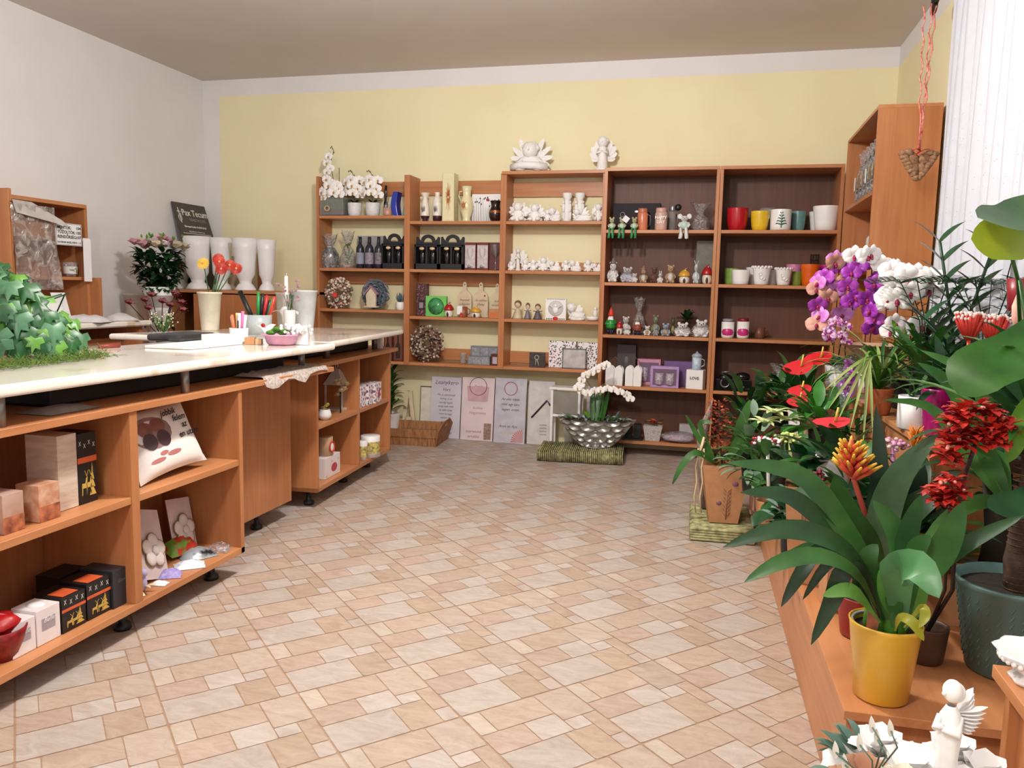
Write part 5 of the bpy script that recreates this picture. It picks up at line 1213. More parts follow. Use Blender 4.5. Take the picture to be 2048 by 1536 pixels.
x,w_,h_ = f45(1508,1530,655,2,6.5); t = mug_mesh(.04,h_).build('mug',mat('brown_mug',(120,76,54),rough=.4),None,(x,6.54,z45[2])); tag(t,'plain brown mug alone right of the owl jars','mug')
t = thing('black_telephone','black ornamental telephone-like object with silver trim on the lower shelf','ornament',(PX(1468,6.45,.6),6.45,z45[3])); m = MB(); m.box(-.14,-.07,0,.13,.08,.09); m.ball((-.07,-.05,.10),(.055,.04,.03)); m.ball((.06,-.03,.11),(.06,.045,.035)); ease(m.build('case',mat('gloss_black',(20,20,24),rough=.15),t),.008)
m = MB(); m.torus((-.07,-.072,.06),.032,.006,'y',18,6); m.tube([(-.10,-.05,.14),(-.03,-.05,.15)],.006,6); m.ball((.0,-.072,.02),.008); m.ball((.07,-.072,.035),.006); m.build('silver_trim',steel,t)
x,w_,h_ = f45(1538,1578,712,3,6.45)
def inn4(t,w,h): m = MB(); m.ball((.03,-.05,.05),(.022,.02,.045)); m.ball((-.02,0,.07),(.06,.05,.06),jit=.1); m.build('silver_egg',mat('pearl',(190,204,208),rough=.3),t)
bag((x,6.46,z45[3]),.17,.22,'film-wrapped present with pale blue bow and egg, behind the plants',inn4,mat('pale_blue_bow',(150,186,196),rough=.4),m_=filmd)

# ---- tall cabinet bottles
dkg = mat('smoke_glass',(60,62,58),rough=.12,c2=(30,32,30),scale=30)
for i,(y,l) in enumerate(((6.12,'film-wrapped dark bottle deepest on the cabinet shelf'),(5.98,'film-wrapped dark bottle, second from the back'),(5.84,'film-wrapped bottle with amber lower half'),(5.70,'film-wrapped dark bottle, middle of the row'),(5.56,'film-wrapped dark bottle with silver top'),(5.42,'film-wrapped bottle nearest to the cabinet side panel'))):
    t = thing('wrapped_bottle',l,'bottle',(0.95,y,1.936),0,'wrapped bottles in the tall cabinet'); bottle_mesh(.27 + .012 * i,.035,rn=.4).build('bottle',dkg,t)
    m = MB(); m.lathe([(.042,.002),(.046,.1),(.04,.2),(.02,.27),(.034,.35)],14,capb=False,flute=5,famp=.12); m.build('clear_wrap',filmd,t); m = MB(); m.box(-.05,-.012,.10,-.046,.012,.19); m.build('paper_tag',[paper,goldm,mat('amber',(200,150,96)),paper,goldm,steel][i],t)
t = thing('clear_bottle','clear bottle with gold cap on the lower cabinet shelf, above the white orchids','bottle',(0.93,5.45,1.486)); bottle_mesh(.27,.04,rn=.3).build('glass_body',mat('frost_glass',(190,186,180),rough=.15),t); m = MB(); m.ball((0,0,.285),.018); m.build('cap',goldm,t)
t = thing('hanging_heart','brown woven straw heart hanging on red twisted cords by the curtain','ornament',(1.03,4.86,2.05),R(15))
m = MB(); ht = mat('straw',(176,134,98),rough=.9,c2=(116,82,60),scale=60,bump=.8)
for sx in (-1,1):
    for k in range(8): f_ = k / 7; m.tube([(sx * .005,0,-.02 - .0 * k),(sx * (.05 + .02 * math.sin(f_ * 3)),-.018,.035 - f_ * .05),(sx * .012 * (1 - f_),0,-.11 + .05 * (1 - f_))],[.012,.016,.008],7) if False else m.ball((sx * (.085 - .075 * f_ ** 1.2),0,.03 - .125 * f_ + (.0 if k else -.0)),(.028 - .008 * f_,.022,.018),10,6,jit=.06)
    m.ball((sx * .055,0,.036),(.03,.022,.022),10,6,jit=.06); m.ball((sx * .03,0,.0),(.035,.02,.035),10,6,jit=.08); m.ball((sx * .02,0,-.045),(.028,.018,.03),10,6,jit=.08)
m.ball((0,0,-.105),.011); m.build('straw_heart',ht,t)
cord = mat('red_cord',(196,40,44),rough=.6,c2=(232,170,150),scale=60)
for k,(dx,top) in enumerate(((-.012,.80),(.004,.81),(.012,.80))):
    pts = [(dx * .4,0,.04),(dx * .5 + .003,.0,.2)] + [(dx * (1 + j * .1) + .006 * math.sin(j * 1.9 + k),.006 * math.cos(j * 1.9 + k),.2 + (top - .2) * j / 16) for j in range(1,17)]; m = MB(); m.tube(pts,.0042,6); m.build('cord',cord,t)
m = MB(); m.leaf((0,-.02,.04),R(200),.4,.06,.02,droop=1.8); m.leaf((0,-.02,.04),R(-20),.4,.06,.02,droop=1.8); m.leaf((0,-.02,.04),R(220),-.4,.08,.014,droop=.3,shape='strap'); m.leaf((0,-.02,.04),R(-40),-.4,.06,.014,droop=.3,shape='strap'); m.build('red_bow',red,t)

# ================================================================== floor along the back wall
bark = mat('bark_strip',(176,124,78),rough=.75,c2=(128,84,50),stretch=(20,3,3),scale=4,bump=.5)
t = thing('wicker_tray','woven bark basket tray with cut-out handles on the floor','basket',(-2.50,6.33,0.001),R(4))
m = MB(); W2,D2,hh = .27,.17,.15
for (a,b_,c,d) in ((-1,-1,1,-1),(-1,1,1,1)):
    for k,(z0,z1) in enumerate(((0,.07),(.072,.142))):
        o_ = .02 + .02 * k; m.add([(-W2 - o_,b_ * (D2 + o_),z0),(W2 + o_,b_ * (D2 + o_),z0),(W2 + o_ + .014,b_ * (D2 + o_ + .012),z1),(-W2 - o_ - .014,b_ * (D2 + o_ + .012),z1),(-W2 - o_,b_ * (D2 + o_ - .01),z0),(W2 + o_,b_ * (D2 + o_ - .01),z0),(W2 + o_ + .014,b_ * (D2 + o_),z1),(-W2 - o_ - .014,b_ * (D2 + o_),z1)],[(0,1,2,3),(7,6,5,4),(3,2,6,7),(0,4,5,1)])
m.box(-W2,-D2,0,W2,D2,.008); m.build('woven_sides',bark,t)
for sx in (-1,1):
    m = MB(); pts = [(-D2 - .03,0),(D2 + .03,0),(D2 + .06,.14),(D2 * .5,.20),(-D2 * .5,.20),(-D2 - .06,.14)]; hp_ = [(-.05,.14),(.05,.14),(.05,.17),(-.05,.17)]
    X_ = sx * (W2 + .03)
    def seg_(pl): m.add([(X_ + sx * .25 * p[1] - .004,p[0],p[1]) for p in pl] + [(X_ + sx * .25 * p[1] + .004,p[0],p[1]) for p in pl],[(0,1,2,3),(7,6,5,4),(0,4,5,1),(1,5,6,2),(2,6,7,3),(3,7,4,0)])
    seg_([(-D2 - .03,0),(D2 + .03,0),(D2 + .06,.14),(-D2 - .06,.14)]); seg_([(-D2 - .06,.14),(-.05,.14),(-.05,.20),(-D2 * .5,.20)]); seg_([(.05,.14),(D2 + .06,.14),(D2 * .5,.20),(.05,.20)]); seg_([(-.05,.17),(.05,.17),(.05,.20),(-.05,.20)]); m.build('end_handle',bark,t)
t = thing('rubber_plant','leafy green houseplant on the floor between counter and wicker tray','plant',(-2.74,6.52,.001)); pot_mesh(.09,.07,.2).build('pot',white,t); m = MB(); m.tube([(0,0,.15),(.02,0,.5)],.008,6)
for k in range(26): z = .22 + .36 * (k / 26); m.leaf((.01,0,z),k * 2.4,.6 + .4 * k / 26,rnd.uniform(.13,.19),.06,droop=1.5)
m.build('leaves',green1,t)
t = thing('wood_letter_stand','pale wooden A-shaped stand on the floor in front of the framed mirror','stand',(-2.58,6.56,.001),R(8)); m = MB(); pw = mat('birch',(222,206,176),rough=.6)
m.slab([(-.07,0),(-.04,0),(.005,.4),(-.03,.4)],-.012,.012); m.slab([(.07,0),(.04,0),(-.005,.4),(.03,.4)],-.012,.012); m.slab([(-.035,.14),(.035,.14),(.03,.17),(-.03,.17)],-.012,.012); m.build('frame_legs',pw,t)
t = thing('floor_frame','white picture frame with dark border leaning on the yellow wall','frame',(-2.43,6.62,.001)); m = MB(); m.box(-.075,0,0,.075,.012,.44); o = m.build('frame_border',mat('frame_brown',(96,80,62)),t); m = MB(); m.box(-.068,-.003,.01,.062,0,.43); m.build('picture',mat('frame_white',(226,220,206),rough=.3),t); t.rotation_euler = (R(-4),0,0)
# lettered posters leaning on the wall
def poster(px0,px1,zh,label,m_,lines,Y=6.56,art=None,dark=False,foot=0.0):
    x0,x1 = PX(px0,Y + .04,.2),PX(px1,Y + .04,.2); w_ = x1 - x0
    t = thing('poster_board',label,'poster',((x0 + x1) / 2,Y + foot,.001),0,'lettered boards leaning on the wall'); t.rotation_euler = (R(-6),0,0); m = MB(); m.box(-w_ / 2 + .002,0,0,w_ / 2 - .002,.012,zh); m.build('board',m_,t)
    for (s_,sz,fx,fz,mm) in lines: text(t,s_,sz,(fx * w_,-.0012,fz * zh),m=mm,shear=.35)
    if art: art(t,w_,zh)
    return t
gy = mat('poster_grey',(206,202,212),rough=.5,c2=(190,188,200),scale=3); pk = mat('poster_pink',(226,206,204),rough=.5,c2=(204,190,200),scale=4)
rows_ = [('Ma is szeretnek',.026),('holnap is es',.024),('mindig foglak',.024),('amig csak elek',.024),('az elet szep',.026),('mert te vagy',.024),('nekem itt',.024),('oroman',.024),('szeretettel',.03),('igaz szivvel',.026),('es orokke',.03)]
poster(862,922,.535,'white board with purple heading and black script lines, leftmost of the leaning boards',gy,[('Leanykero',.05,0,.88,mat('ink_plum',(120,50,84))),('Vers',.04,0,.77,mat('ink_plum',(120,50,84)))] + [(s_,z_,0,.69 - i * .062,mat('ink_grey',(96,92,98)) if i < 7 else ink) for i,(s_,z_) in enumerate(rows_)],6.57)
def art_env(t,w,h):
    m = MB(); m.slab([(-w * .3,h * .62),(w * .3,h * .62),(w * .34,h * .86),(-w * .34,h * .86)],-.0015,-.0005); m.build('printed_envelope',mat('env_rose',(206,168,176)),t); m = MB(); m.torus((0,-.002,h * .86),w * .26,.0025,'y',24,5); m.build('oval_frame',mat('ink_plum',(120,50,84)),t)
    m = MB(); m.box(w * .22,-.0015,h * .02,w * .44,-.0005,h * .28); m.build('printed_photo',mat('photo_dull',(110,90,84),c2=(170,140,120),scale=40),t)
poster(923,988,.545,'pink-toned board with envelope drawing and oval heading, second of the leaning boards',pk,[('Emlek',.03,0,.84,ink),('Kedves',.03,0,.5,mat('ink_tan',(196,150,130))),('Nagymama',.034,0,.42,mat('ink_tan',(196,150,130))),('szeretunk',.036,-.1,.12,mat('ink_tan2',(170,110,90))),('orokke',.036,-.1,.04,mat('ink_tan2',(170,110,90)))],6.55,art_env)
def art_heart(t,w,h):
    m = MB(); m.torus((0,-.0015,h * .84),w * .2,.004,'y',20,5); m.build('floral_ring',mat('ring_rose',(190,110,130)),t); m = MB()
    for k in range(9): m.add([(w * .46,-.0015,h * .02),(w * (.46 - .4 * math.cos(k * .17)),-.0015,h * (.02 + .2 * math.sin(k * .17))),(w * (.46 - .4 * math.cos(k * .17 + .09)),-.0015,h * (.02 + .2 * math.sin(k * .17 + .09)))],[(0,1,2)])
    m.build('printed_fan',mat('fan_coral',(206,120,110)),t)
poster(989,1052,.555,'board with floral ring, black script and coral fan corner, third of the leaning boards',mat('poster_cool',(196,194,206),rough=.5),[('Az elet olyan',.03,0,.66,ink),('mint egy tanc',.03,0,.58,ink),('legyen orom',.03,0,.50,ink),('Anya es Apa',.032,-.05,.24,mat('ink_plum',(120,50,84))),('az orokkeval',.034,0,.14,mat('ink_sand',(200,176,140)))],6.53,art_heart)
def art_tri(t,w,h): m = MB(); m.tube([(-w * .35,-.003,h * .42),(w * .22,-.003,h * .7),(w * .36,-.003,h * .62)],.009,4); m.build('printed_stripe',mat('stripe_dark',(66,58,70)),t)
poster(1056,1108,.54,'pale board with thin grey print and dark slanted stripe, fourth of the leaning boards',mat('poster_pale',(214,210,208),rough=.5),[('oszinte',.022,.1,.3 - .05 * i,mat('ink_grey',(96,92,98))) for i in range(4)],6.56,art_tri)
poster(1172,1200,.52,'narrow board with lilac sketch behind the silver planter',mat('poster_sketch',(214,202,208),rough=.5,c2=(160,140,156),scale=18),[],6.53)
t = thing('lantern_frame','tall white wooden lantern with grey panel, holding cream roses','lantern',(PX(1133,6.45,.2),6.45,.001),R(-4)); lw = .115; lh = .50
for sx in (-1,1):
    for yy in (-.05,.05): m = MB(); m.box(sx * lw - .01,yy - .01,0,sx * lw + .01,yy + .01,lh); m.build('post',white,t)
m = MB(); m.box(-lw - .02,-.07,lh,lw + .02,.07,lh + .02); m.box(-lw - .02,-.07,0,lw + .02,.07,.02); m.box(-lw,-.055,lh * .55,lw,-.045,lh * .59); m.build('frame_boards',white,t)
m = MB(); m.box(-lw + .01,-.05,lh * .6,lw - .01,-.046,lh * .98); m.build('grey_panel',mat('panel_taupe',(142,138,128),rough=.4),t)
m = MB();
for k in range(7):
    c = Vector((rnd.uniform(-.01,.09),rnd.uniform(-.08,-.04),lh * .5 - .02 + rnd.uniform(-.05,.04)))
    for j in range(9): m.leaf(c + Vector((0,0,-.01)),j * 2.4,.4 + .09 * j,.03,.028,droop=.4,shape='round',n=3)
m.build('cream_roses',mat('rose_cream',(232,224,176),rough=.7),t)
m = MB(); m.lathe([(.03,.02),(.05,.15),(.055,.19)],14,.03,0,0,flute=7,famp=.1); m.build('rose_vase',mat('pale_cloth',(226,224,206),rough=.8),t)

# silver faceted planter on the green twig block
twig = mat('twig_green',(190,186,136),rough=.8,c2=(92,90,54),stretch=(1,1,1),scale=24,bump=.6)
def twig_block(name,label,loc,w,d,h,rz,along='y',n=44):
    t = thing(name,label,'stand',loc,rz); m = MB(); m.box(-w / 2 + .012,-d / 2 + .012,.004,w / 2 - .012,d / 2 - .012,h - .012); m.build('core',mat('twig_core',(60,56,34),rough=.9),t)
    m = MB()
    if along == 'y':
        for k in range(n): x_ = -w / 2 + .008 + (w - .016) * k / (n - 1); j = rnd.uniform(-.002,.002); r_ = rnd.uniform(.0045,.0085); m.tube([(x_ + j,-d / 2 + .008,.006),(x_ - j,-d / 2 + .006,h - .01),(x_,-d / 2 + .012,h - .005),(x_ + j,d / 2 - .012,h - .005),(x_,d / 2 - .006,h - .012),(x_ - j,d / 2 - .008,.006)],r_,6)
    else:
        for k in range(n): y_ = -d / 2 + .008 + (d - .016) * k / (n - 1); m.tube([(-w / 2 + .008,y_,.006),(-w / 2 + .008,y_,h - .01),(-w / 2 + .014,y_,h - .005),(w / 2 - .014,y_,h - .005),(w / 2 - .008,y_,h - .01),(w / 2 - .008,y_,.006)],rnd.uniform(.0045,.008),6)
        for k in range(5): m.tube([(-w / 2 + .005,-d / 2 + .004,.01 + k * (h - .02) / 4),(w / 2 - .005,-d / 2 + .002,.01 + k * (h - .02) / 4)],.0085,6)
    o = m.build('twigs',twig,t); o['kind'] = 'stuff'; return t
twig_block('twig_block','green-stained twig block under the silver planter',(-.965,6.14,.001),.66,.42,.085,R(5))
def facet_planter(loc,w,d,h):
    t = thing('silver_planter','silver honeycomb-dimpled bowl planter with white orchids','planter',loc,R(4)); m = MB(); nu,nv = 14,5; vs = []; fs = []
    def P(u,v):
        a = 2 * math.pi * u / nu; s = .36 + .64 * (v / nv) ** .8; return Vector((w / 2 * s * math.cos(a),d / 2 * s * math.sin(a),h * v / nv))
    for v in range(nv):
        for u in range(nu):
            o_ = (v % 2) * .5; c = P(u + .5 + o_,v + .5); cn = Vector((c.x,c.y * 1.6,0)).normalized(); ci = c - cn * .028
            hexp = [P(u + o_ + .5,v - .12 if v else 0),P(u + 1 + o_,v + .22),P(u + 1 + o_,min(nv,v + .82)),P(u + .5 + o_,min(nv,v + 1.14)),P(u + o_,min(nv,v + .82)),P(u + o_,v + .22)]
            b0 = len(vs); vs += [tuple(p + cn * .004) for p in hexp]; mid = [tuple(p.lerp(ci,.55) - cn * .004) for p in hexp]; vs += mid; vs.append(tuple(ci))
            for k in range(6): k2 = (k + 1) % 6; fs += [(b0 + k,b0 + k2,b0 + 6 + k2,b0 + 6 + k),(b0 + 6 + k,b0 + 6 + k2,b0 + 12)]
    m.add(vs,fs,True); m.lathe([(w / 2 * .34,.002),(w / 2 * .34,.003)],16,capt=True)
    m.build('faceted_bowl',mat('hammered_silver',(196,196,192),rough=.3,metal=.75),t)
    m = MB(); prof = []; m.at(0,0,0); vs = [(w / 2 * .93 * math.cos(k * .3142),d / 2 * .93 * math.sin(k * .3142),h * .93) for k in range(20)]; m.add(vs,[tuple(range(20))]); m.build('soil',soil,t)
    m = MB()
    for (x_,a) in ((-.03,1.7),(.02,1.3),(.0,1.55),(.05,1.0)): m.leaf((x_,-.02,h * .92),a,1.35,rnd.uniform(.22,.32),.055,droop=.5)
    m.build('orchid_leaves',green1,t)
    m = MB(); st1 = [(0,0,h * .9),(-.02,-.02,h + .2),(-.1,-.03,h + .32),(.02,-.03,h + .40),(.10,-.03,h + .43)]; st2_ = [(.02,0,h * .9),(.04,-.02,h + .2),(.16,-.04,h + .26),(.26,-.05,h + .2)]; m.tube(st1,.003,6); m.tube(st2_,.003,6); m.build('stems',mat('stem_brown',(80,66,44)),t)
    spots = [(-.12,.30),(-.09,.34),(-.05,.36),(-.01,.385),(.03,.41),(.07,.43),(-.13,.26),(-.02,.22),(.03,.23),(.08,.24),(.13,.235),(.18,.22),(.23,.20),(.26,.17),(-.07,.20),(-.12,.21),(-.15,.24)]
    for i,(a,b_) in enumerate(spots): mm = MB(); orchid_bloom(mm,(a,-.05 - .01 * (i % 3),h + b_),.07,R(-90 + i * 20 % 50 - 20),tilt=.1); mm.build('blossom',[whitef,orchlip],t)
    m = MB()
    for k in range(60): a = rnd.uniform(0,6.3); rr = rnd.uniform(.5,.95); m.leaf((w / 2 * rr * math.cos(a) * .9,d / 2 * rr * math.sin(a) * .8,h * .93),a,rnd.uniform(.1,1.2),rnd.uniform(.04,.09),.026,droop=1.2,mi=k % 3,n=5)
    m.build('filler_leaves',[mat('leaf_frost',(196,210,204),rough=.7),green3,lavg],t); return t
facet_planter((PX(1192,6.2,.2),6.2,.090),.62,.27,.225)

# ================================================================== left side: helpers on planes of constant X
def PY(px,X,z):
    u = (px - 1024) / FOC; dz = z - H
    return (u * (CM[2][0] * X + CM[2][2] * dz) - (CM[0][0] * X + CM[0][2] * dz)) / (CM[0][1] - u * CM[2][1])


def fitX(p0,p1,yt,X,z):
    a,b_ = PY(p0,X,z),PY(p1,X,z); return (a + b_) / 2,abs(b_ - a),onX((p0 + p1) / 2,yt,X).z - z


R90 = R(90)
def cbox(px0,px1,yt,z,label,m_,d=.1,X=-2.06,**k):
    """box in a counter bay, its printed front towards the room (+x)"""
    y,w_,h_ = fitX(px0,px1,yt,X,z); return boxx((X - d / 2,y,z),w_,d,h_,label,m_,rz=R90,**k)


ZA2,ZA1 = .5292,.1272
cand = mat('candle_print',(214,176,150),rough=.5,c2=(176,110,76),scale=22)
def art_candle(t,w,d,h): print_patch(t,-w * .5,0,w * .5,h * .42,-d / 2,mat('candle_photo',(196,120,84),rough=.4,c2=(110,56,44),scale=34),'printed_candles')
cbox(8,50,985,ZA2,'small brown-sided candle box with pink front, leftmost on the upper counter shelf',mat('candle_brown',(150,96,66),rough=.5,c2=(198,170,158),scale=6),.11,art=art_candle)
cbox(80,121,966,ZA2,'small candle box printed with flowers and tea lights, second on the shelf',cand,.09,art=art_candle)
cbox(120,158,868,ZA2,'tall cream wood-print wine box on the upper counter shelf',mat('wood_print',(220,206,190),rough=.5,c2=(190,168,150),scale=10,stretch=(1,1,5)),.13,X=-2.10)
def art_xmas(t,w,d,h):
    g_ = mat('gold_print',(206,172,84),rough=.4); o_ = mat('sticker_orange',(222,98,50),rough=.5); s_ = mat('snow_print',(226,224,220))
    print_patch(t,-w * .5,h * .58,w * .5,h * .66,-d / 2,o_,'orange_sticker')
    m = MB(); y = -d / 2 - .001
    for (cx,sc_) in ((-.22,1),(.02,.85)):
        c = cx * w; m.slab([(c - .010 * sc_,h * .12),(c - .007 * sc_,h * .12),(c - .005,h * .22),(c + .010,h * .22),(c + .012 * sc_,h * .12),(c + .015 * sc_,h * .12),(c + .014,h * .27),(c + .017,h * .38),(c + .010,h * .36),(c + .006,h * .29),(c - .009,h * .29)],y,y + .0005)
        for k in (-1,1): m.slab([(c + .012,h * .38),(c + .014,h * .38),(c + .014 + k * .008,h * .47),(c + .012 + k * .008,h * .47)],y,y + .0005)
    for k in range(4): m.slab([(w * .24 - w * .18 * (1 - k / 4),h * (.1 + .11 * k)),(w * .24 + w * .18 * (1 - k / 4),h * (.1 + .11 * k)),(w * .24,h * (.24 + .11 * k))],y,y + .0005)
    m.build('golden_deer',g_,t); m = MB()
    for k in range(4):
        cx,cz = (-.36 + .24 * k) * w,h * (.86 - .04 * (k % 2))
        for j in range(3): a = j * R(60); dx,dz = .009 * math.cos(a),.009 * math.sin(a); m.slab([(cx - dx - .001,cz - dz),(cx - dx + .001,cz - dz),(cx + dx + .001,cz + dz),(cx + dx - .001,cz + dz)],y,y + .0005)
    m.build('snowflakes',s_,t)
xb = mat('xmas_black',(26,22,24),rough=.45)
cbox(159,196,864,ZA2,'tall black box with golden deer and orange sticker, beside the cream wine box',xb,.13,X=-2.10,art=art_xmas)
def art_whiteb(t,w,d,h): print_patch(t,-w * .3,h * .38,w * .28,h * .72,-d / 2,mat('label_mauve2',(172,160,172)),'printed_label'); text(t,'Belle',.022,(0,-d / 2 - .0015,h * .6),m=white,shear=.4); m = MB(); m.ball((0,0,h),(w * .3,d * .3,.006),10,5); m.build('top_flower',paper,t)
def oz(t,w,d,h): art_xmas(t,w,d,h); m = MB(); m.box(-w * .35,-d * .42,h,w * .3,d * .1,h + .001); m.build('top_sticker',MATS['sticker_orange'],t)
cbox(27,73,1240,ZA1,'white gift box with mauve label, left one on the bottom counter shelf',mat('box_white_flower',(232,226,226),rough=.5,c2=(220,208,208),scale=9),.10,group='white gift boxes with mauve labels',art=art_whiteb)
cbox(76,122,1212,ZA1,'white gift box with mauve label, next to the black deer boxes',MATS['box_white_flower'],.10,group='white gift boxes with mauve labels',art=art_whiteb)
cbox(126,173,1186,ZA1,'black Christmas box with golden deer and orange stickers, left of the pair',xb,.12,art=oz); cbox(176,223,1158,ZA1,'black Christmas box with golden deer and orange stickers, next to the slate box',xb,.12,art=oz)
cbox(228,270,1133,ZA1,'plain slate-black gift box with faint lettering at the bay divider',mat('slate_box',(44,48,56),rough=.4),.14,X=-2.05,art=lambda t,w,d,h: text(t,'Glamour',.018,(0,-d / 2 - .001,h * .65),m=mat('ink_slate',(96,98,106)),shear=.4))
cbox(120,190,1140,ZA1,'large black box standing behind the golden deer boxes',mat('black_card',(24,22,26),rough=.5),.10,X=-2.22);
t = thing('red_basket','red woven basket wrapped in shiny film at the left edge of the bottom shelf','basket',(-2.11,PY(2,-2.11,.13),ZA1),R90); m = MB(); m.lathe([(.045,0),(.065,.06),(.075,.10),(.07,.10),(.04,.01)],20,flute=20,famp=.03); m.build('basket_body',mat('red_weave',(150,20,22),rough=.3,scale=50,c2=(90,8,12)),t); m = MB(); m.ball((0,0,.11),(.06,.06,.03),jit=.2); m.build('red_filling',red,t)
# cushion in the right upper bay
cu_ = thing('cushion','square white printed cushion leaning in the upper right bay of the near counter','cushion',(-2.075,2.735,ZA2 + .014),R90); cu_.rotation_euler = (R(-24),R(-3),R90)
n = 18; S_ = .29; vs = []; fs = []
def cpt(u,v,sgn):
    a = 1 - abs(2 * u - 1) ** 3.2; b_ = 1 - abs(2 * v - 1) ** 3.2; pin = 1 - .10 * (1 - abs(2 * v - 1) ** 2) * abs(2 * u - 1) - .0; pin2 = 1 - .10 * (1 - abs(2 * u - 1) ** 2) * abs(2 * v - 1)
    return ((u - .5) * S_ * 1.42 * pin,sgn * .045 * (a * b_) ** .6,(v - .5) * S_ * pin2 + S_ / 2)
for sgn in (-1,1):
    o_ = len(vs)
    for i in range(n + 1):
        for j in range(n + 1): vs.append(cpt(i / n,j / n,sgn))
    for i in range(n):
        for j in range(n): a = o_ + i * (n + 1) + j; fs.append((a,a + n + 1,a + n + 2,a + 1) if sgn < 0 else (a,a + 1,a + n + 2,a + n + 1))
m = MB(); m.add(vs,fs,True); m.build('cover',mat('linen_white',(236,230,224),rough=.9,var=.03,scale=200),cu_)
def front(u,v): p = cpt(u,v,-1); return (p[0],p[1] - .0015,p[2])
def blob(m,u,v,ru,rv,mi=0,k=16): pts = [front(u + ru * math.cos(2 * math.pi * i / k),v + rv * math.sin(2 * math.pi * i / k)) for i in range(k)]; m.add([front(u,v)] + pts,[(0,1 + (i + 1) % k,1 + i) for i in range(k)],mi=mi)
m = MB(); blob(m,.30,.62,.26,.24); m.build('printed_shadow',mat('print_taupe',(150,120,116)),cu_).location.y = -.0005
m = MB(); blob(m,.22,.68,.10,.11); blob(m,.40,.70,.10,.11); m.build('printed_heads',mat('print_rust',(140,84,70)),cu_).location.y = -.0015
m = MB(); blob(m,.22,.50,.09,.12); blob(m,.41,.50,.09,.12); m.build('printed_bodies',mat('print_dark',(74,50,56)),cu_).location.y = -.002
m = MB(); blob(m,.34,.30,.06,.03); blob(m,.48,.26,.10,.035); blob(m,.24,.22,.1,.03); m.build('printed_flowers',mat('print_rose',(196,120,120)),cu_).location.y = -.001
for i,(s_,u,v) in enumerate((('jobbik',.60,.80),('felem',.72,.68),('az',.76,.56),('en utam',.78,.43))): p = front(u,v); text(cu_,s_,.036,(p[0],p[1] - .006,p[2]),m=ink,shear=.3,bold=.0006)
# bay below
fl_o = mat('flower_outline',(150,120,70),rough=.5)
def fcard(px0,px1,yt,X,label,lean,tw):
    y,w_,h_ = fitX(px0,px1,yt,X,ZA1); t = thing('flower_card',label,'card',(X,y,ZA1 + .003),R90,'cards with quilted flowers'); t.rotation_euler = (R(-lean),R(tw),R90)
    m = MB(); m.box(-w_ / 2,0,0,w_ / 2,.003,h_); m.build('card',mat('card_blush',(214,194,190),rough=.5),t); r_ = w_ * .27
    m = MB(); mo = MB()
    for k in range(5): a = k * R(72) + .3; c = (w_ * .02 + r_ * .95 * math.cos(a),-.008,h_ * .40 + r_ * .95 * math.sin(a)); m.ball(c,(r_ * .72,.010,r_ * .72),12,6); mo.torus(c,r_ * .74,.0025,'y',16,5)
    m.ball((w_ * .02,-.016,h_ * .4),(r_ * .5,.010,r_ * .5),12,6); m.build('flower',mat('satin_white',(232,222,216),rough=.4),t); mo.build('flower_outline',fl_o,t)
fcard(287,340,1018,-2.10,'blush card with padded white flower, front one in the lower right bay',22,16); fcard(350,396,998,-2.20,'blush card with padded white flower, farther one in the lower right bay',16,8)
def pouch(loc,w,d,h,label,m_,rz=0,name='gift_pouch',cat='pouch',nn=10):
    m = MB(); vs = []; fs = []
    for i in range(nn + 1):
        for j in range(nn + 1):
            u,v = i / nn,j / nn; q = (1 - abs(2 * u - 1) ** 3) * (1 - abs(2 * v - 1) ** 3)
            vs.append(((u - .5) * w * (1 + rnd.uniform(-.04,.04)),(v - .5) * d * (1 + rnd.uniform(-.04,.04)),h * q * rnd.uniform(.75,1.1) + .001))
    o_ = len(vs); fs = [(i * (nn + 1) + j,(i + 1) * (nn + 1) + j,(i + 1) * (nn + 1) + j + 1,i * (nn + 1) + j + 1) for i in range(nn) for j in range(nn)]
    m.add(vs,fs,True); vs2 = [(p[0],p[1],0) for p in vs]; m.add(vs2,[f[::-1] for f in fs],True); o = m.build(name,m_,None,loc); o.rotation_euler = (0,0,rz); return tag(o,label,cat)
pouch((-2.13,2.93,ZA1),.15,.12,.035,'black glossy pouch with silver edges on the lower counter shelf',mat('foil_black',(30,32,36),rough=.25,c2=(150,156,162),scale=14,thr=(.5,.62)),R(60))
pouch((-2.08,2.81,ZA1),.12,.09,.022,'white envelope pouch with blue figures in front of the black pouch',mat('white_blue',(226,230,238),rough=.4,c2=(120,140,190),scale=20,thr=(.32,.42)),R(40))
pouch((-2.08,2.69,ZA1),.085,.075,.028,'folded lilac lavender sachets stacked on the lower shelf',mat('lilac_stripe',(176,164,214),rough=.7,c2=(128,116,180),scale=60),R(30))
pouch((-2.09,3.03,ZA1),.10,.10,.03,'crumpled clear film packet at the end of the lower shelf',filmd,R(20))
o = pouch((-2.21,2.92,ZA1),.16,.10,.05,'red, green and yellow seed pouch leaning at the back',mat('seed_print',(206,66,44),rough=.4,c2=(120,160,60),scale=18,thr=(.45,.5)),R(70)); o.location.z += .03; o.rotation_euler = (R(20),0,R(80))
t = thing('lavender_doll','tiny lilac lavender doll with cream ribbon at the divider','ornament',(-2.07,2.52,ZA1),R90); m = MB(); m.ball((0,0,.03),(.016,.014,.03)); m.ball((0,0,.07),.017); m.build('body',mat('lilac',(190,180,220),rough=.7),t); m = MB(); m.leaf((0,-.01,.02),R(-120),.3,.05,.014,droop=.6); m.leaf((0,-.01,.02),R(-60),.3,.05,.014,droop=.6); m.build('ribbon',mat('cream_ribbon',(230,212,170)),t)
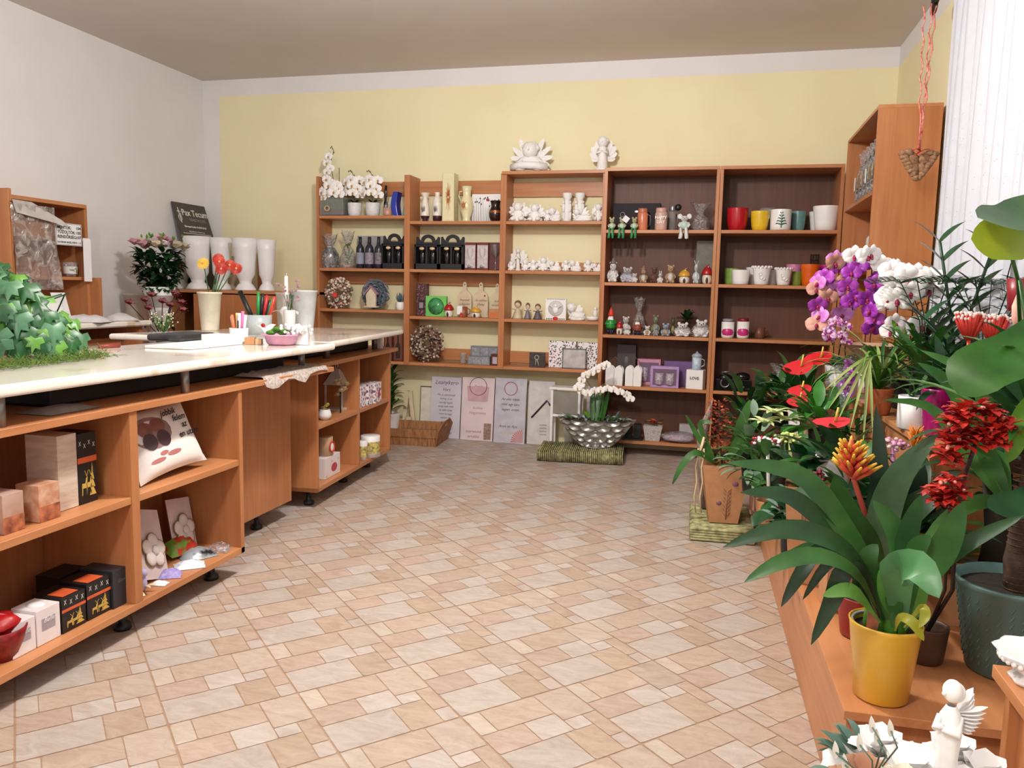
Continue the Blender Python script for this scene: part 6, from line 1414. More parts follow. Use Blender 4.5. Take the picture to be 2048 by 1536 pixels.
o = pouch((-2.06,2.60,ZA1),.06,.045,.012,'small white price tag card lying beside the lilac doll',paper,R(10)); o = pouch((-2.06,2.475,ZA1),.05,.04,.014,'small cream ribbon packet at the very corner of the lower bay',MATS['cream_ribbon'],R(50))
# things on the counter's lower deck
o = pouch((-2.13,2.22,.8665),.14,.22,.016,'stack of grey papers lying under the marble worktop',mat('grey_papers',(150,144,140),rough=.7,scale=30),0,'paper_stack','papers',6)
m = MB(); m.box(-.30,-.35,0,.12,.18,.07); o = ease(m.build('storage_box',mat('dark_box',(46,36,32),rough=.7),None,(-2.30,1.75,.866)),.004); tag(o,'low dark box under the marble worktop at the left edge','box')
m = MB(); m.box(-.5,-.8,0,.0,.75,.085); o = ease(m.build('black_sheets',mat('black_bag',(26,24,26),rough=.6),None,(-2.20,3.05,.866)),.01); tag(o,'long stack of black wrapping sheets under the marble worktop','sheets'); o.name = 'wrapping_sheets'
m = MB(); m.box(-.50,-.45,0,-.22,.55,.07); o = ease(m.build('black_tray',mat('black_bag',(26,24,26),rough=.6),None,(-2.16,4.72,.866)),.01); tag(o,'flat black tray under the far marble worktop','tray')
o = boxx((-2.33,5.33,.866),.05,.04,.075,'small white carton under the pointed end of the far worktop',paper);
np_ = MB(); vs = []; fs = []; nn = 12
for i in range(nn + 1):
    for j in range(5):
        y = 3.28 + .62 * i / nn; v = j / 4; x = -2.16 + .20 * v + .012 * math.sin(i * 1.3); z = .872 + .012 * abs(math.sin(i * 1.7)) * (1 - v) + .004;
        if v > .75: z = .868 - .035 * (1 + .5 * math.sin(i * 1.1)) * (1 if i < 8 else .3); x = -1.992 + .004 * math.sin(i)
        vs.append((x,y,z))
for i in range(nn):
    for j in range(4): a = i * 5 + j; fs.append((a,a + 5,a + 6,a + 1))
np_.add(vs,fs,True); o = np_.build('newspaper',mat('newsprint',(190,176,166),rough=.8,c2=(130,118,112),scale=90)); tag(o,'crumpled newspaper draped over the beech edge at the end of the near counter','newspaper')

# counter B bays
def bpt(px0,px1,yt,z,back=.05):
    X = -2.26 - back; y,w_,h_ = fitX(px0,px1,yt,X,z); return X,y,w_,h_
ZB2,ZB1 = .4962,.1272; rB = R90 + angB
X,y,w_,h_ = bpt(657,690,748,ZB2,.12)
t = thing('metal_lantern','silver metal house lantern with sloping roof and silk roses around it','lantern',(X,y,ZB2),rB); q = .055
m = MB(); m.box(-q,-q,0,q,q,.012)
for sx in (-1,1):
    for sy in (-1,1): m.box(sx * q - .005,sy * q - .005,.012,sx * q + .005,sy * q + .005,.17)
m.build('frame',mat('zinc',(214,206,194),rough=.4,metal=.15),t); m = MB(); m.add([(-.068,-.068,.17),(.068,-.068,.17),(.068,.068,.17),(-.068,.068,.17),(-.015,-.015,.27),(.015,-.015,.27),(.015,.015,.27),(-.015,.015,.27)],[(3,2,1,0),(0,1,5,4),(1,2,6,5),(2,3,7,6),(3,0,4,7),(4,5,6,7)]); m.torus((0,0,.285),.018,.003,'y',14,5); m.build('roof',MATS['zinc'],t)
m = MB(); m.box(-q + .004,-q + .004,.012,q - .004,-q + .006,.17); m.build('glass_pane',glass,t)
def rosebunch(t,c,n,r_,mm,name='roses',sz=.03):
    m = MB()
    for k in range(n):
        p = Vector(c) + Vector((rnd.uniform(-r_,r_),rnd.uniform(-r_,r_) * .6,rnd.uniform(-r_,r_)))
        for j in range(8): m.leaf(p,j * 2.4,.2 + .15 * j,sz,sz * .95,droop=.5,shape='round',n=3,mi=0)
    return m.build(name,mm,t)
t = thing('silk_flowers','cream and gold silk flower spray leaning right of the metal lantern','flowers',(-2.30,4.66,ZB2),rB); rosebunch(t,(0,0,.14),9,.06,mat('silk_cream',(232,218,176),rough=.7)); m = MB(); m.tube([(0,0,0),(0,0,.15)],.005,6); m.build('stem',green2,t)
t = thing('silk_flowers','peach silk rose with dark leaves left of the metal lantern','flowers',(-2.42,4.34,ZB2),rB); rosebunch(t,(0,0,.21),4,.03,mat('silk_peach',(226,168,140),rough=.7),sz=.04); m = MB(); m.tube([(0,0,0),(0,0,.2)],.005,6)
for k in range(6): m.leaf((0,0,.14),k,.3,.08,.04)
m.build('stem',green2,t)
X,y,w_,h_ = bpt(637,658,812,ZB2,-.0); t = thing('mini_planter','small white round pot with tiny yellow flowers on the far counter shelf','plant',(X - .01,y + .03,ZB2)); pot_mesh(.032,.028,.062,bulge=.012).build('pot',white,t); rosebunch(t,(0,0,.08),6,.02,mat('tiny_yellow',(226,220,120),rough=.7),'yellow_flowers',.014)
def art_mp(t,w,d,h):
    m = MB(); m.ball((w * .1,-d / 2,h * .4),(w * .2,.001,h * .22)); m.build('printed_cup',mat('print_cherry',(190,70,84)),t)
fp2 = speckle('mug_box_print',(232,226,228),((130,80,110),(200,120,130),(90,70,90)),45,.42)
for (a,b_,c,l) in ((721,737,772,'flower-printed white mug box, left of three on the far counter'),(738,750,768,'flower-printed white mug box, middle of three on the far counter'),(751,767,765,'white mug box with printed cup, right of three on the far counter')):
    X,y,w_,h_ = bpt(a,b_,c,ZB2,.0); boxx((X - .06,y,ZB2),w_ * .9,.1,h_,l,fp2,rz=rB,art=art_mp if 'right' in l else None)
X,y,w_,h_ = bpt(642,690,909,ZB1,.0); boxx((X - .05,y,ZB1),w_ * .72,.09,h_ * .95,'white strawberry-print box carrying the kraft canister',mat('straw_box',(226,216,216),rough=.4,c2=(190,120,124),scale=14,thr=(.3,.36)),rz=rB,art=art_mp); zt = ZB1 + h_ * .95 + .001
t = thing('kraft_canister','kraft paper canister with red ring label on top of the strawberry box','canister',(X - .05,y - .01,zt),rB); m = MB(); m.lathe([(.048,0),(.048,.115),(.046,.118)],24,capt=True); m.build('tube',mat('canister_tan',(206,168,134),rough=.5),t); m = MB(); m.torus((0,-.047,.055),.034,.0045,'y',24,6); m.build('red_ring',redor,t); m = MB(); m.ball((0,-.046,.055),(.026,.004,.026)); m.build('white_label',paper,t)
for (a,b_,c,l) in ((720,730,882,'slim striped tin on the lower far counter shelf'),(731,750,871,'white and yellow tin beside the slim striped one')):
    X,y,w_,h_ = bpt(a,b_,c,ZB1,.03); t = thing('tin',l,'tin',(X,y,ZB1),rB); m = MB(); r_ = w_ * .42; m.lathe([(r_,0),(r_,h_),(r_ * .96,h_ + .002)],20,capt=True); m.build('tin_body',white,t); m = MB(); m.lathe([(r_ * 1.01,h_ * .2),(r_ * 1.01,h_ * .75)],20,capb=False); m.build('printed_band',mat('tin_print',(226,206,110),rough=.4,c2=(90,80,76),scale=60),t)

# ================================================================== on the marble worktops
ZM = .9995
# ivy and moss
ivb = thing('ivy_bunch','large bunch of cut green ivy heaped at the left end of the near worktop','ivy',(-2.56,2.62,ZM)); m = MB()
q = random.Random(11)
for k in range(430):
    a = q.uniform(0,6.3); e = q.uniform(.0,1.5); rr = q.uniform(.55,1.0)
    p = Vector((.20 * rr * math.cos(a) * math.cos(e),-.24 + .40 * rr * math.sin(a) * math.cos(e),.05 + .31 * rr * math.sin(e) * (1 - .55 * max(0,math.sin(a)) * math.cos(e))))
    s_ = q.uniform(.06,.10); n0 = Vector((p.x / .22 + .5,p.y / .34 - .3,p.z / .3 + .2)).normalized(); up = Vector((q.uniform(-.4,.4),q.uniform(-.4,.4),-1)); t1 = (up - n0 * up.dot(n0)).normalized(); t2 = n0.cross(t1)
    out = [(0,-.15),(.35,-.35),(.55,-.05),(.32,.12),(.38,.42),(.12,.40),(0,1.0 * .8),(-.12,.40),(-.38,.42),(-.32,.12),(-.55,-.05),(-.35,-.35)]
    vs = [tuple(p + n0 * s_ * .12)] + [tuple(p + (t2 * x_ + t1 * y_) * s_ - n0 * s_ * .25 * (abs(x_) + max(0,y_) * .6)) for x_,y_ in out]; mi = 0 if q.random() < .55 else (1 if q.random() < .6 else 2)
    m.add(vs,[(0,1 + i,1 + (i + 1) % 12) for i in range(12)],True,mi)
m.build('leaves',[leaf_mat('ivy_green',(44,104,52),(22,64,32)),leaf_mat('ivy_light',(120,172,72),(70,130,50)),leaf_mat('ivy_pale',(96,142,104),(60,104,72))],ivb); m = MB()
for k in range(8): m.tube([(0,-.1,.03),(q.uniform(-.1,.1),q.uniform(-.3,.1),.15),(q.uniform(-.2,.2),q.uniform(-.4,.2),.25)],.003,5)
m.build('stems',green2,ivb)
gm = thing('moss_garland','feathery yellow-green moss strip lying in front of the ivy on the worktop','moss',(-2.27,2.34,ZM)); m = MB()
for k in range(1500):
    y = q.uniform(-.42,.36); rr = q.uniform(0,.08); a = q.uniform(0,3.14); p = Vector((-.07 * (y > .1) * 0 + rr * math.cos(a) * 1.1 - .06 - .10 * max(0,y),y,.004 + .045 * (rr / .08) * math.sin(a) * q.uniform(.3,1))); l = q.uniform(.012,.03); d = Vector((q.uniform(-1,1),q.uniform(-1,1),q.uniform(-.1,1))).normalized(); p2 = p + d * l; p2.z = max(p2.z,.002); m.tube([p,p2],[.0016,.0005],3,cap=False)
o = m.build('moss_fronds',leaf_mat('moss_bright',(112,140,52),(70,100,36),rough=.8),gm); o['kind'] = 'stuff'
# things in a row on the worktop
def onM(px,py): p = onZ(px,py,ZM); return p
p = onM(390,687); m = MB(); m.box(-.14,-.24,0,.10,.22,.012); o = ease(m.build('paper_pad',paper,None,(-2.42,3.42,ZM)),.002); tag(o,'white paper pad lying on the near worktop','paper pad')
t = thing('garden_knife','knife with red-brown handle at the left of the paper pad','knife',(-2.70,3.05,ZM + .008),R(80)); m = MB(); m.tube([(0,0,0),(.11,0,0)],[.009,.011],8); m.build('handle',mat('handle_red',(140,54,40),rough=.4),t); m = MB(); m.slab([(-.1,-.002),(0,-.006),(0,.006),(-.1,.002)],-.001,.001); m.build('blade',steel,t)
m = MB(); m.box(-.10,-.16,0,.10,.16,.035); o = ease(m.build('card_terminal',mat('terminal_black',(30,30,34),rough=.4,c2=(60,62,68)),None,(-2.78,3.75,ZM)),.012); tag(o,'flat black cash device behind the paper pad','device')
t = boxx((-2.52,3.70,ZM),.13,.12,.04,'open white tray of paper between pad and marker cup',paper,name='paper_tray')
p = onM(478,682); t = thing('marker_cup','white cup crowded with markers and pens on the near worktop','pen cup',(p.x,p.y,ZM)); pot_mesh(.05,.045,.07).build('cup',white,t)
for k,(cc,dx,l) in enumerate((((232,120,70),-.03,.14),((240,200,140),-.005,.15),((236,236,240),-.045,.13),((230,224,232),.015,.15),((214,110,160),.03,.16),((236,236,236),.04,.14),((70,70,80),.01,.11))):
    m = MB(); m.tube([(dx * .5,-.01 + .008 * (k % 3),.012),(dx,-.015 + .01 * (k % 3),l)],.0085,8); m.build('marker',mat('marker_%d' % k,cc,rough=.4),t)
p = onM(530,672); t = thing('tool_holder','grey container of scissors, knives and a black tube on the worktop','tool holder',(p.x - .12,p.y + .12,ZM)); m = MB(); m.lathe([(.075,0),(.085,.12),(.08,.12),(.07,.01)],22); m.build('container',mat('holder_grey',(178,186,188),rough=.3),t)
m = MB(); m.tube([(-.02,0,.06),(-.12,0,.26)],.015,12); m.build('black_tube',black,t)
for k,(cc,dx,l) in enumerate((((48,150,70),.0,.26),((44,140,66),.10,.22),((190,40,44),.06,.24),((34,34,38),.03,.25),((36,36,40),.08,.21),((196,60,50),.11,.23))):
    m = MB(); m.tube([(dx * .4,.01,.05),(dx * .8,.01,l * .7),(dx,.01,l)],[.008,.013,.009],8); m.build('tool_handle',mat('tool_%d' % k,cc,rough=.35),t)
p = onM(566,660); t = thing('candle_angel','tall white candle in a white angel candle holder','candle',(p.x,p.y + .05,ZM)); m = MB(); m.lathe([(.05,0),(.055,.02),(.03,.04),(.035,.09),(.05,.13),(.02,.16)],16,flute=6,famp=.1); m.leaf((0,0,.11),R(200),.3,.12,.05,shape='obov'); m.leaf((0,0,.11),R(-20),.3,.12,.05,shape='obov'); m.build('angel_holder',plaster,t); m = MB(); m.tube([(0,0,.15),(0,0,.36)],[.016,.013],12); m.ball((0,0,.362),(.013,.013,.006)); m.tube([(0,0,.365),(.004,0,.385)],.0015,5); m.build('candle',mat('wax_white',(244,242,238),rough=.4),t)
p = onM(555,690); t = thing('pink_bowl','dusty pink shallow bowl with greens and white berries on the near worktop','bowl',(p.x,p.y + .04,ZM)); m = MB(); m.lathe([(.065,0),(.075,.01),(.085,.045),(.105,.05),(.103,.054),(.08,.047),(.07,.012),(.001,.008)],30); m.build('bowl_body',mat('pink_plastic',(206,152,182),rough=.4),t)
m = MB()
for k in range(5): m.ball((-.05 + .02 * k,-.02 + .01 * (k % 2),.06 + .01 * (k % 3)),(.028,.013,.012),jit=.1)
m.build('green_pods',green3,t); m = MB()
for k in range(46): m.ball((.03 + rnd.uniform(-.04,.12),rnd.uniform(-.04,.06),.06 + rnd.uniform(0,.04)),rnd.uniform(.007,.011),8,6)
m.build('white_berries',white,t)['kind'] = 'stuff'
t = thing('wood_blocks','small rough wooden blocks in front of the pink bowl','block',(p.x - .12,p.y - .01,ZM),R(20)); m = MB(); m.box(-.05,-.02,0,.0,.02,.035); m.build('larger_block',kraft,t); m = MB(); m.box(.004,-.024,0,.035,.014,.028); m.build('smaller_block',mat('block_tan',(196,160,120),rough=.8),t)
t = boxx((p.x + .075,p.y + .10,ZM),.09,.07,.09,'white wooden crate with pearl twigs behind the berries',whitep,name='white_crate',rz=R(15))
m = MB(); m.tube([(0,0,0),(.01,0,0),(.01,.001,0)],.0015); o = boxx((-2.10,3.83,ZM),.10,.05,.006,'small stack of white notes near the end of the worktop',paper,name='note_stack',rz=R(80))
t = thing('ladybird_pick','white paper pick with a red ladybird between the markers and the candle','ornament',(onM(530,675).x,onM(530,675).y + .02,ZM)); m = MB(); m.leaf((0,0,0),R(60),1.2,.1,.08,shape='round'); m.leaf((0,0,0),R(200),1.1,.1,.07,shape='round'); m.build('paper',paper,t); m = MB(); m.ball((-.005,-.03,.07),(.014,.008,.012)); m.build('ladybird',red,t)
t = thing('pink_posies','small bunch of pale pink carnations standing in the tool holder area','flowers',(onM(545,668).x - .08,onM(545,668).y + .35,ZM)); pot_mesh(.04,.035,.14).build('vase',white,t); rosebunch(t,(0,0,.26),16,.07,mat('carn_pink',(226,196,204),rough=.7),'carnations',.022); m = MB()
for k in range(12): m.tube([(0,0,.1),(rnd.uniform(-.06,.06),0,.24)],.002,4)
m.build('stems',green1,t)
# vases on the far worktop
def flare(loc,rt,rb,h,label,m_=whitep,name='vase',group=None,foot=True):
    m = MB(); pr = ([(rb * 1.25,0),(rb * 1.3,.008),(rb * 1.0,h * .10),(rb * .72,h * .14),(rb * .80,h * .2),(rb * 1.2,h * .32),(rb * 1.25,h * .5),(rt * .86,h * .8),(rt,h),(rt - .004,h),(rt * .8,h * .7),(.001,h * .2)] if foot else [(rb,0),(rb,.004),(rt * .95,h * .95),(rt,h * .96),(rt,h),(rt - .004,h),(rb * .9,.02),(.001,.02)])
    m.lathe(pr,28); return tag(m.build(name,m_,None,loc),label,'vase',group)
t = thing('gerbera_vase','slim cream vase holding red gerberas and one yellow flower','vase',(-3.17,4.56,ZM)); m = MB(); m.lathe([(.052,0),(.055,.01),(.072,.235),(.078,.237),(.078,.25),(.073,.25),(.05,.02),(.001,.02)],26); m.build('vase_body',mat('cream_plastic',(222,214,194),rough=.4),t)
ger = mat('gerbera_red',(190,60,36),rough=.5,c2=(150,36,24))
heads = [((.10,-.03,.44),0),((.16,-.01,.42),0),((.125,-.05,.395),0),((.07,0,.46),0),((.20,0,.40),0),((-.02,-.03,.43),1)]
m = MB()
for hpos,k in heads: m.tube([(0,0,.05),(hpos[0] * .35,0,.25),(hpos[0] * .9,hpos[1] * .8,hpos[2] - .01)],.0035,6)
m.build('stems',green1,t)
for hpos,k in heads:
    m = MB(); f = Vector((.25,-1,.35)).normalized(); a = f.cross(Vector((0,0,1))).normalized(); b_ = a.cross(f)
    for j in range(22):
        g = j * 2 * math.pi / 22; d = a * math.cos(g) + b_ * math.sin(g); c = Vector(hpos); s_ = a * -math.sin(g) + b_ * math.cos(g); m.add([tuple(c + f * .004),tuple(c + d * .026 + s_ * .008 + f * .006),tuple(c + d * .042),tuple(c + d * .026 - s_ * .008 + f * .006)],[(0,1,2,3)],False,0)
    m.ball(tuple(Vector(hpos) + f * .006),.008,8,5,mi=1); m.build('gerbera',[ger if k == 0 else mat('flower_yellow',(222,186,70),rough=.6),mat('gerbera_eye',(226,150,110),rough=.7)],t)
flare((PX(609,5.14,1.0),5.14,ZM),.095,.062,.27,'frosted white bucket vase at the far end of the worktop beside the shelves',mat('frosted_white',(214,218,220),rough=.35),foot=False)
flare((PX(575,5.16,1.0),5.12,ZM),.06,.045,.25,'small off-white vase with paper collar behind the candle',mat('offwhite',(206,200,190),rough=.5),foot=False)
# vases on the cabinet in the corner
zc = 1.2512
for i,(a,b_,c,Y,l) in enumerate(((372,421,473,6.14,'leftmost tall white flared funeral vase on the corner cabinet'),(424,465,476,6.22,'white flared vase behind the yellow and red gerberas'),(469,514,477,6.14,'white flared vase, third of the tall row'),(516,552,480,6.22,'rightmost white flared vase of the tall row'),(346,384,486,6.34,'white flared vase half hidden behind the lisianthus bouquet'))):
    x,w_,h_ = fit(a,b_,c,Y,zc); flare((x,Y,zc),w_ / 2,w_ * .31,h_,l)
x,w_,h_ = fit(332,376,461,6.45,zc); m = MB(); m.lathe([(.065,0),(w_ * .42,h_),(w_ * .42 - .005,h_),(.06,.02),(.001,.02)],26); o = m.build('black_bucket',black,None,(x + .085,6.43,zc)); tag(o,'black plastic bucket behind the white vases in the corner','bucket')
o = flare((PX(461,6.42,zc),6.42,zc),.05,.045,.30,'smaller cream vase between the tall white ones, at the back',mat('cream_plastic',(222,214,194)),foot=True);
x0,x1 = PX(357,6.4,1.7),PX(420,6.4,1.7)
t = thing('lettered_sign','dark grey sign board reading Pax Tecum propped above the vases in the corner','sign',(-4.41,6.42,1.2525),R90); t.rotation_euler = (R(-18),0,R90)
sw,sh_ = .46,.80; m = MB(); m.box(-sw / 2,0,0,sw / 2,.012,sh_); m.build('board',mat('sign_grey',(70,66,64),rough=.5),t); wl_ = mat('letter_white',(240,236,232))
text(t,'Pax Tecum',.082,(.045,-.001,sh_ - .115),m=wl_,bold=.001); text(t,'TEMETKEZÉS',.034,(.06,-.001,sh_ - .165),m=mat('letter_grey',(176,170,164)),space=1.25); text(t,'Éjjel-nappal ügyelet: 06-20/945 20 20',.021,(.0,-.001,sh_ - .225),m=wl_,bold=.0008)
text(t,'Székesfehérvár, Mártírok útja',.019,(0,-.001,sh_ - .27),m=wl_); text(t,'ügyvezető',.024,(0,-.001,sh_ - .33),m=wl_); text(t,'Vajas Róbert',.036,(.0,-.001,sh_ - .385),m=wl_,bold=.001) if False else text(t,'Irodánk',.036,(.0,-.001,sh_ - .385),m=wl_,bold=.001)
m = MB(); m.tube([(-.18,-.003,sh_ - .19),(-.185,-.003,sh_ - .05)],.004,5); m.tube([(-.205,-.003,sh_ - .085),(-.15,-.003,sh_ - .085)],.004,5); m.tube([(-.20,-.003,sh_ - .12),(-.205,-.003,sh_ - .15),(-.19,-.003,sh_ - .18),(-.165,-.003,sh_ - .16),(-.165,-.003,sh_ - .10)],.003,5); m.build('cross_emblem',wl_,t); m = MB(); m.box(-.2,-.002,sh_ - .285,.2,0,sh_ - .281); m.build('rule_line',wl_,t)
# side table with the bouquet
st_ = thing('side_table','low beech side table at the white wall under the lisianthus vase','table',(-4.66,5.12,0)); part(st_,'table_top',0,0,.78,.95,.66,.80,woodx);
for (a,b_) in ((.03,.03),(.88,.03),(.03,.60),(.88,.60)): part(st_,'leg',a,b_,0,a + .04,b_ + .04,.78,woodz)
Yb = 5.42; xb_ = PX(320,Yb,1.1); t = thing('lisianthus_vase','white vase with a round bouquet of pink and white lisianthus over dark leaves','bouquet',(xb_,Yb,.8012)); hv = onY(320,574,Yb).z - .80
m = MB(); m.lathe([(.07,0),(.08,.01),(.055,.05),(.06,.12),(.10,hv * .8),(.125,hv),(.12,hv),(.05,.1),(.001,.08)],28); m.build('vase_body',whitep,t); top = onY(320,500,Yb).z - .80
m = MB(); q = random.Random(5)
for k in range(300): z = q.uniform(hv - .02,top - .02); f_ = (z - hv) / (top - hv); rr = (.10 + .08 * min(1,f_ * 2.2)) * q.uniform(.6,1); a = q.uniform(0,6.3); m.leaf((rr * math.cos(a) * .8,rr * math.sin(a) * .8,z),a + q.uniform(-.8,.8),q.uniform(-.5,1),.09,.055,droop=1,n=4)
m.build('leaves',green2,t)
for k in range(17):
    a = k * 2.4; rr = .19 * math.sqrt((k + .5) / 17); c = Vector((rr * math.cos(a) * 1.15,rr * math.sin(a) * .8,top + .05 * (1 - (rr / .19) ** 2) - .0 + q.uniform(-.02,.02))); m = MB()
    for j in range(8): m.leaf(c,j * 2.4 + k,.35 + .13 * j,.068,.058,droop=.5,shape='round',n=4)
    m.build('lisianthus',[pinkp,mat('lisi_cream',(226,214,186),rough=.6),mat('lisi_pale',(238,222,224),rough=.6)][k % 3],t)
m = MB()
for k in range(14): a = q.uniform(0,6.3); rr = q.uniform(.05,.19); p = Vector((rr * math.cos(a),rr * math.sin(a) * .8,top + .03)); m.tube([p,p + Vector((.01,0,q.uniform(.05,.1)))],.002,4); m.ball(p + Vector((.01,0,q.uniform(.06,.1))),(.008,.008,.014),6,5)
m.build('buds',green3,t)
flare((PX(266,5.5,1.0),5.55,.8012),.10,.08,onY(266,587,5.5).z - .80,'beige paper-textured vase by the white wall left of the bouquet',mat('beige_vase',(202,188,172),rough=.7),foot=False);
t = thing('dried_roses','drooping dried dark-red roses with brown stems in front of the bouquet vase','flowers',(PX(325,5.2,.9),5.20,.8012)); pot_mesh(.05,.04,.1).build('vase',mat('dark_vase',(60,50,46)),t); m = MB(); rp_ = [(258,607),(290,602),(303,592),(325,605),(340,612),(352,592),(362,607),(350,588),(297,618),(365,622)]; pos = []
for (a,b_) in rp_: P_ = onY(a,b_,5.12); pos.append(Vector((P_.x - t.location.x,P_.y - 5.20,P_.z - .80)))
for P_ in pos: m.tube([(0,0,.08),(P_.x * .4,P_.y * .5,P_.z * .55),tuple(P_)],.0035,5); m.leaf((P_.x * .4,P_.y * .5,P_.z * .6),rnd.uniform(0,6),-.3,.08,.04,mi=0)
m.build('stems',mat('stem_dry',(70,52,48),rough=.8),t)
for i,P_ in enumerate(pos):
    m = MB()
    for j in range(9): m.leaf(P_ + Vector((0,0,-.01)),j * 2.4,.3 + .13 * j,.052,.046,droop=.6,shape='round',n=3,mi=j % 2)
    m.build('rose',[mat('rose_dry',(140,30,40),rough=.7),mat('rose_dry_pale',(206,140,136),rough=.7)],t)
t = thing('gypsophila','small sprig of cream baby\'s breath beside the dried roses','flowers',(PX(362,4.9,1.0),4.75,ZM - .004)); t.location = (-3.28,4.25,ZM); m = MB(); b2 = MB()
for k in range(40): p = Vector((rnd.uniform(-.10,.10),rnd.uniform(-.04,.04),rnd.uniform(.03,.13))); m.tube([(0,0,0),p * .6,p],.0009,3); b2.ball(p,.005,5,4)
m.build('stems',green3,t); b2.build('tiny_blooms',mat('gyp_cream',(226,216,186),rough=.7),t)
# hutch things
zdk = 1.0292
sg = thing('emergency_numbers_sign','white emergency number card with black capitals on the hutch','sign',(-4.29,PY(138,-4.29,1.6),onX(138,491,-4.29).z),R90); sw = .135 * 1.7; sh_ = onX(138,447,-4.29).z - onX(138,491,-4.29).z
y0_,y1_ = PY(111,-4.29,1.6),PY(163,-4.29,1.6); sw = y1_ - y0_
m = MB(); m.box(-sw / 2,0,0,sw / 2,.003,sh_); m.build('card',paper,sg); m = MB()
for (a,b_,c,d) in ((-.48,.02,.48,.035),(-.48,.965,.48,.98),(-.48,.02,-.47,.98),(.47,.02,.48,.98)): m.box(a * sw,-.001,b_ * sh_,c * sw,0,d * sh_)
m.build('border_line',ink,sg)
for i,(a,b_) in enumerate((('MENTŐK:','104'),('TŰZOLTÓK:','105'),('RENDŐRSÉG:','107'))): text(sg,a,sh_ * .19,(-sw * .44,-.0015,sh_ * (.74 - .21 * i)),m=ink,align='LEFT',bold=.0006); text(sg,b_,sh_ * .19,(sw * .46,-.0015,sh_ * (.74 - .21 * i)),m=ink,align='RIGHT',bold=.0006)
text(sg,'EGYSÉGES SEGÉLYHÍVÓ: 112',sh_ * .11,(0,-.0015,sh_ * .1),m=ink,bold=.0003)
ws = MB(); vs = []; fs = []
ya_,yb_ = PY(26,-4.28,1.5),PY(120,-4.28,1.5)
for i in range(13):
    for j in range(9): u,v = i / 12,j / 8; vs.append((-4.275 + .012 * math.sin(i * 1.7 + j * .6),ya_ + (yb_ - ya_) * u * (1 - .1 * v),1.24 + .54 * v))
for i in range(12):
    for j in range(8): a = i * 9 + j; fs.append((a,a + 9,a + 10,a + 1))
ws.add(vs,fs,True); o = ws.build('plastic_sheet',film_mat('greyfilm',(190,180,174),fac=.75,crinkle=14,gloss=.1,rough=.2)); tag(o,'hazy clear plastic sheet hanging over the open front of the hutch','plastic sheet')
ws = MB(); ws.add([(-4.27,ya_,1.80),(-4.26,ya_ + .02,1.72),(-4.22,ya_ + .40,1.66),(-4.24,ya_ + .36,1.70),(-4.30,ya_ + .18,1.80)],[(0,1,2,3,4)]); o = ws.build('hanging_paper',mat('grey_sheet',(196,190,186),rough=.8)); tag(o,'creased grey paper hanging from the top of the hutch','paper')
o = thing('paper_roll','white paper strip hanging at the right side of the hutch','paper',(-4.30,PY(174,-4.30,1.5),1.30),R90); m = MB(); m.box(-.035,-.003,0,.035,.0,.30); m.build('sheet',paper,o)
def sheet(px,py,X,w,h,lean,label,rz=0,m_=paper,name='paper_sheet'):
    p = onX(px,py,X); t = thing(name,label,'paper',(X,p.y,zdk),R90 + rz); t.rotation_euler = (R(-lean),0,R90 + rz); m = MB(); m.box(-w / 2,0,0,w / 2,.002,h); m.build('sheet',m_,t); m = MB()
    for k in range(4): m.box(-w * .12,-.0006,h * (.62 - .09 * k),w * .16,0,h * (.62 - .09 * k) + .0015)
    m.build('printed_lines',mat('ink_faint',(170,168,176)),t); return t
sheet(108,640,-4.06,.25,.15,28,'large white sheet leaning at the foot of the hutch'); sheet(130,610,-4.17,.14,.20,14,'white booklet with bar pattern standing behind the large sheet',R(8))
for (X,Y,w_,d_,rz,l) in ((-4.12,4.55,.30,.22,.3,'crumpled white wrapping papers on the back desk, left heap'),(-4.12,4.86,.22,.20,-.4,'loose white papers at the right end of the back desk'),(-4.10,4.25,.26,.2,.1,'flat grey wrapping papers at the front of the back desk')): pouch((X,Y,zdk),w_,d_,.05,l,mat('tissue',(220,218,222),rough=.8),rz,'paper_heap','papers',7)
t = thing('clear_cup','clear plastic cup with printed leaves on the hutch shelf','cup',(-4.40,PY(140,-4.40,1.4),1.3312)); pot_mesh(.05,.035,.10).build('cup',filmd,t); m = MB(); m.lathe([(.045,.02),(.048,.07)],18,capb=False); m.build('leaf_print',mat('cup_print',(220,216,210),c2=(120,130,80),scale=30,thr=(.36,.42)),t)

# ================================================================== plants on the right
def place(px,Y,z): return Vector((PX(px,Y,z),Y,z))
S1,S2,S3 = .3212,.5682,.8132


def pxpath(loc,lst): return [onY(a,b_,Y) - Vector(loc) for a,b_,Y in lst]
def soil_disc(t,r,z,m_=soil): m = MB(); m.lathe([(.0001,z),(r,z)],20,capb=False); return m.build('soil',m_,t)
def bush(t,c,rad,n,ln,w_,mats,el=(-.2,1.2),shape='lance',droop=1.0,seed=1,name='leaves',stem=0.0,fromc=.3):
    q = random.Random(seed); m = MB()
    for k in range(n):
        a = q.uniform(0,6.3); e = q.uniform(*el); rr = q.uniform(fromc,1)
        p = Vector(c) + Vector((rad[0] * rr * math.cos(a) * math.cos(e * .8),rad[1] * rr * math.sin(a) * math.cos(e * .8),rad[2] * rr * math.sin(max(e,0))))
        m.leaf(p,a + q.uniform(-.5,.5),e + q.uniform(-.3,.2),ln * q.uniform(.7,1.2),w_ * q.uniform(.7,1.2),droop=droop,shape=shape,n=5,mi=q.randrange(len(mats)),stem=stem)
    return m.build(name,mats,t)


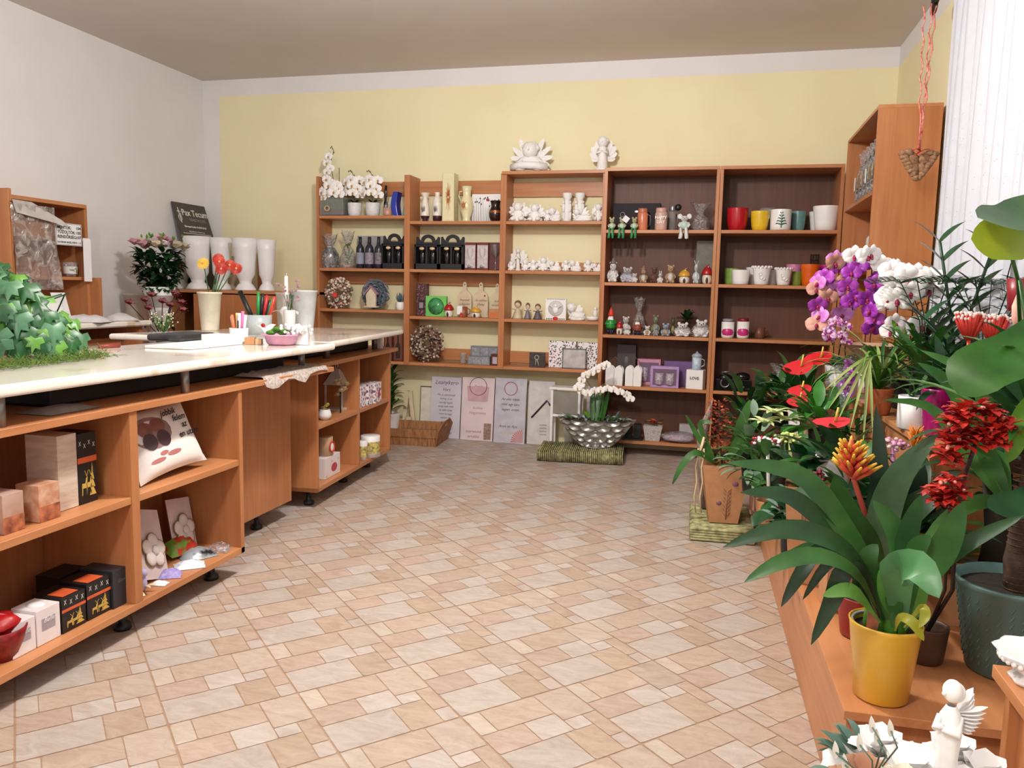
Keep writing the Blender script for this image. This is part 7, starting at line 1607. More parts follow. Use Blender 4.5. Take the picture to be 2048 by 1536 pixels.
# ---- yellow pot with broad leaves, nearest plant
L0 = Vector((.442,2.05,S1)); t = thing('potted_plant','broad-leaved green plant in the yellow pot on the lowest step, nearest to the viewer','plant',L0)
m = MB(); m.lathe([(.058,0),(.063,.004),(.082,.182),(.085,.193),(.081,.195),(.078,.18),(.06,.02),(.001,.02)],32); m.build('pot',mat('pot_yellow',(226,178,56),rough=.28,coat=.4,var=.03),t); soil_disc(t,.078,.172)
m = MB(); m.torus((0,0,.187),.0765,.004,'z',28,6); m.build('inner_rim',mat('rim_grey',(160,160,168)),t)
m = MB(); B = (1772,1240,2.03)
LV = [([(1768,1240,2.05),(1730,1120,1.98),(1690,1060,1.92),(1600,950,1.90),(1452,925,1.88)],.066,'lance',0),([(1768,1240,2.0),(1720,1130,1.9),(1650,1075,1.84),(1560,1060,1.82),(1445,1095,1.80)],.062,'lance',1),
      ([(1765,1240,2.05),(1700,1120,1.95),(1640,1040,1.9),(1570,990,1.88),(1480,985,1.86)],.055,'lance',1),([(1762,1240,2.0),(1715,1150,1.86),(1640,1112,1.82),(1560,1125,1.80),(1488,1165,1.78)],.052,'lance',0),
      ([(1760,1230,2.04),(1700,1130,2.0),(1640,1100,2.0),(1600,1150,1.98),(1562,1214,1.96)],.05,'lance',2),([(1760,1235,1.98),(1730,1150,1.9),(1690,1140,1.88),(1665,1200,1.87),(1622,1290,1.86)],.058,'lance',2),
      ([(1785,1240,2.0),(1800,1150,2.0),(1795,1070,2.02),(1745,1000,2.02)],.07,'lance',0),([(1795,1240,2.0),(1805,1140,2.0),(1815,1070,2.0),(1842,990,1.98)],.066,'lance',1),([(1805,1240,2.0),(1815,1150,1.98),(1835,1095,1.96),(1862,1072,1.95)],.058,'lance',0),
      ([(1815,1240,2.0),(1850,1160,1.98),(1890,1090,1.96),(1928,1003,1.95)],.085,'lance',0),([(1820,1235,2.02),(1865,1150,2.0),(1930,1090,2.0),(2048,1030,1.98)],.05,'lance',1),
      ([(1800,1245,1.95),(1795,1160,1.88),(1800,1138,1.84),(1840,1140,1.78),(1878,1196,1.74)],.10,'broad',3),([(1775,1240,1.98),(1748,1160,1.94),(1735,1120,1.92),(1755,1088,1.92)],.062,'lance',0),
      ([(1760,1245,1.95),(1720,1195,1.88),(1690,1180,1.86),(1645,1192,1.85)],.045,'lance',4),([(1790,1250,1.96),(1770,1190,1.92),(1765,1130,1.92)],.04,'lance',4),([(1785,1255,1.94),(1790,1215,1.92),(1775,1185,1.92)],.05,'lance',0),
      ([(1790,1262,1.95),(1800,1235,1.9),(1825,1245,1.88),(1848,1282,1.88)],.032,'lance',5),([(1810,1260,1.96),(1830,1230,1.95),(1845,1190,1.95),(1850,1140,1.95)],.03,'lance',4),([(1755,1240,2.0),(1705,1140,1.92),(1660,1125,1.9),(1605,1200,1.9)],.034,'lance',2),([(1808,1255,1.93),(1842,1215,1.9),(1850,1230,1.88),(1838,1255,1.87)],.03,'lance',5)]
for pts,w_,pr,mi in LV: blade(m,pxpath(L0,pts),w_ * .74,mi=mi,prof='outer' if pr == 'lance' else pr,n=14,w0=.3,fold=.3)
m.build('leaves',[leaf_mat('broad_green',(60,112,50),(32,74,32)),leaf_mat('broad_mid',(46,92,44),(26,60,28)),leaf_mat('broad_dark',(34,64,36),(18,40,22)),leaf_mat('broad_light',(92,146,98),(64,116,70)),leaf_mat('broad_fresh',(104,158,66),(70,124,48)),leaf_mat('leaf_yellowing',(186,182,52),(140,150,46))],t)
m = MB()
for k in range(8): a = k * .8; m.lathe([(.014,.15),(.018,.19),(.014,.24),(.006,.29)],8,.035 * math.cos(a),.03 * math.sin(a))
m.build('pseudobulbs',green3,t)
m = MB(); m.slab([(-.012,.18),(.012,.18),(.018,.285),(-.016,.29)],-.001,.001); m.build('plant_label',mat('label_photo',(186,110,84),rough=.3,c2=(120,90,80),scale=40),t,(-.055,-.055,0),(0,R(4),0))
# ---- orange guzmania behind it
L1_ = Vector((.45,2.42,S1)); t = thing('guzmania','bromeliad with an orange and yellow flower spike behind the yellow pot','plant',L1_); pot_mesh(.065,.05,.12).build('pot',mat('pot_red',(150,30,26),rough=.3),t); soil_disc(t,.055,.11)
m = MB(); G = (1735,1180,2.42)
for pts,w_,mi in (([(1735,1160,2.4),(1720,1090,2.36),(1690,1030,2.34),(1668,950,2.32)],.105,0),([(1740,1160,2.4),(1745,1060,2.38),(1760,950,2.38),(1752,810,2.40)],.06,1),([(1745,1160,2.4),(1765,1040,2.34),(1800,950,2.30),(1875,868,2.28)],.085,2),([(1750,1160,2.4),(1790,1060,2.36),(1850,1000,2.34),(1920,975,2.34)],.08,0),([(1730,1160,2.4),(1700,1060,2.4),(1640,990,2.4),(1555,1000,2.4)],.075,2),([(1735,1165,2.38),(1700,1110,2.3),(1640,1100,2.28),(1570,1110,2.27)],.075,0),([(1750,1160,2.42),(1800,1080,2.4),(1830,1000,2.4),(1850,930,2.4)],.07,1)): blade(m,pxpath(L1_,pts),w_,mi=mi,prof='strap',n=10)
m.build('leaves',[leaf_mat('brom_dark',(44,92,40),(24,58,24)),leaf_mat('brom_deep',(36,62,42),(22,42,30)),leaf_mat('brom_light',(78,112,78),(50,82,54))],t)
m = MB(); pts = pxpath(L1_,[(1738,1120,2.40),(1728,1020,2.36),(1708,960,2.34),(1700,900,2.34)]); m.tube(pts,[.008,.008,.007,.004],8,mi=0)
q = random.Random(3); base = pts[2]; top = pts[3]
for k in range(34):
    f_ = k / 34; c = base.lerp(top,f_); a = k * 2.4; l = .075 * (1 - .45 * f_); d = Vector((math.cos(a) * .8,math.sin(a) * .8 - .1,.55 + .5 * f_)).normalized(); m.tube([c,c + d * l * .6,c + d * l],[.006,.008,.003],6,mi=1); m.tube([c + d * l * .75,c + d * l * 1.12],[.0062,.003],6,mi=2)
m.build('flower_spike',[mat('spike_stem',(176,74,60)),mat('bract_orange',(216,96,52),rough=.5,c2=(196,72,64)),mat('bract_yellow',(230,180,60),rough=.5)],t)
# ---- dark green pot with cane trunk
L2 = Vector((.80,2.30,S1)); t = thing('dracaena','cane plant with thick brown trunk in the ribbed dark green pot at the right edge','plant',L2)
m = MB(); m.lathe([(.095,0),(.10,.005),(.135,.22),(.142,.235),(.146,.245),(.138,.25),(.13,.22),(.001,.20)],36)
for k in range(30):
    a = k * R(12)
    for j in range(9): z = .03 + j * .021; r_ = .10 + .035 * z / .22 + .001; m.tube([(r_ * math.cos(a - .03),r_ * math.sin(a - .03),z),(r_ * math.cos(a + .03),r_ * math.sin(a + .03),z + .014)],.0022,4,cap=False)
m.build('ribbed_pot',mat('pot_darkgreen',(84,112,110),rough=.45,var=.04),t); soil_disc(t,.13,.222)
m = MB(); pts = [(.01,0,.2),(.0,0,.3),(.012,0,.42),(.02,0,.56),(.01,0,.64)]; m.tube(pts,[.034,.032,.033,.031,.028],16)
for k in range(26): z = .21 + k * .017; m.torus((.006,0,z),.0325,.0016,'z',14,4)
m.build('trunk',mat('cane_bark',(92,66,48),rough=.85,c2=(48,32,26),scale=30,bump=.8),t)
m = MB(); q = random.Random(8)
for k in range(26): a = k * 2.4; m.leaf((.01,0,.55 + .006 * k),a,.3 + 1.0 * k / 26,q.uniform(.28,.42),.055,droop=q.uniform(1.0,1.7),shape='lance',n=9,mi=q.randrange(2))
for pts,w_ in (([(1990,1000,2.3),(1940,1010,2.25),(1880,1050,2.2),(1830,1115,2.18)],.04),([(2010,990,2.4),(1990,900,2.5),(1950,760,2.55),(1840,700,2.55)],.05),([(2010,990,2.4),(1960,880,2.45),(1900,770,2.5),(1835,725,2.5)],.05),([(2000,990,2.4),(1930,900,2.45),(1860,815,2.5),(1770,800,2.5)],.035)): blade(m,pxpath(L2,pts),w_,prof='strap',mi=1,n=10)
m.build('leaves',[leaf_mat('drac_green',(46,98,48),(26,62,32)),leaf_mat('drac_light',(82,138,60),(48,98,40))],t)
# beige pot behind
L3 = Vector((.86,2.66,S1)); t = thing('cane_plant','second cane plant with dark trunk in a beige-green pot behind the ribbed pot','plant',L3); m = MB(); m.lathe([(.085,0),(.10,.13),(.106,.17),(.10,.172),(.001,.15)],28); m.build('pot',mat('pot_beige',(150,142,112),rough=.5),t); soil_disc(t,.1,.152)
m = MB(); m.tube([(0,0,.14),(.01,0,.3),(-.01,0,.46)],[.045,.042,.04],14); m.build('trunk',mat('cane_dark',(46,36,28),rough=.9,bump=.6),t); m = MB(); q = random.Random(9)
for k in range(22): m.leaf((0,0,.42 + .006 * k),k * 2.4,.2 + 1.1 * k / 22,q.uniform(.2,.32),.05,droop=q.uniform(.8,1.6),n=8)
m.build('leaves',[green2],t)
# ---- red tubular-flowered orchid
L4 = Vector((.60,2.30,S1)); t = thing('red_orchid','dark-stemmed plant with crowded scarlet flower heads in front of the cane trunk','plant',L4); pot_mesh(.055,.045,.10).build('pot',mat('pot_brown2',(84,60,46)),t); m = MB()
st = pxpath(L4,[(1905,1180,2.28),(1912,1030,2.22),(1930,950,2.14),(1950,890,2.1)]); m.tube([(0,0,.08)] + st,.0055,8); st2_ = pxpath(L4,[(1890,1180,2.28),(1895,1060,2.22),(1900,1000,2.2)]); m.tube([(0,0,.08)] + st2_,.004,8); m.build('stems',mat('stem_dark',(48,36,34)),t)
q = random.Random(12)
def redhead(cx,cy,Y,rx,ry,n):
    m = MB(); c0 = onY(cx,cy,Y) - L4
    for k in range(n):
        a = q.uniform(0,6.3); rr = math.sqrt(q.uniform(.05,1)); p = c0 + Vector((rx * rr * math.cos(a),q.uniform(-.03,.03),ry * rr * math.sin(a))); az = q.uniform(0,6.3)
        for j in range(4): m.leaf(p,az + j * 1.57,q.uniform(-.2,.8),.036,.02,droop=1.2,shape='round',n=3,mi=q.randrange(2))
    for k in range(4): a = q.uniform(0,3.1); m.ball(c0 + Vector((rx * .9 * math.cos(a),-.02,ry * .9 * math.sin(a))),.0045,6,5,mi=2)
    m.build('flower_head',[redor,mat('scarlet_deep',(176,34,26),rough=.5),mat('bud_pink',(240,170,150))],t)
redhead(1950,850,2.08,.068,.05,80); redhead(1908,905,2.08,.024,.04,18); redhead(1893,985,2.08,.038,.036,30); redhead(1995,870,2.08,.03,.02,14)
# ---- scarlet bromeliad with white tips
L5 = place(1950,2.95,S3) + Vector((0,0,0)); t = thing('bromeliad','bromeliad with two scarlet white-tipped flower fans on the top step','plant',L5); m = MB(); m.lathe([(.06,0),(.085,.15),(.08,.15),(.001,.13)],24); m.build('pot',mat('pot_crimson',(140,26,40),rough=.35),t)
m = MB()
for k in range(16): m.leaf((0,0,.13),k * 2.4,.5 + .6 * (k % 4) / 4,.30,.05,droop=1.2,shape='strap',n=8,mi=k % 2)
m.build('leaves',[green1,green2],t)
for (cx,cy) in ((1938,640),(1985,645)):
    m = MB(); c = onY(cx,cy + 38,2.9) - L5
    for k in range(60): a = k * 2.4; rr = .05 * math.sqrt(k / 60); p2 = c + Vector((rr * math.cos(a),rr * math.sin(a) * .7,.075 + .01 * math.cos(k))); p0_ = c + Vector((rr * .25 * math.cos(a),rr * .2 * math.sin(a),0)); m.tube([p0_,p0_.lerp(p2,.6),p2],[.004,.006,.004],5,mi=0); m.ball(p2,(.005,.005,.006),6,4,mi=1)
    m.tube([c - Vector((0,0,.12)),c],.006,6,mi=0); m.build('flower_fan',[redor,mat('tip_white',(240,214,206))],t)
# ---- big leafed plant at the right edge (anthurium-like), pots behind
L6 = place(2040,2.55,S3); L6.x = min(L6.x,1.0); t = thing('philodendron','tall plant with huge heart-shaped leaves at the right edge, one leaf yellowing','plant',L6); pot_mesh(.09,.07,.16).build('pot',mat('pot_brown2',(84,60,46)),t); m = MB()
def heartleaf(m,pts,w_,mi,face=(-.1,-.7,.7)): blade(m,pxpath(L6,pts),w_,face=face,prof='broad',mi=mi,n=12,fold=.12,w0=.35)
heartleaf(m,[(2110,395,2.3),(2040,440,2.2),(1955,435,2.15)],.15,0,(.1,-.5,.9)); heartleaf(m,[(2060,480,2.28),(2010,480,2.25),(1942,478,2.22)],.11,3,(-.1,-1,.3)); heartleaf(m,[(2120,620,2.25),(2050,700,2.15),(1960,740,2.1),(1918,790,2.1)],.145,0,(-.3,-.7,.6)); heartleaf(m,[(2090,740,2.35),(2040,770,2.32),(1990,800,2.3)],.11,1); heartleaf(m,[(2100,780,2.2),(2050,830,2.15),(2018,925,2.1)],.05,2); heartleaf(m,[(2100,980,2.2),(2040,1010,2.15),(1975,1015,2.1)],.08,1)
m.build('leaves',[leaf_mat('philo_green',(54,106,32),(28,70,20)),leaf_mat('philo_cool',(48,94,50),(28,64,34)),leaf_mat('philo_lime',(110,160,40),(70,120,30)),leaf_mat('philo_yellow',(170,184,48),(120,150,40))],t)
m = MB()
for a in (((2036,560,2.35),(2020,500,2.3)),((2060,700,2.3),(2040,560,2.3)),((2060,780,2.3),(2080,640,2.25))): m.tube([(0,0,.14)] + pxpath(L6,a),.005,7)
m.build('stems',green1,t)
t = thing('pink_bud_plant','cream and pink pointed bud on a pale stalk at the right edge','flower',place(2035,2.5,S3)); m = MB(); c = onY(2036,620,2.45) - t.location; m.tube([(0,0,0),c - Vector((0,0,.05))],.006,7); m.build('stalk',green3,t); m = MB(); m.lathe([(.004,-.06),(.014,-.02),(.016,.01),(.002,.06)],12,c.x,c.y,c.z); m.build('bud',mat('bud_cream',(236,200,176),rough=.5,c2=(220,130,130),scale=20),t)
t = thing('red_cube_pot','small dark red hanging pot against the curtain at the right edge','pot',onY(2040,590,2.8)); m = MB(); m.lathe([(.03,-.05),(.04,.05),(.037,.05),(.001,-.03)],18); m.build('pot',mat('pot_crimson',(140,26,40)),t); m = MB(); m.tube([(-.04,0,.05),(0,0,.3),(.04,0,.05)],.002,5); m.tube([(0,0,.3),(0,0,onY(2040,0,2.8).z - t.location.z + .02)],.002,4); m.build('hanging_wire',black,t)
# ---- ZZ plant, palm fronds
L7 = place(1915,3.5,S3); t = thing('zz_plant','dark glossy upright plant with broad leaflets in front of the curtain','plant',L7); pot_mesh(.08,.065,.14).build('pot',black,t); m = MB()
for (a,b_,c_) in (((1915,760,3.5),(1900,620,3.45),(1880,485,3.4)),((1920,760,3.5),(1935,640,3.5),(1985,500,3.5)),((1910,760,3.5),(1890,680,3.4),(1850,640,3.4))):
    P_ = pxpath(L7,(a,b_,c_)); m.tube([(0,0,.12)] + P_,.006,6,mi=0); ch = [Vector((0,0,.12))] + P_
    for j in range(9):
        f_ = .25 + .75 * j / 8; k = min(2,int(f_ * 3)); p = ch[k].lerp(ch[k + 1],f_ * 3 - k)
        for sx in (0,1): m.leaf(p,R(180 * sx + 20 * (1 - 2 * sx)),.8,.13,.055,droop=.4,mi=1 if sx else 2,n=6)
m.build('leaves',[green2,leaf_mat('zz_dark',(26,60,38),(14,36,24),rough=.25),leaf_mat('zz_mid',(44,88,56),(24,56,36),rough=.25)],t)
for (px,py,s_,l,Y) in ((1845,560,1,'thin dark palm fronds left of the glossy upright plant',3.7),(2010,560,1,'thin dark palm fronds against the curtain at the right',3.3)):
    L_ = place(px,Y,S3); L_.x = min(L_.x,.98); t = thing('parlour_palm',l,'plant',L_); pot_mesh(.06,.05,.12).build('pot',black,t); m = MB(); cz = onY(px,py,Y).z - S3
    for k in range(7):
        a = k * .9 + .4; pts = [Vector((0,0,.1)),Vector((.04 * math.cos(a),.04 * math.sin(a),cz * .7)),Vector((.13 * math.cos(a),.13 * math.sin(a),cz)),Vector((.24 * math.cos(a),.2 * math.sin(a),cz * .97))]; m.tube(pts,.0025,5)
        for j in range(12):
            f_ = j / 11; p = pts[1].lerp(pts[2],f_ * 2) if f_ < .5 else pts[2].lerp(pts[3],f_ * 2 - 1)
            for sx in (-1,1): m.leaf(p,a + sx * 1.0,.25,.10,.012,droop=.5,n=4)
    m.build('fronds',green2,t)
# ---- orchids
def orchid_plant(loc,label,sprays,mats,sz=.075,potm=None,leafn=5,name='orchid_plant',pr=.06,ph=.12):
    t = thing(name,label,'orchid',loc); pot_mesh(pr,pr * .8,ph).build('pot',potm or white,t); m = MB()
    for k in range(leafn): m.leaf((0,0,ph * .9),k * 1.3 + .6,.6,.2,.06,droop=1.2,shape='lance',n=6)
    m.build('leaves',green2,t); ms = MB(); bl = []
    for path,n in sprays:
        P_ = pxpath(loc,path); ms.tube([(0,0,ph * .8)] + P_,.0028,6)
        for k in range(n): f_ = (k + .5) / n * (len(P_) - 1); j = min(int(f_),len(P_) - 2); bl.append((P_[j].lerp(P_[j + 1],f_ - j),k))
    ms.build('flower_stems',mat('stem_dark',(48,36,34)),t)
    for i,(p,k) in enumerate(bl): mm = MB(); p = p + Vector((rnd.uniform(-.02,.02),-.03 + rnd.uniform(-.02,.01),rnd.uniform(-.02,.02))); orchid_bloom(mm,p,sz * rnd.uniform(.85,1.1),R(-100 + rnd.uniform(-40,40)),tilt=rnd.uniform(-.3,.3)); mm.build('blossom',mats[k % len(mats)],t)
    return t
lp = mat('petal_lilac',(206,140,206),rough=.5,c2=(186,96,188),scale=30); tanp = mat('petal_tan',(206,160,140),rough=.6,c2=(190,130,116)); dp = mat('petal_purple_deep',(162,46,176),rough=.5,c2=(126,24,140),scale=30)
orchid_plant(place(1670,4.62,S3),'orchid with lilac and tan blossoms cascading left, in front of the coloured pots',[([(1690,640,4.6),(1695,530,4.55),(1665,525,4.5),(1640,560,4.45),(1620,590,4.45)],8),([(1685,660,4.6),(1680,560,4.5),(1655,590,4.45),(1635,620,4.42),(1640,660,4.4)],8)],[[lp,orchlipd],[tanp,orchlipd],[purplep,orchlipd]],.10)
orchid_plant(place(1735,4.40,S3),'deep purple orchid with hanging blossoms beside the tall cabinet',[([(1730,680,4.4),(1745,530,4.35),(1715,520,4.3),(1700,570,4.25),(1705,620,4.25)],10),([(1740,680,4.4),(1755,560,4.35),(1740,560,4.3),(1735,610,4.25),(1745,650,4.25)],8)],[[dp,orchlipd],[purplep,orchlipd],[dp,orchlipd]],.10)
orchid_plant(place(1765,4.15,S3),'white orchid with arching sprays in front of the tall cabinet side',[([(1770,680,4.2),(1775,560,4.15),(1735,510,4.1),(1700,512,4.1)],7),([(1790,680,4.15),(1800,560,4.1),(1775,535,4.0),(1765,600,3.98)],6)],[[whitef,orchlipd]],.11)
orchid_plant(place(1825,3.95,S3),'white orchid with pink throats and hanging buds by the palm fronds',[([(1820,690,3.95),(1830,560,3.9),(1790,545,3.85),(1775,600,3.8),(1785,590,3.8)],6),([(1840,690,3.9),(1865,555,3.85),(1830,545,3.8),(1800,590,3.75)],6)],[[whitef,orchlipd]],.12)
orchid_plant(place(1690,4.15,S3),'small striped purple and white orchid low among the leaves',[([(1690,700,4.1),(1690,650,4.05),(1660,655,4.0),(1665,690,4.0)],7)],[[mat('petal_striped',(224,190,220),rough=.5,c2=(150,40,130),scale=70,thr=(.42,.55)),orchlipd]],.06,leafn=4)
t = thing('kraft_sleeve','tan paper sleeve folded around plants below the white orchids','wrapping',place(1745,4.0,S3)); m = MB(); z0 = onY(1745,640,4.0).z - S3
for k in range(10): a = k * .63; m.leaf((.05 * math.cos(a),.05 * math.sin(a),z0 * .45),a,.9,.16,.11,droop=.9,shape='round',n=5)
m.lathe([(.03,0),(.055,z0 * .5)],16); m.build('paper',mat('sleeve_tan',(176,138,116),rough=.7),t)
t = thing('sleeved_orchid','magenta flowers in a paper sleeve above the red anthuriums','flowers',place(1690,3.9,S3)); m = MB(); c = onY(1690,745,3.9) - t.location; m.lathe([(.01,c.z - .16),(.03,c.z - .05),(.05,c.z + .03)],14,c.x,c.y,0,flute=5,famp=.15); m.tube([(0,0,0),(c.x,c.y,c.z - .15)],.004); m.build('sleeve',film,t); m = MB()
for k in range(9): orchid_bloom(m,c + Vector((rnd.uniform(-.03,.03),rnd.uniform(-.02,.02),rnd.uniform(-.10,.05))),.06,R(-90 + rnd.uniform(-60,60)))
m.build('magenta_blooms',[purplep,whitef],t)
# ---- spider plant and pots on the top step
L8 = place(1755,3.62,S3); t = thing('spider_plant','spider plant with striped arching leaves in a terracotta pot on the top step','plant',L8); pot_mesh(.06,.045,.11).build('pot',mat('terracotta',(196,104,58),rough=.7),t); m = MB(); q = random.Random(21)
for k in range(60): a = q.uniform(0,6.3); m.leaf((0,0,.10),a,q.uniform(.5,1.3),q.uniform(.26,.42),.016,droop=q.uniform(1.6,2.6),shape='strap',n=10,mi=k % 3)
for (x_,y_) in ((1655,820),(1672,850),(1700,860),(1650,780),(1725,900),(1745,870)): blade(m,pxpath(L8,[(1770,740,3.6),(1740,715,3.5),((x_ + 1740) / 2,(y_ + 700) / 2,3.45),(x_,y_,3.4)]),.014,prof='strap',mi=2,n=10)
m.build('leaves',[green3,green1,leaf_mat('striped_pale',(176,190,112),(120,150,70))],t)
t = thing('white_mug_pot','white mug with handle used as a planter on the top step','mug',place(1822,3.25,S3)); m = mug_mesh(.052,.125); m.build('mug_body',white,t); soil_disc(t,.045,.11); bush(t,(0,0,.11),(.05,.05,.06),22,.10,.02,[green1,green2],seed=4)
t = thing('magenta_pot','tall magenta pot with dark leaves beside the white mug','pot',place(1873,3.12,S3)); pot_mesh(.062,.046,.17).build('pot_body',mat('magenta_gloss',(170,20,110),rough=.2),t); bush(t,(0,0,.17),(.05,.05,.07),20,.16,.035,[green2],seed=6)
t = thing('wine_red_pot','wine red pot with foliage right of the magenta pot','pot',place(1925,3.20,S3)); pot_mesh(.06,.046,.14).build('pot_body',mat('pot_crimson',(140,26,40)),t); bush(t,(0,0,.14),(.08,.06,.12),26,.2,.04,[green1,green2],seed=7)
t = thing('arching_lily','dense plant of wide arching straps between spider plant and bromeliad','plant',place(1850,3.45,S3)); pot_mesh(.07,.055,.13).build('pot',black,t); m = MB(); q = random.Random(31)
for k in range(34): m.leaf((0,0,.12),q.uniform(0,6.3),q.uniform(.5,1.35),q.uniform(.28,.42),.045,droop=q.uniform(1.0,1.9),n=8,mi=k % 2)
m.build('leaves',[green1,leaf_mat('lily_deep',(40,96,34),(22,62,22))],t)
t = thing('boxwood_ball','small-leaved twiggy green plant behind the spider plant','plant',place(1805,3.85,S3)); pot_mesh(.06,.05,.12).build('pot',black,t); bush(t,(0,0,.18),(.13,.10,.2),170,.045,.02,[green3,green1],seed=8)
t = thing('dark_croton','almost black narrow-leaved plant below the white orchids','plant',place(1845,3.75,S3)); pot_mesh(.05,.045,.1).build('pot',black,t); bush(t,(-.02,0,.22),(.06,.05,.14),30,.11,.03,[leaf_mat('purple_black',(50,34,40),(30,20,26))],seed=9); m = MB(); m.tube([(0,0,.08),(-.02,0,.3)],.005); m.build('stem',mat('stem_dark',(48,36,34)),t)
# ---- anthuriums and leafy plants lower left of the stand
def spathe(t,px,py,Y,s_,loc,mm,flat=.6):
    m = MB(); c = onY(px,py,Y) - Vector(loc); n = 14; vs = [tuple(c)]
    for k in range(n): a = 2 * math.pi * k / n; r_ = s_ * (1 - .28 * math.sin(a / 2) ** 8 * 0 + .35 * max(0,math.cos(a)) ** 6); vs.append(tuple(c + Vector((-r_ * math.cos(a),-r_ * .6 * math.sin(a),-.55 * flat * r_ * math.sin(a) - flat * r_ * .2 * math.cos(a) + .004 * math.cos(2 * a)))))
    m.add(vs,[(0,1 + k,1 + (k + 1) % n) for k in range(n)],True); sp_ = m.build('spathe',mm,t); m = MB(); m.tube([c + Vector((s_ * .1,0,.002)),c + Vector((s_ * .2,-.005,s_ * .95))],[.006,.004],8); m.build('spadix',mat('spadix_yellow',(230,190,90),rough=.6),sp_)
    m = MB(); m.tube([(0,0,.1),(c.x * .6,c.y * .6,c.z * .7),tuple(c)],.003,6); m.build('flower_stalk',green3,t)
L9 = place(1600,4.45,S2); t = thing('anthurium','red anthurium with glossy spathes beside the dark shelf unit','plant',L9); pot_mesh(.07,.055,.13).build('pot',white,t)
spg = mat('spathe_red',(196,22,34),rough=.18,coat=.5,var=.05)
for a in ((1600,733,4.35,.065),(1640,715,4.4,.06),(1602,780,4.25,.05),(1598,801,4.2,.045)): spathe(t,*a,L9,spg,1.0)
bush(t,(0,0,.15),(.14,.10,.22),34,.18,.085,[green1,leaf_mat('anth_mid',(48,110,46),(28,74,30))],seed=15,shape='heart')
L10 = place(1665,3.25,S2); t = thing('anthurium','single flat red anthurium bloom on a long stalk, closest of the red ones','plant',L10); pot_mesh(.07,.055,.12).build('pot',white,t); spathe(t,1668,843,3.2,.058,L10,mat('spathe_pinkred',(212,44,58),rough=.15,coat=.5),.5); bush(t,(0,0,.10),(.13,.10,.10),26,.15,.09,[green1,green2],seed=16,shape='heart')
def leafy(px,Y,z,label,rad,n,ln,w_,mats,seed,name='green_plant',potm=None,shape='lance',ph=.12,el=(-.2,1.2)):
    t = thing(name,label,'plant',place(px,Y,z)); pot_mesh(.06,.05,ph).build('pot',potm or black,t); bush(t,(0,0,ph),rad,n,ln,w_,mats,seed=seed,shape=shape,el=el); return t
leafy(1500,4.72,S1,'bushy peace lily with lance leaves in front of the dark shelves',(.16,.12,.34),80,.16,.055,[green1,green2],41)
leafy(1560,4.75,S2,'dark leafy plant between the peace lily and the anthurium',(.13,.10,.16),50,.16,.06,[green2,green1],42)
leafy(1640,3.9,S2,'bright green pointed-leaf plant under the anthuriums',(.12,.10,.18),40,.15,.055,[leaf_mat('vivid',(70,150,50),(40,104,34)),green1],43)
leafy(1700,3.6,S2,'small fine-leaved dark plant under the spider plant',(.10,.08,.12),90,.05,.02,[green2,green1],44)
leafy(1625,3.35,S1,'rubber-leaved plant with dark round leaves on the lowest step',(.13,.11,.24),34,.14,.085,[leaf_mat('rubber_deep',(30,84,44),(16,52,28),rough=.22)],45,shape='round')
leafy(1590,3.05,S1,'silver-grey leaved small plant low on the step behind the kraft bags',(.12,.09,.15),60,.06,.035,[leaf_mat('silver_leaf',(136,160,146),(90,120,100),rough=.7),green2],46,shape='round')
t = leafy(1560,4.0,S1,'cream poinsettia with pointed bracts above green leaves',(.13,.10,.26),40,.13,.06,[green1,green4],47,'poinsettia')
for (a,b_) in ((1548,826),(1575,842),(1530,846)):
    m = MB(); c = onY(a,b_,3.9) - t.location
    for k in range(11): m.leaf(c,k * 2.4,.5 - .03 * k,.085,.036,droop=.9,n=5)
    m.build('cream_bracts',leaf_mat('bract_cream',(226,232,186),(200,214,140),rough=.5),t)
t = leafy(1505,4.1,S1,'pale oval-leaved eucalyptus-like plant left of the poinsettia',(.11,.09,.30),46,.12,.05,[leaf_mat('eucalypt',(136,164,140),(98,132,104),rough=.6),green1],48)
def kal(px,py,Y,z,label,mm,rx=.07,n=60,seed=50):
    L_ = place(px,Y,z); t = thing('kalanchoe',label,'plant',L_); pot_mesh(.055,.045,.1).build('pot',kraft,t); c = onY(px,py,Y) - L_; bush(t,(0,0,.1),(.08,.07,max(.04,c.z - .13)),26,.08,.05,[green1,green2],seed=seed,shape='round'); m = MB(); q = random.Random(seed)
    for k in range(n): a = q.uniform(0,6.3); rr = math.sqrt(q.random()); p = c + Vector((rx * rr * math.cos(a),rx * .7 * rr * math.sin(a),q.uniform(-.012,.012) - .02 * rr)); m.ball(p,(.008,.008,.006),6,4,mi=q.randrange(len(mm)))
    m.tube([(0,0,.1),c],.008); m.build('flower_cluster',mm,t)
kal(1535,875,3.55,S1,'white and red flowering kalanchoe on the lowest step',[whitef,whitef,mat('kal_red',(190,30,60))],.06,60,51); kal(1580,868,3.6,S1,'pale yellow-green flowering kalanchoe beside the white one',[mat('kal_lime',(206,216,130),rough=.6)],.06,60,52)
kal(1785,880,2.80,S1,'pink flowering kalanchoe behind the orange flower spike',[mat('kal_pink',(214,150,190),rough=.6),mat('kal_cream',(226,196,190))],.05,60,53); kal(1640,945,2.9,S1,'dark red small-flowered plant behind the kraft bags',[mat('kal_wine',(120,20,40))],.025,14,54)
t = thing('guzmania','small orange guzmania between the pink kalanchoe and the magenta pot','plant',place(1832,2.78,S1)); pot_mesh(.05,.04,.1).build('pot',black,t); c = onY(1832,868,2.78) - t.location; m = MB(); m.tube([(0,0,.1),c],.006)
for k in range(24): a = k * 2.4; d = Vector((math.cos(a),math.sin(a),1.4)).normalized(); m.tube([c - Vector((0,0,.05 * (1 - k / 24))),c - Vector((0,0,.05 * (1 - k / 24))) + d * .04],[.005,.002],5)
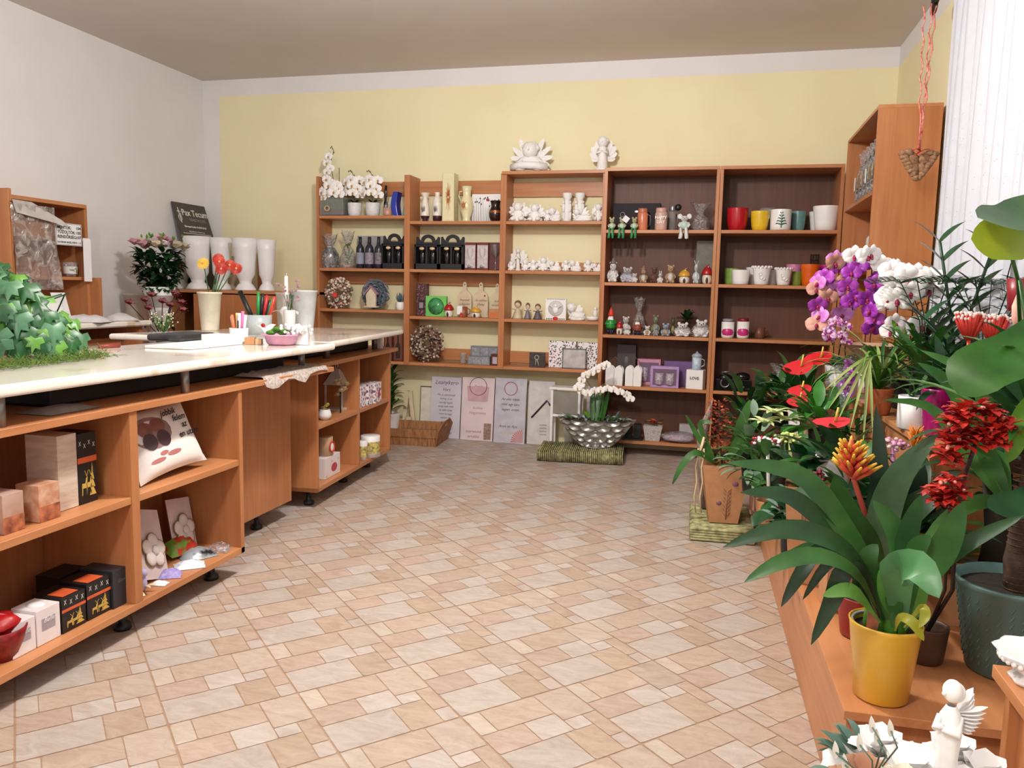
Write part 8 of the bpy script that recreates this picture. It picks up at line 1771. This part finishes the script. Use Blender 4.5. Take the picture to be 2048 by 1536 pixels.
m.build('flower_spike',mat('bract_amber',(226,130,40),rough=.5),t); bush(t,(0,0,.1),(.05,.05,.1),14,.2,.04,[green1],seed=61)
t = leafy(2035,2.75,S1 + .0,'pink-flowering plant low at the right edge',(.10,.09,.40),40,.12,.05,[green1,green2],62); c = onY(2040,880,2.7) - t.location; m = MB()
for k in range(6): m.ball(c + Vector((rnd.uniform(-.03,.04),0,rnd.uniform(-.06,.04))),(.022,.015,.02),8,6)
m.build('pink_flowers',mat('rose_pink',(220,96,120),rough=.5),t)
leafy(1695,2.95,S1,'deep green filler plant behind the orange flower spike',(.09,.10,.34),80,.16,.06,[green2,green1],63); leafy(1790,2.62,S1,'dark broad filler foliage behind the yellow pot',(.12,.10,.34),60,.16,.07,[leaf_mat('filler_dark',(28,64,36),(14,38,22)),green2],64)
leafy(1830,2.72,S1,'mid green filler foliage under the magenta pot',(.09,.05,.34),50,.11,.05,[green1,green2],66)
# ---- kraft bags
def kraft_bag(loc,wb,wt,d,h,label,rz,art=None,folds=True,name='kraft_bag'):
    t = thing(name,label,'bag',loc,rz); m = MB(); vs = []
    for (w_,dd,z) in ((wb,d * .8,0),(wt,d,h)): vs += [(-w_ / 2,-dd / 2,z),(w_ / 2,-dd / 2,z),(w_ / 2,dd / 2,z),(-w_ / 2,dd / 2,z)]
    m.add(vs,[(3,2,1,0),(0,1,5,4),(1,2,6,5),(2,3,7,6),(3,0,4,7)]); m.build('bag_body',kraft,t)
    if art: art(t,wb,wt,d,h)
    return t
t = twig_block('twig_block','green-stained twig tray standing by the plant steps, under the kraft planter',(.085,4.49,.001),.34,.50,.075,R(2),'x',28)
def wheat(t,wb,wt,d,h):
    m = MB()
    for k in range(7):
        for sx in (-1,1): z = .04 + .022 * k; m.leaf((sx * .004 + .01,-d * .42 - .001 * k - .008 * z,z),R(90 - sx * 90),.9,.03,.012,droop=.3,n=4)
    m.tube([(0.01,-d * .42,.02),(0.015,-d * .45,.2)],.002,4); m.build('printed_wheat',mat('print_brown',(118,70,52)),t); m = MB(); m.ball((.05,-d * .49,.22),(.016,.003,.014),8,5); m.ball((-.03,-d * .44,.11),(.014,.003,.012),8,5); m.build('printed_blossom',mat('print_violet',(136,92,116)),t)
L11 = Vector((PX(1444,4.38,.08),4.40,.082)); t = kraft_bag(L11,.15,.25,.16,onY(1444,928,4.38).z - .08,'kraft paper planter with printed wheat ears standing on the green twig tray',R(6),wheat)
m = MB()
for k in range(2):
    x_ = -.15 + k * .03; z_ = [.36,.30,.22,.14,.05]; m.tube([(x_,-.06,.40)] + [(x_ - .01 * (i % 2),-.07,z) for i,z in enumerate(z_)],.0045,6)
m.tube([(-.12,-.05,.46),(-.14,-.06,.38),(-.12,-.05,.44)],.008,6); m.build('rope_handle',mat('rope_cream',(212,190,150),rough=.9),t); m = MB(); m.tube([(.15,-.05,.30),(.155,-.06,.2),(.15,-.06,.08),(.17,-.06,.06)],.005,6); m.build('cord_end',mat('rope_pink',(196,160,140)),t)
L12 = L11 + Vector((0,.0,.20)); t = thing('orange_orchid','orange-brown small-flowered spike plant rising from the kraft planter','plant',L11 + Vector((0,0,.01))); m = MB(); q = random.Random(71); P_ = pxpath(t.location,[(1444,930,4.40),(1440,870,4.38),(1438,800,4.38)]); m.tube([(0,0,.05)] + P_,.005,6,mi=2)
for k in range(330): f_ = q.random(); c = P_[0].lerp(P_[2],f_); a = q.uniform(0,6.3); rr = (.075 if f_ < .75 else .05) * math.sqrt(q.random()); m.leaf(c + Vector((rr * math.cos(a),rr * math.sin(a) * .7,.0)),a,q.uniform(-.3,1),.024,.016,droop=.6,shape='round',n=3,mi=q.randrange(2))
m.build('flower_spike',[mat('rust_petal',(200,96,62),rough=.6),mat('rust_dark',(132,52,40),rough=.6),mat('stem_dark',(48,36,34))],t); m = MB()
for pts,w_ in (([(1460,920,4.4),(1480,860,4.36),(1500,800,4.34)],.06),([(1455,920,4.36),(1480,880,4.3),(1520,840,4.28)],.055),([(1430,925,4.36),(1400,880,4.34),(1372,830,4.33)],.028),([(1425,925,4.34),(1395,905,4.3),(1368,925,4.28),(1345,968,4.27)],.04),([(1430,920,4.36),(1400,850,4.34),(1425,845,4.33)],.03),([(1470,920,4.38),(1500,880,4.34),(1510,930,4.30)],.05)): blade(m,pxpath(t.location,pts),w_,n=8)
m.build('leaves',green1,t)
t = thing('palm_sheath','dried grey palm sheath standing upright behind the kraft planter','ornament',(PX(1402,4.62,.1),4.62,.082)); m = MB(); hz = onY(1405,800,4.62).z - .08; m.tube([(.02,0,0),(0,0,hz * .4),(-.01,0,hz * .7),(.035,0,hz)],[.018,.03,.034,.003],10); m.build('sheath',mat('dried_grey',(156,138,128),rough=.7,c2=(96,78,74),stretch=(6,6,1),scale=20),t)
kraft_bag((.345,2.86,S1),.10,.16,.12,onY(1560,965,2.86).z - S1,'tall plain kraft paper bag with cord behind the yellow pot leaves',R(-6)); t = bpy.data.objects[-1] if False else None
kb = [o for o in bpy.data.objects if o.name.startswith('kraft_bag') and o.parent is None][-1]; m = MB()
for dx in (-.02,.02): m.tube([(dx,-.075,.36),(dx - .006,-.074,.26),(dx + .004,-.066,.2),(dx + .012,-.066,.25)],.0026,5)
m.build('cord',kraft,kb)
kraft_bag((.44,2.64,S1),.13,.13,.13,onY(1650,1060,2.64).z - S1,'square dark-shaded kraft box with diagonal folds right behind the yellow pot',R(4),name='kraft_box')
kraft_bag((.70,2.62,S1),.12,.12,.12,.20,'plain kraft box between the yellow pot and the ribbed green pot',R(0),name='kraft_box')
# ---- white angel arrangement at the bottom
sto = thing('low_stool','small beech stool under the angel flower arrangement, below the picture edge','stool',(.10,.95,0)); part(sto,'seat',0,0,.50,.40,.36,.522,woody)
for (a,b_) in ((.02,.02),(.34,.02),(.02,.30),(.34,.30)): part(sto,'leg',a,b_,0,a + .035,b_ + .035,.50,woodz)
LA = Vector((.295,1.16,.5235)); t = thing('angel_arrangement','white bowl of artificial cream flowers and leaves with a standing angel','flower arrangement',LA)
m = MB(); m.lathe([(.05,0),(.06,.01),(.10,.08),(.115,.103),(.11,.105),(.09,.08),(.001,.06)],32,flute=16,famp=.02); m.build('bowl',white,t); soil_disc(t,.10,.085,mat('foam',(90,100,80)))
a0 = onY(1895,1500,1.14) - LA; ag = MB(); hgt = onY(1895,1358,1.14).z - LA.z; zb = .09
ag.lathe([(.018,zb),(.017,zb + .02),(.013,zb + .065),(.016,hgt - .07),(.013,hgt - .05),(.006,hgt - .036)],16,a0.x,a0.y,0,flute=5,famp=.05); ag.tube([(a0.x + .012,a0.y,hgt - .052),(a0.x + .004,a0.y - .02,hgt - .07),(a0.x - .014,a0.y - .018,hgt - .062)],[.005,.005,.004],8); ag.tube([(a0.x - .012,a0.y,hgt - .052),(a0.x - .02,a0.y - .01,hgt - .066),(a0.x - .014,a0.y - .018,hgt - .058)],[.005,.005,.004],8); ag.build('angel_body',plaster,t)
m = MB(); m.ball((a0.x,a0.y,hgt - .016),(.0125,.0135,.0155),16,12); m.ball((a0.x - .012,a0.y - .006,hgt - .018),(.003,.003,.003),8,6); m.ball((a0.x + .006,a0.y + .006,hgt - .02),(.012,.012,.014),12,8); m.build('angel_head',plaster,t)
for k,(ang,el) in enumerate(((20,.9),(-10,.35))):
    m = MB()
    for j in range(7): m.leaf((a0.x + .006,a0.y + .006,hgt - .048 - .003 * j),R(ang - 3 * j),el - .10 * j,.042 - .003 * j,.016,droop=-.2,shape='obov',n=6,fold=.05)
    m.build('angel_wing',plaster,t)
q = random.Random(77); fcr = mat('fabric_cream',(232,226,206),rough=.8);
for i,(dx,dy,s_,mm) in enumerate(((-.02,-.06,.05,fcr),(.0,.0,.055,whitef),(.06,-.03,.05,whitef),(.10,.02,.045,whitef),(-.06,-.02,.045,mat('dried_brown',(150,96,74),rough=.8,c2=(206,170,130))),(.03,-.09,.05,MATS['dried_brown'] if 'dried_brown' in MATS else fcr),(-.03,.05,.05,whitef),(.07,.06,.05,whitef),(-.09,-.05,.04,MATS.get('dried_brown',fcr)),(.09,-.07,.05,fcr))):
    m = MB(); c = Vector((dx,dy,.098 + q.uniform(0,.012)))
    for j in range(12): m.leaf(c,j * 2.4,.15 + .1 * j,s_,s_ * .8,droop=.7,shape='round',n=5,wave=.02)
    m.build('fabric_flower',mm,t)
m = MB()
for (x_,y_) in ((1745,1455),(1782,1462),(1720,1490),(1672,1505),(1755,1480),(1690,1530)): P_ = onY(x_,y_,1.08) - LA; m.tube([(-.05,-.02,.11),(P_.x * .8,P_.y,P_.z * .9),tuple(P_)],.0012,4,mi=1); m.leaf(P_ - Vector((0,0,.008)),R(100),1.3,.022,.010,droop=.3,mi=0,n=5)
sgl = leaf_mat('sage_leaf',(112,140,124),(74,104,92)); m.build('silver_sprigs',[mat('sprig_white',(214,208,196),rough=.6),sgl],t); m = MB()
for k in range(14): a = q.uniform(2,5); m.leaf((.09 * math.cos(a),.09 * math.sin(a),.10),a,q.uniform(-.2,.8),.05,.018,droop=1,n=5)
m.build('sage_leaves',sgl,t)
t = thing('white_footed_bowl','ornate white ceramic bowl with beaded scalloped rim on the table corner','bowl',(.612,1.597,.6008)); m = MB(); m.lathe([(.045,0),(.05,.008),(.035,.018),(.06,.04),(.078,.058),(.072,.06),(.05,.045),(.001,.03)],36,flute=9,famp=.05); m.build('bowl_body',white,t); m = MB()
for k in range(34): a = k * 2 * math.pi / 34; m.ball((.067 * math.cos(a),.067 * math.sin(a),.044),.0052,7,5)
m.build('bead_rim',white,t)
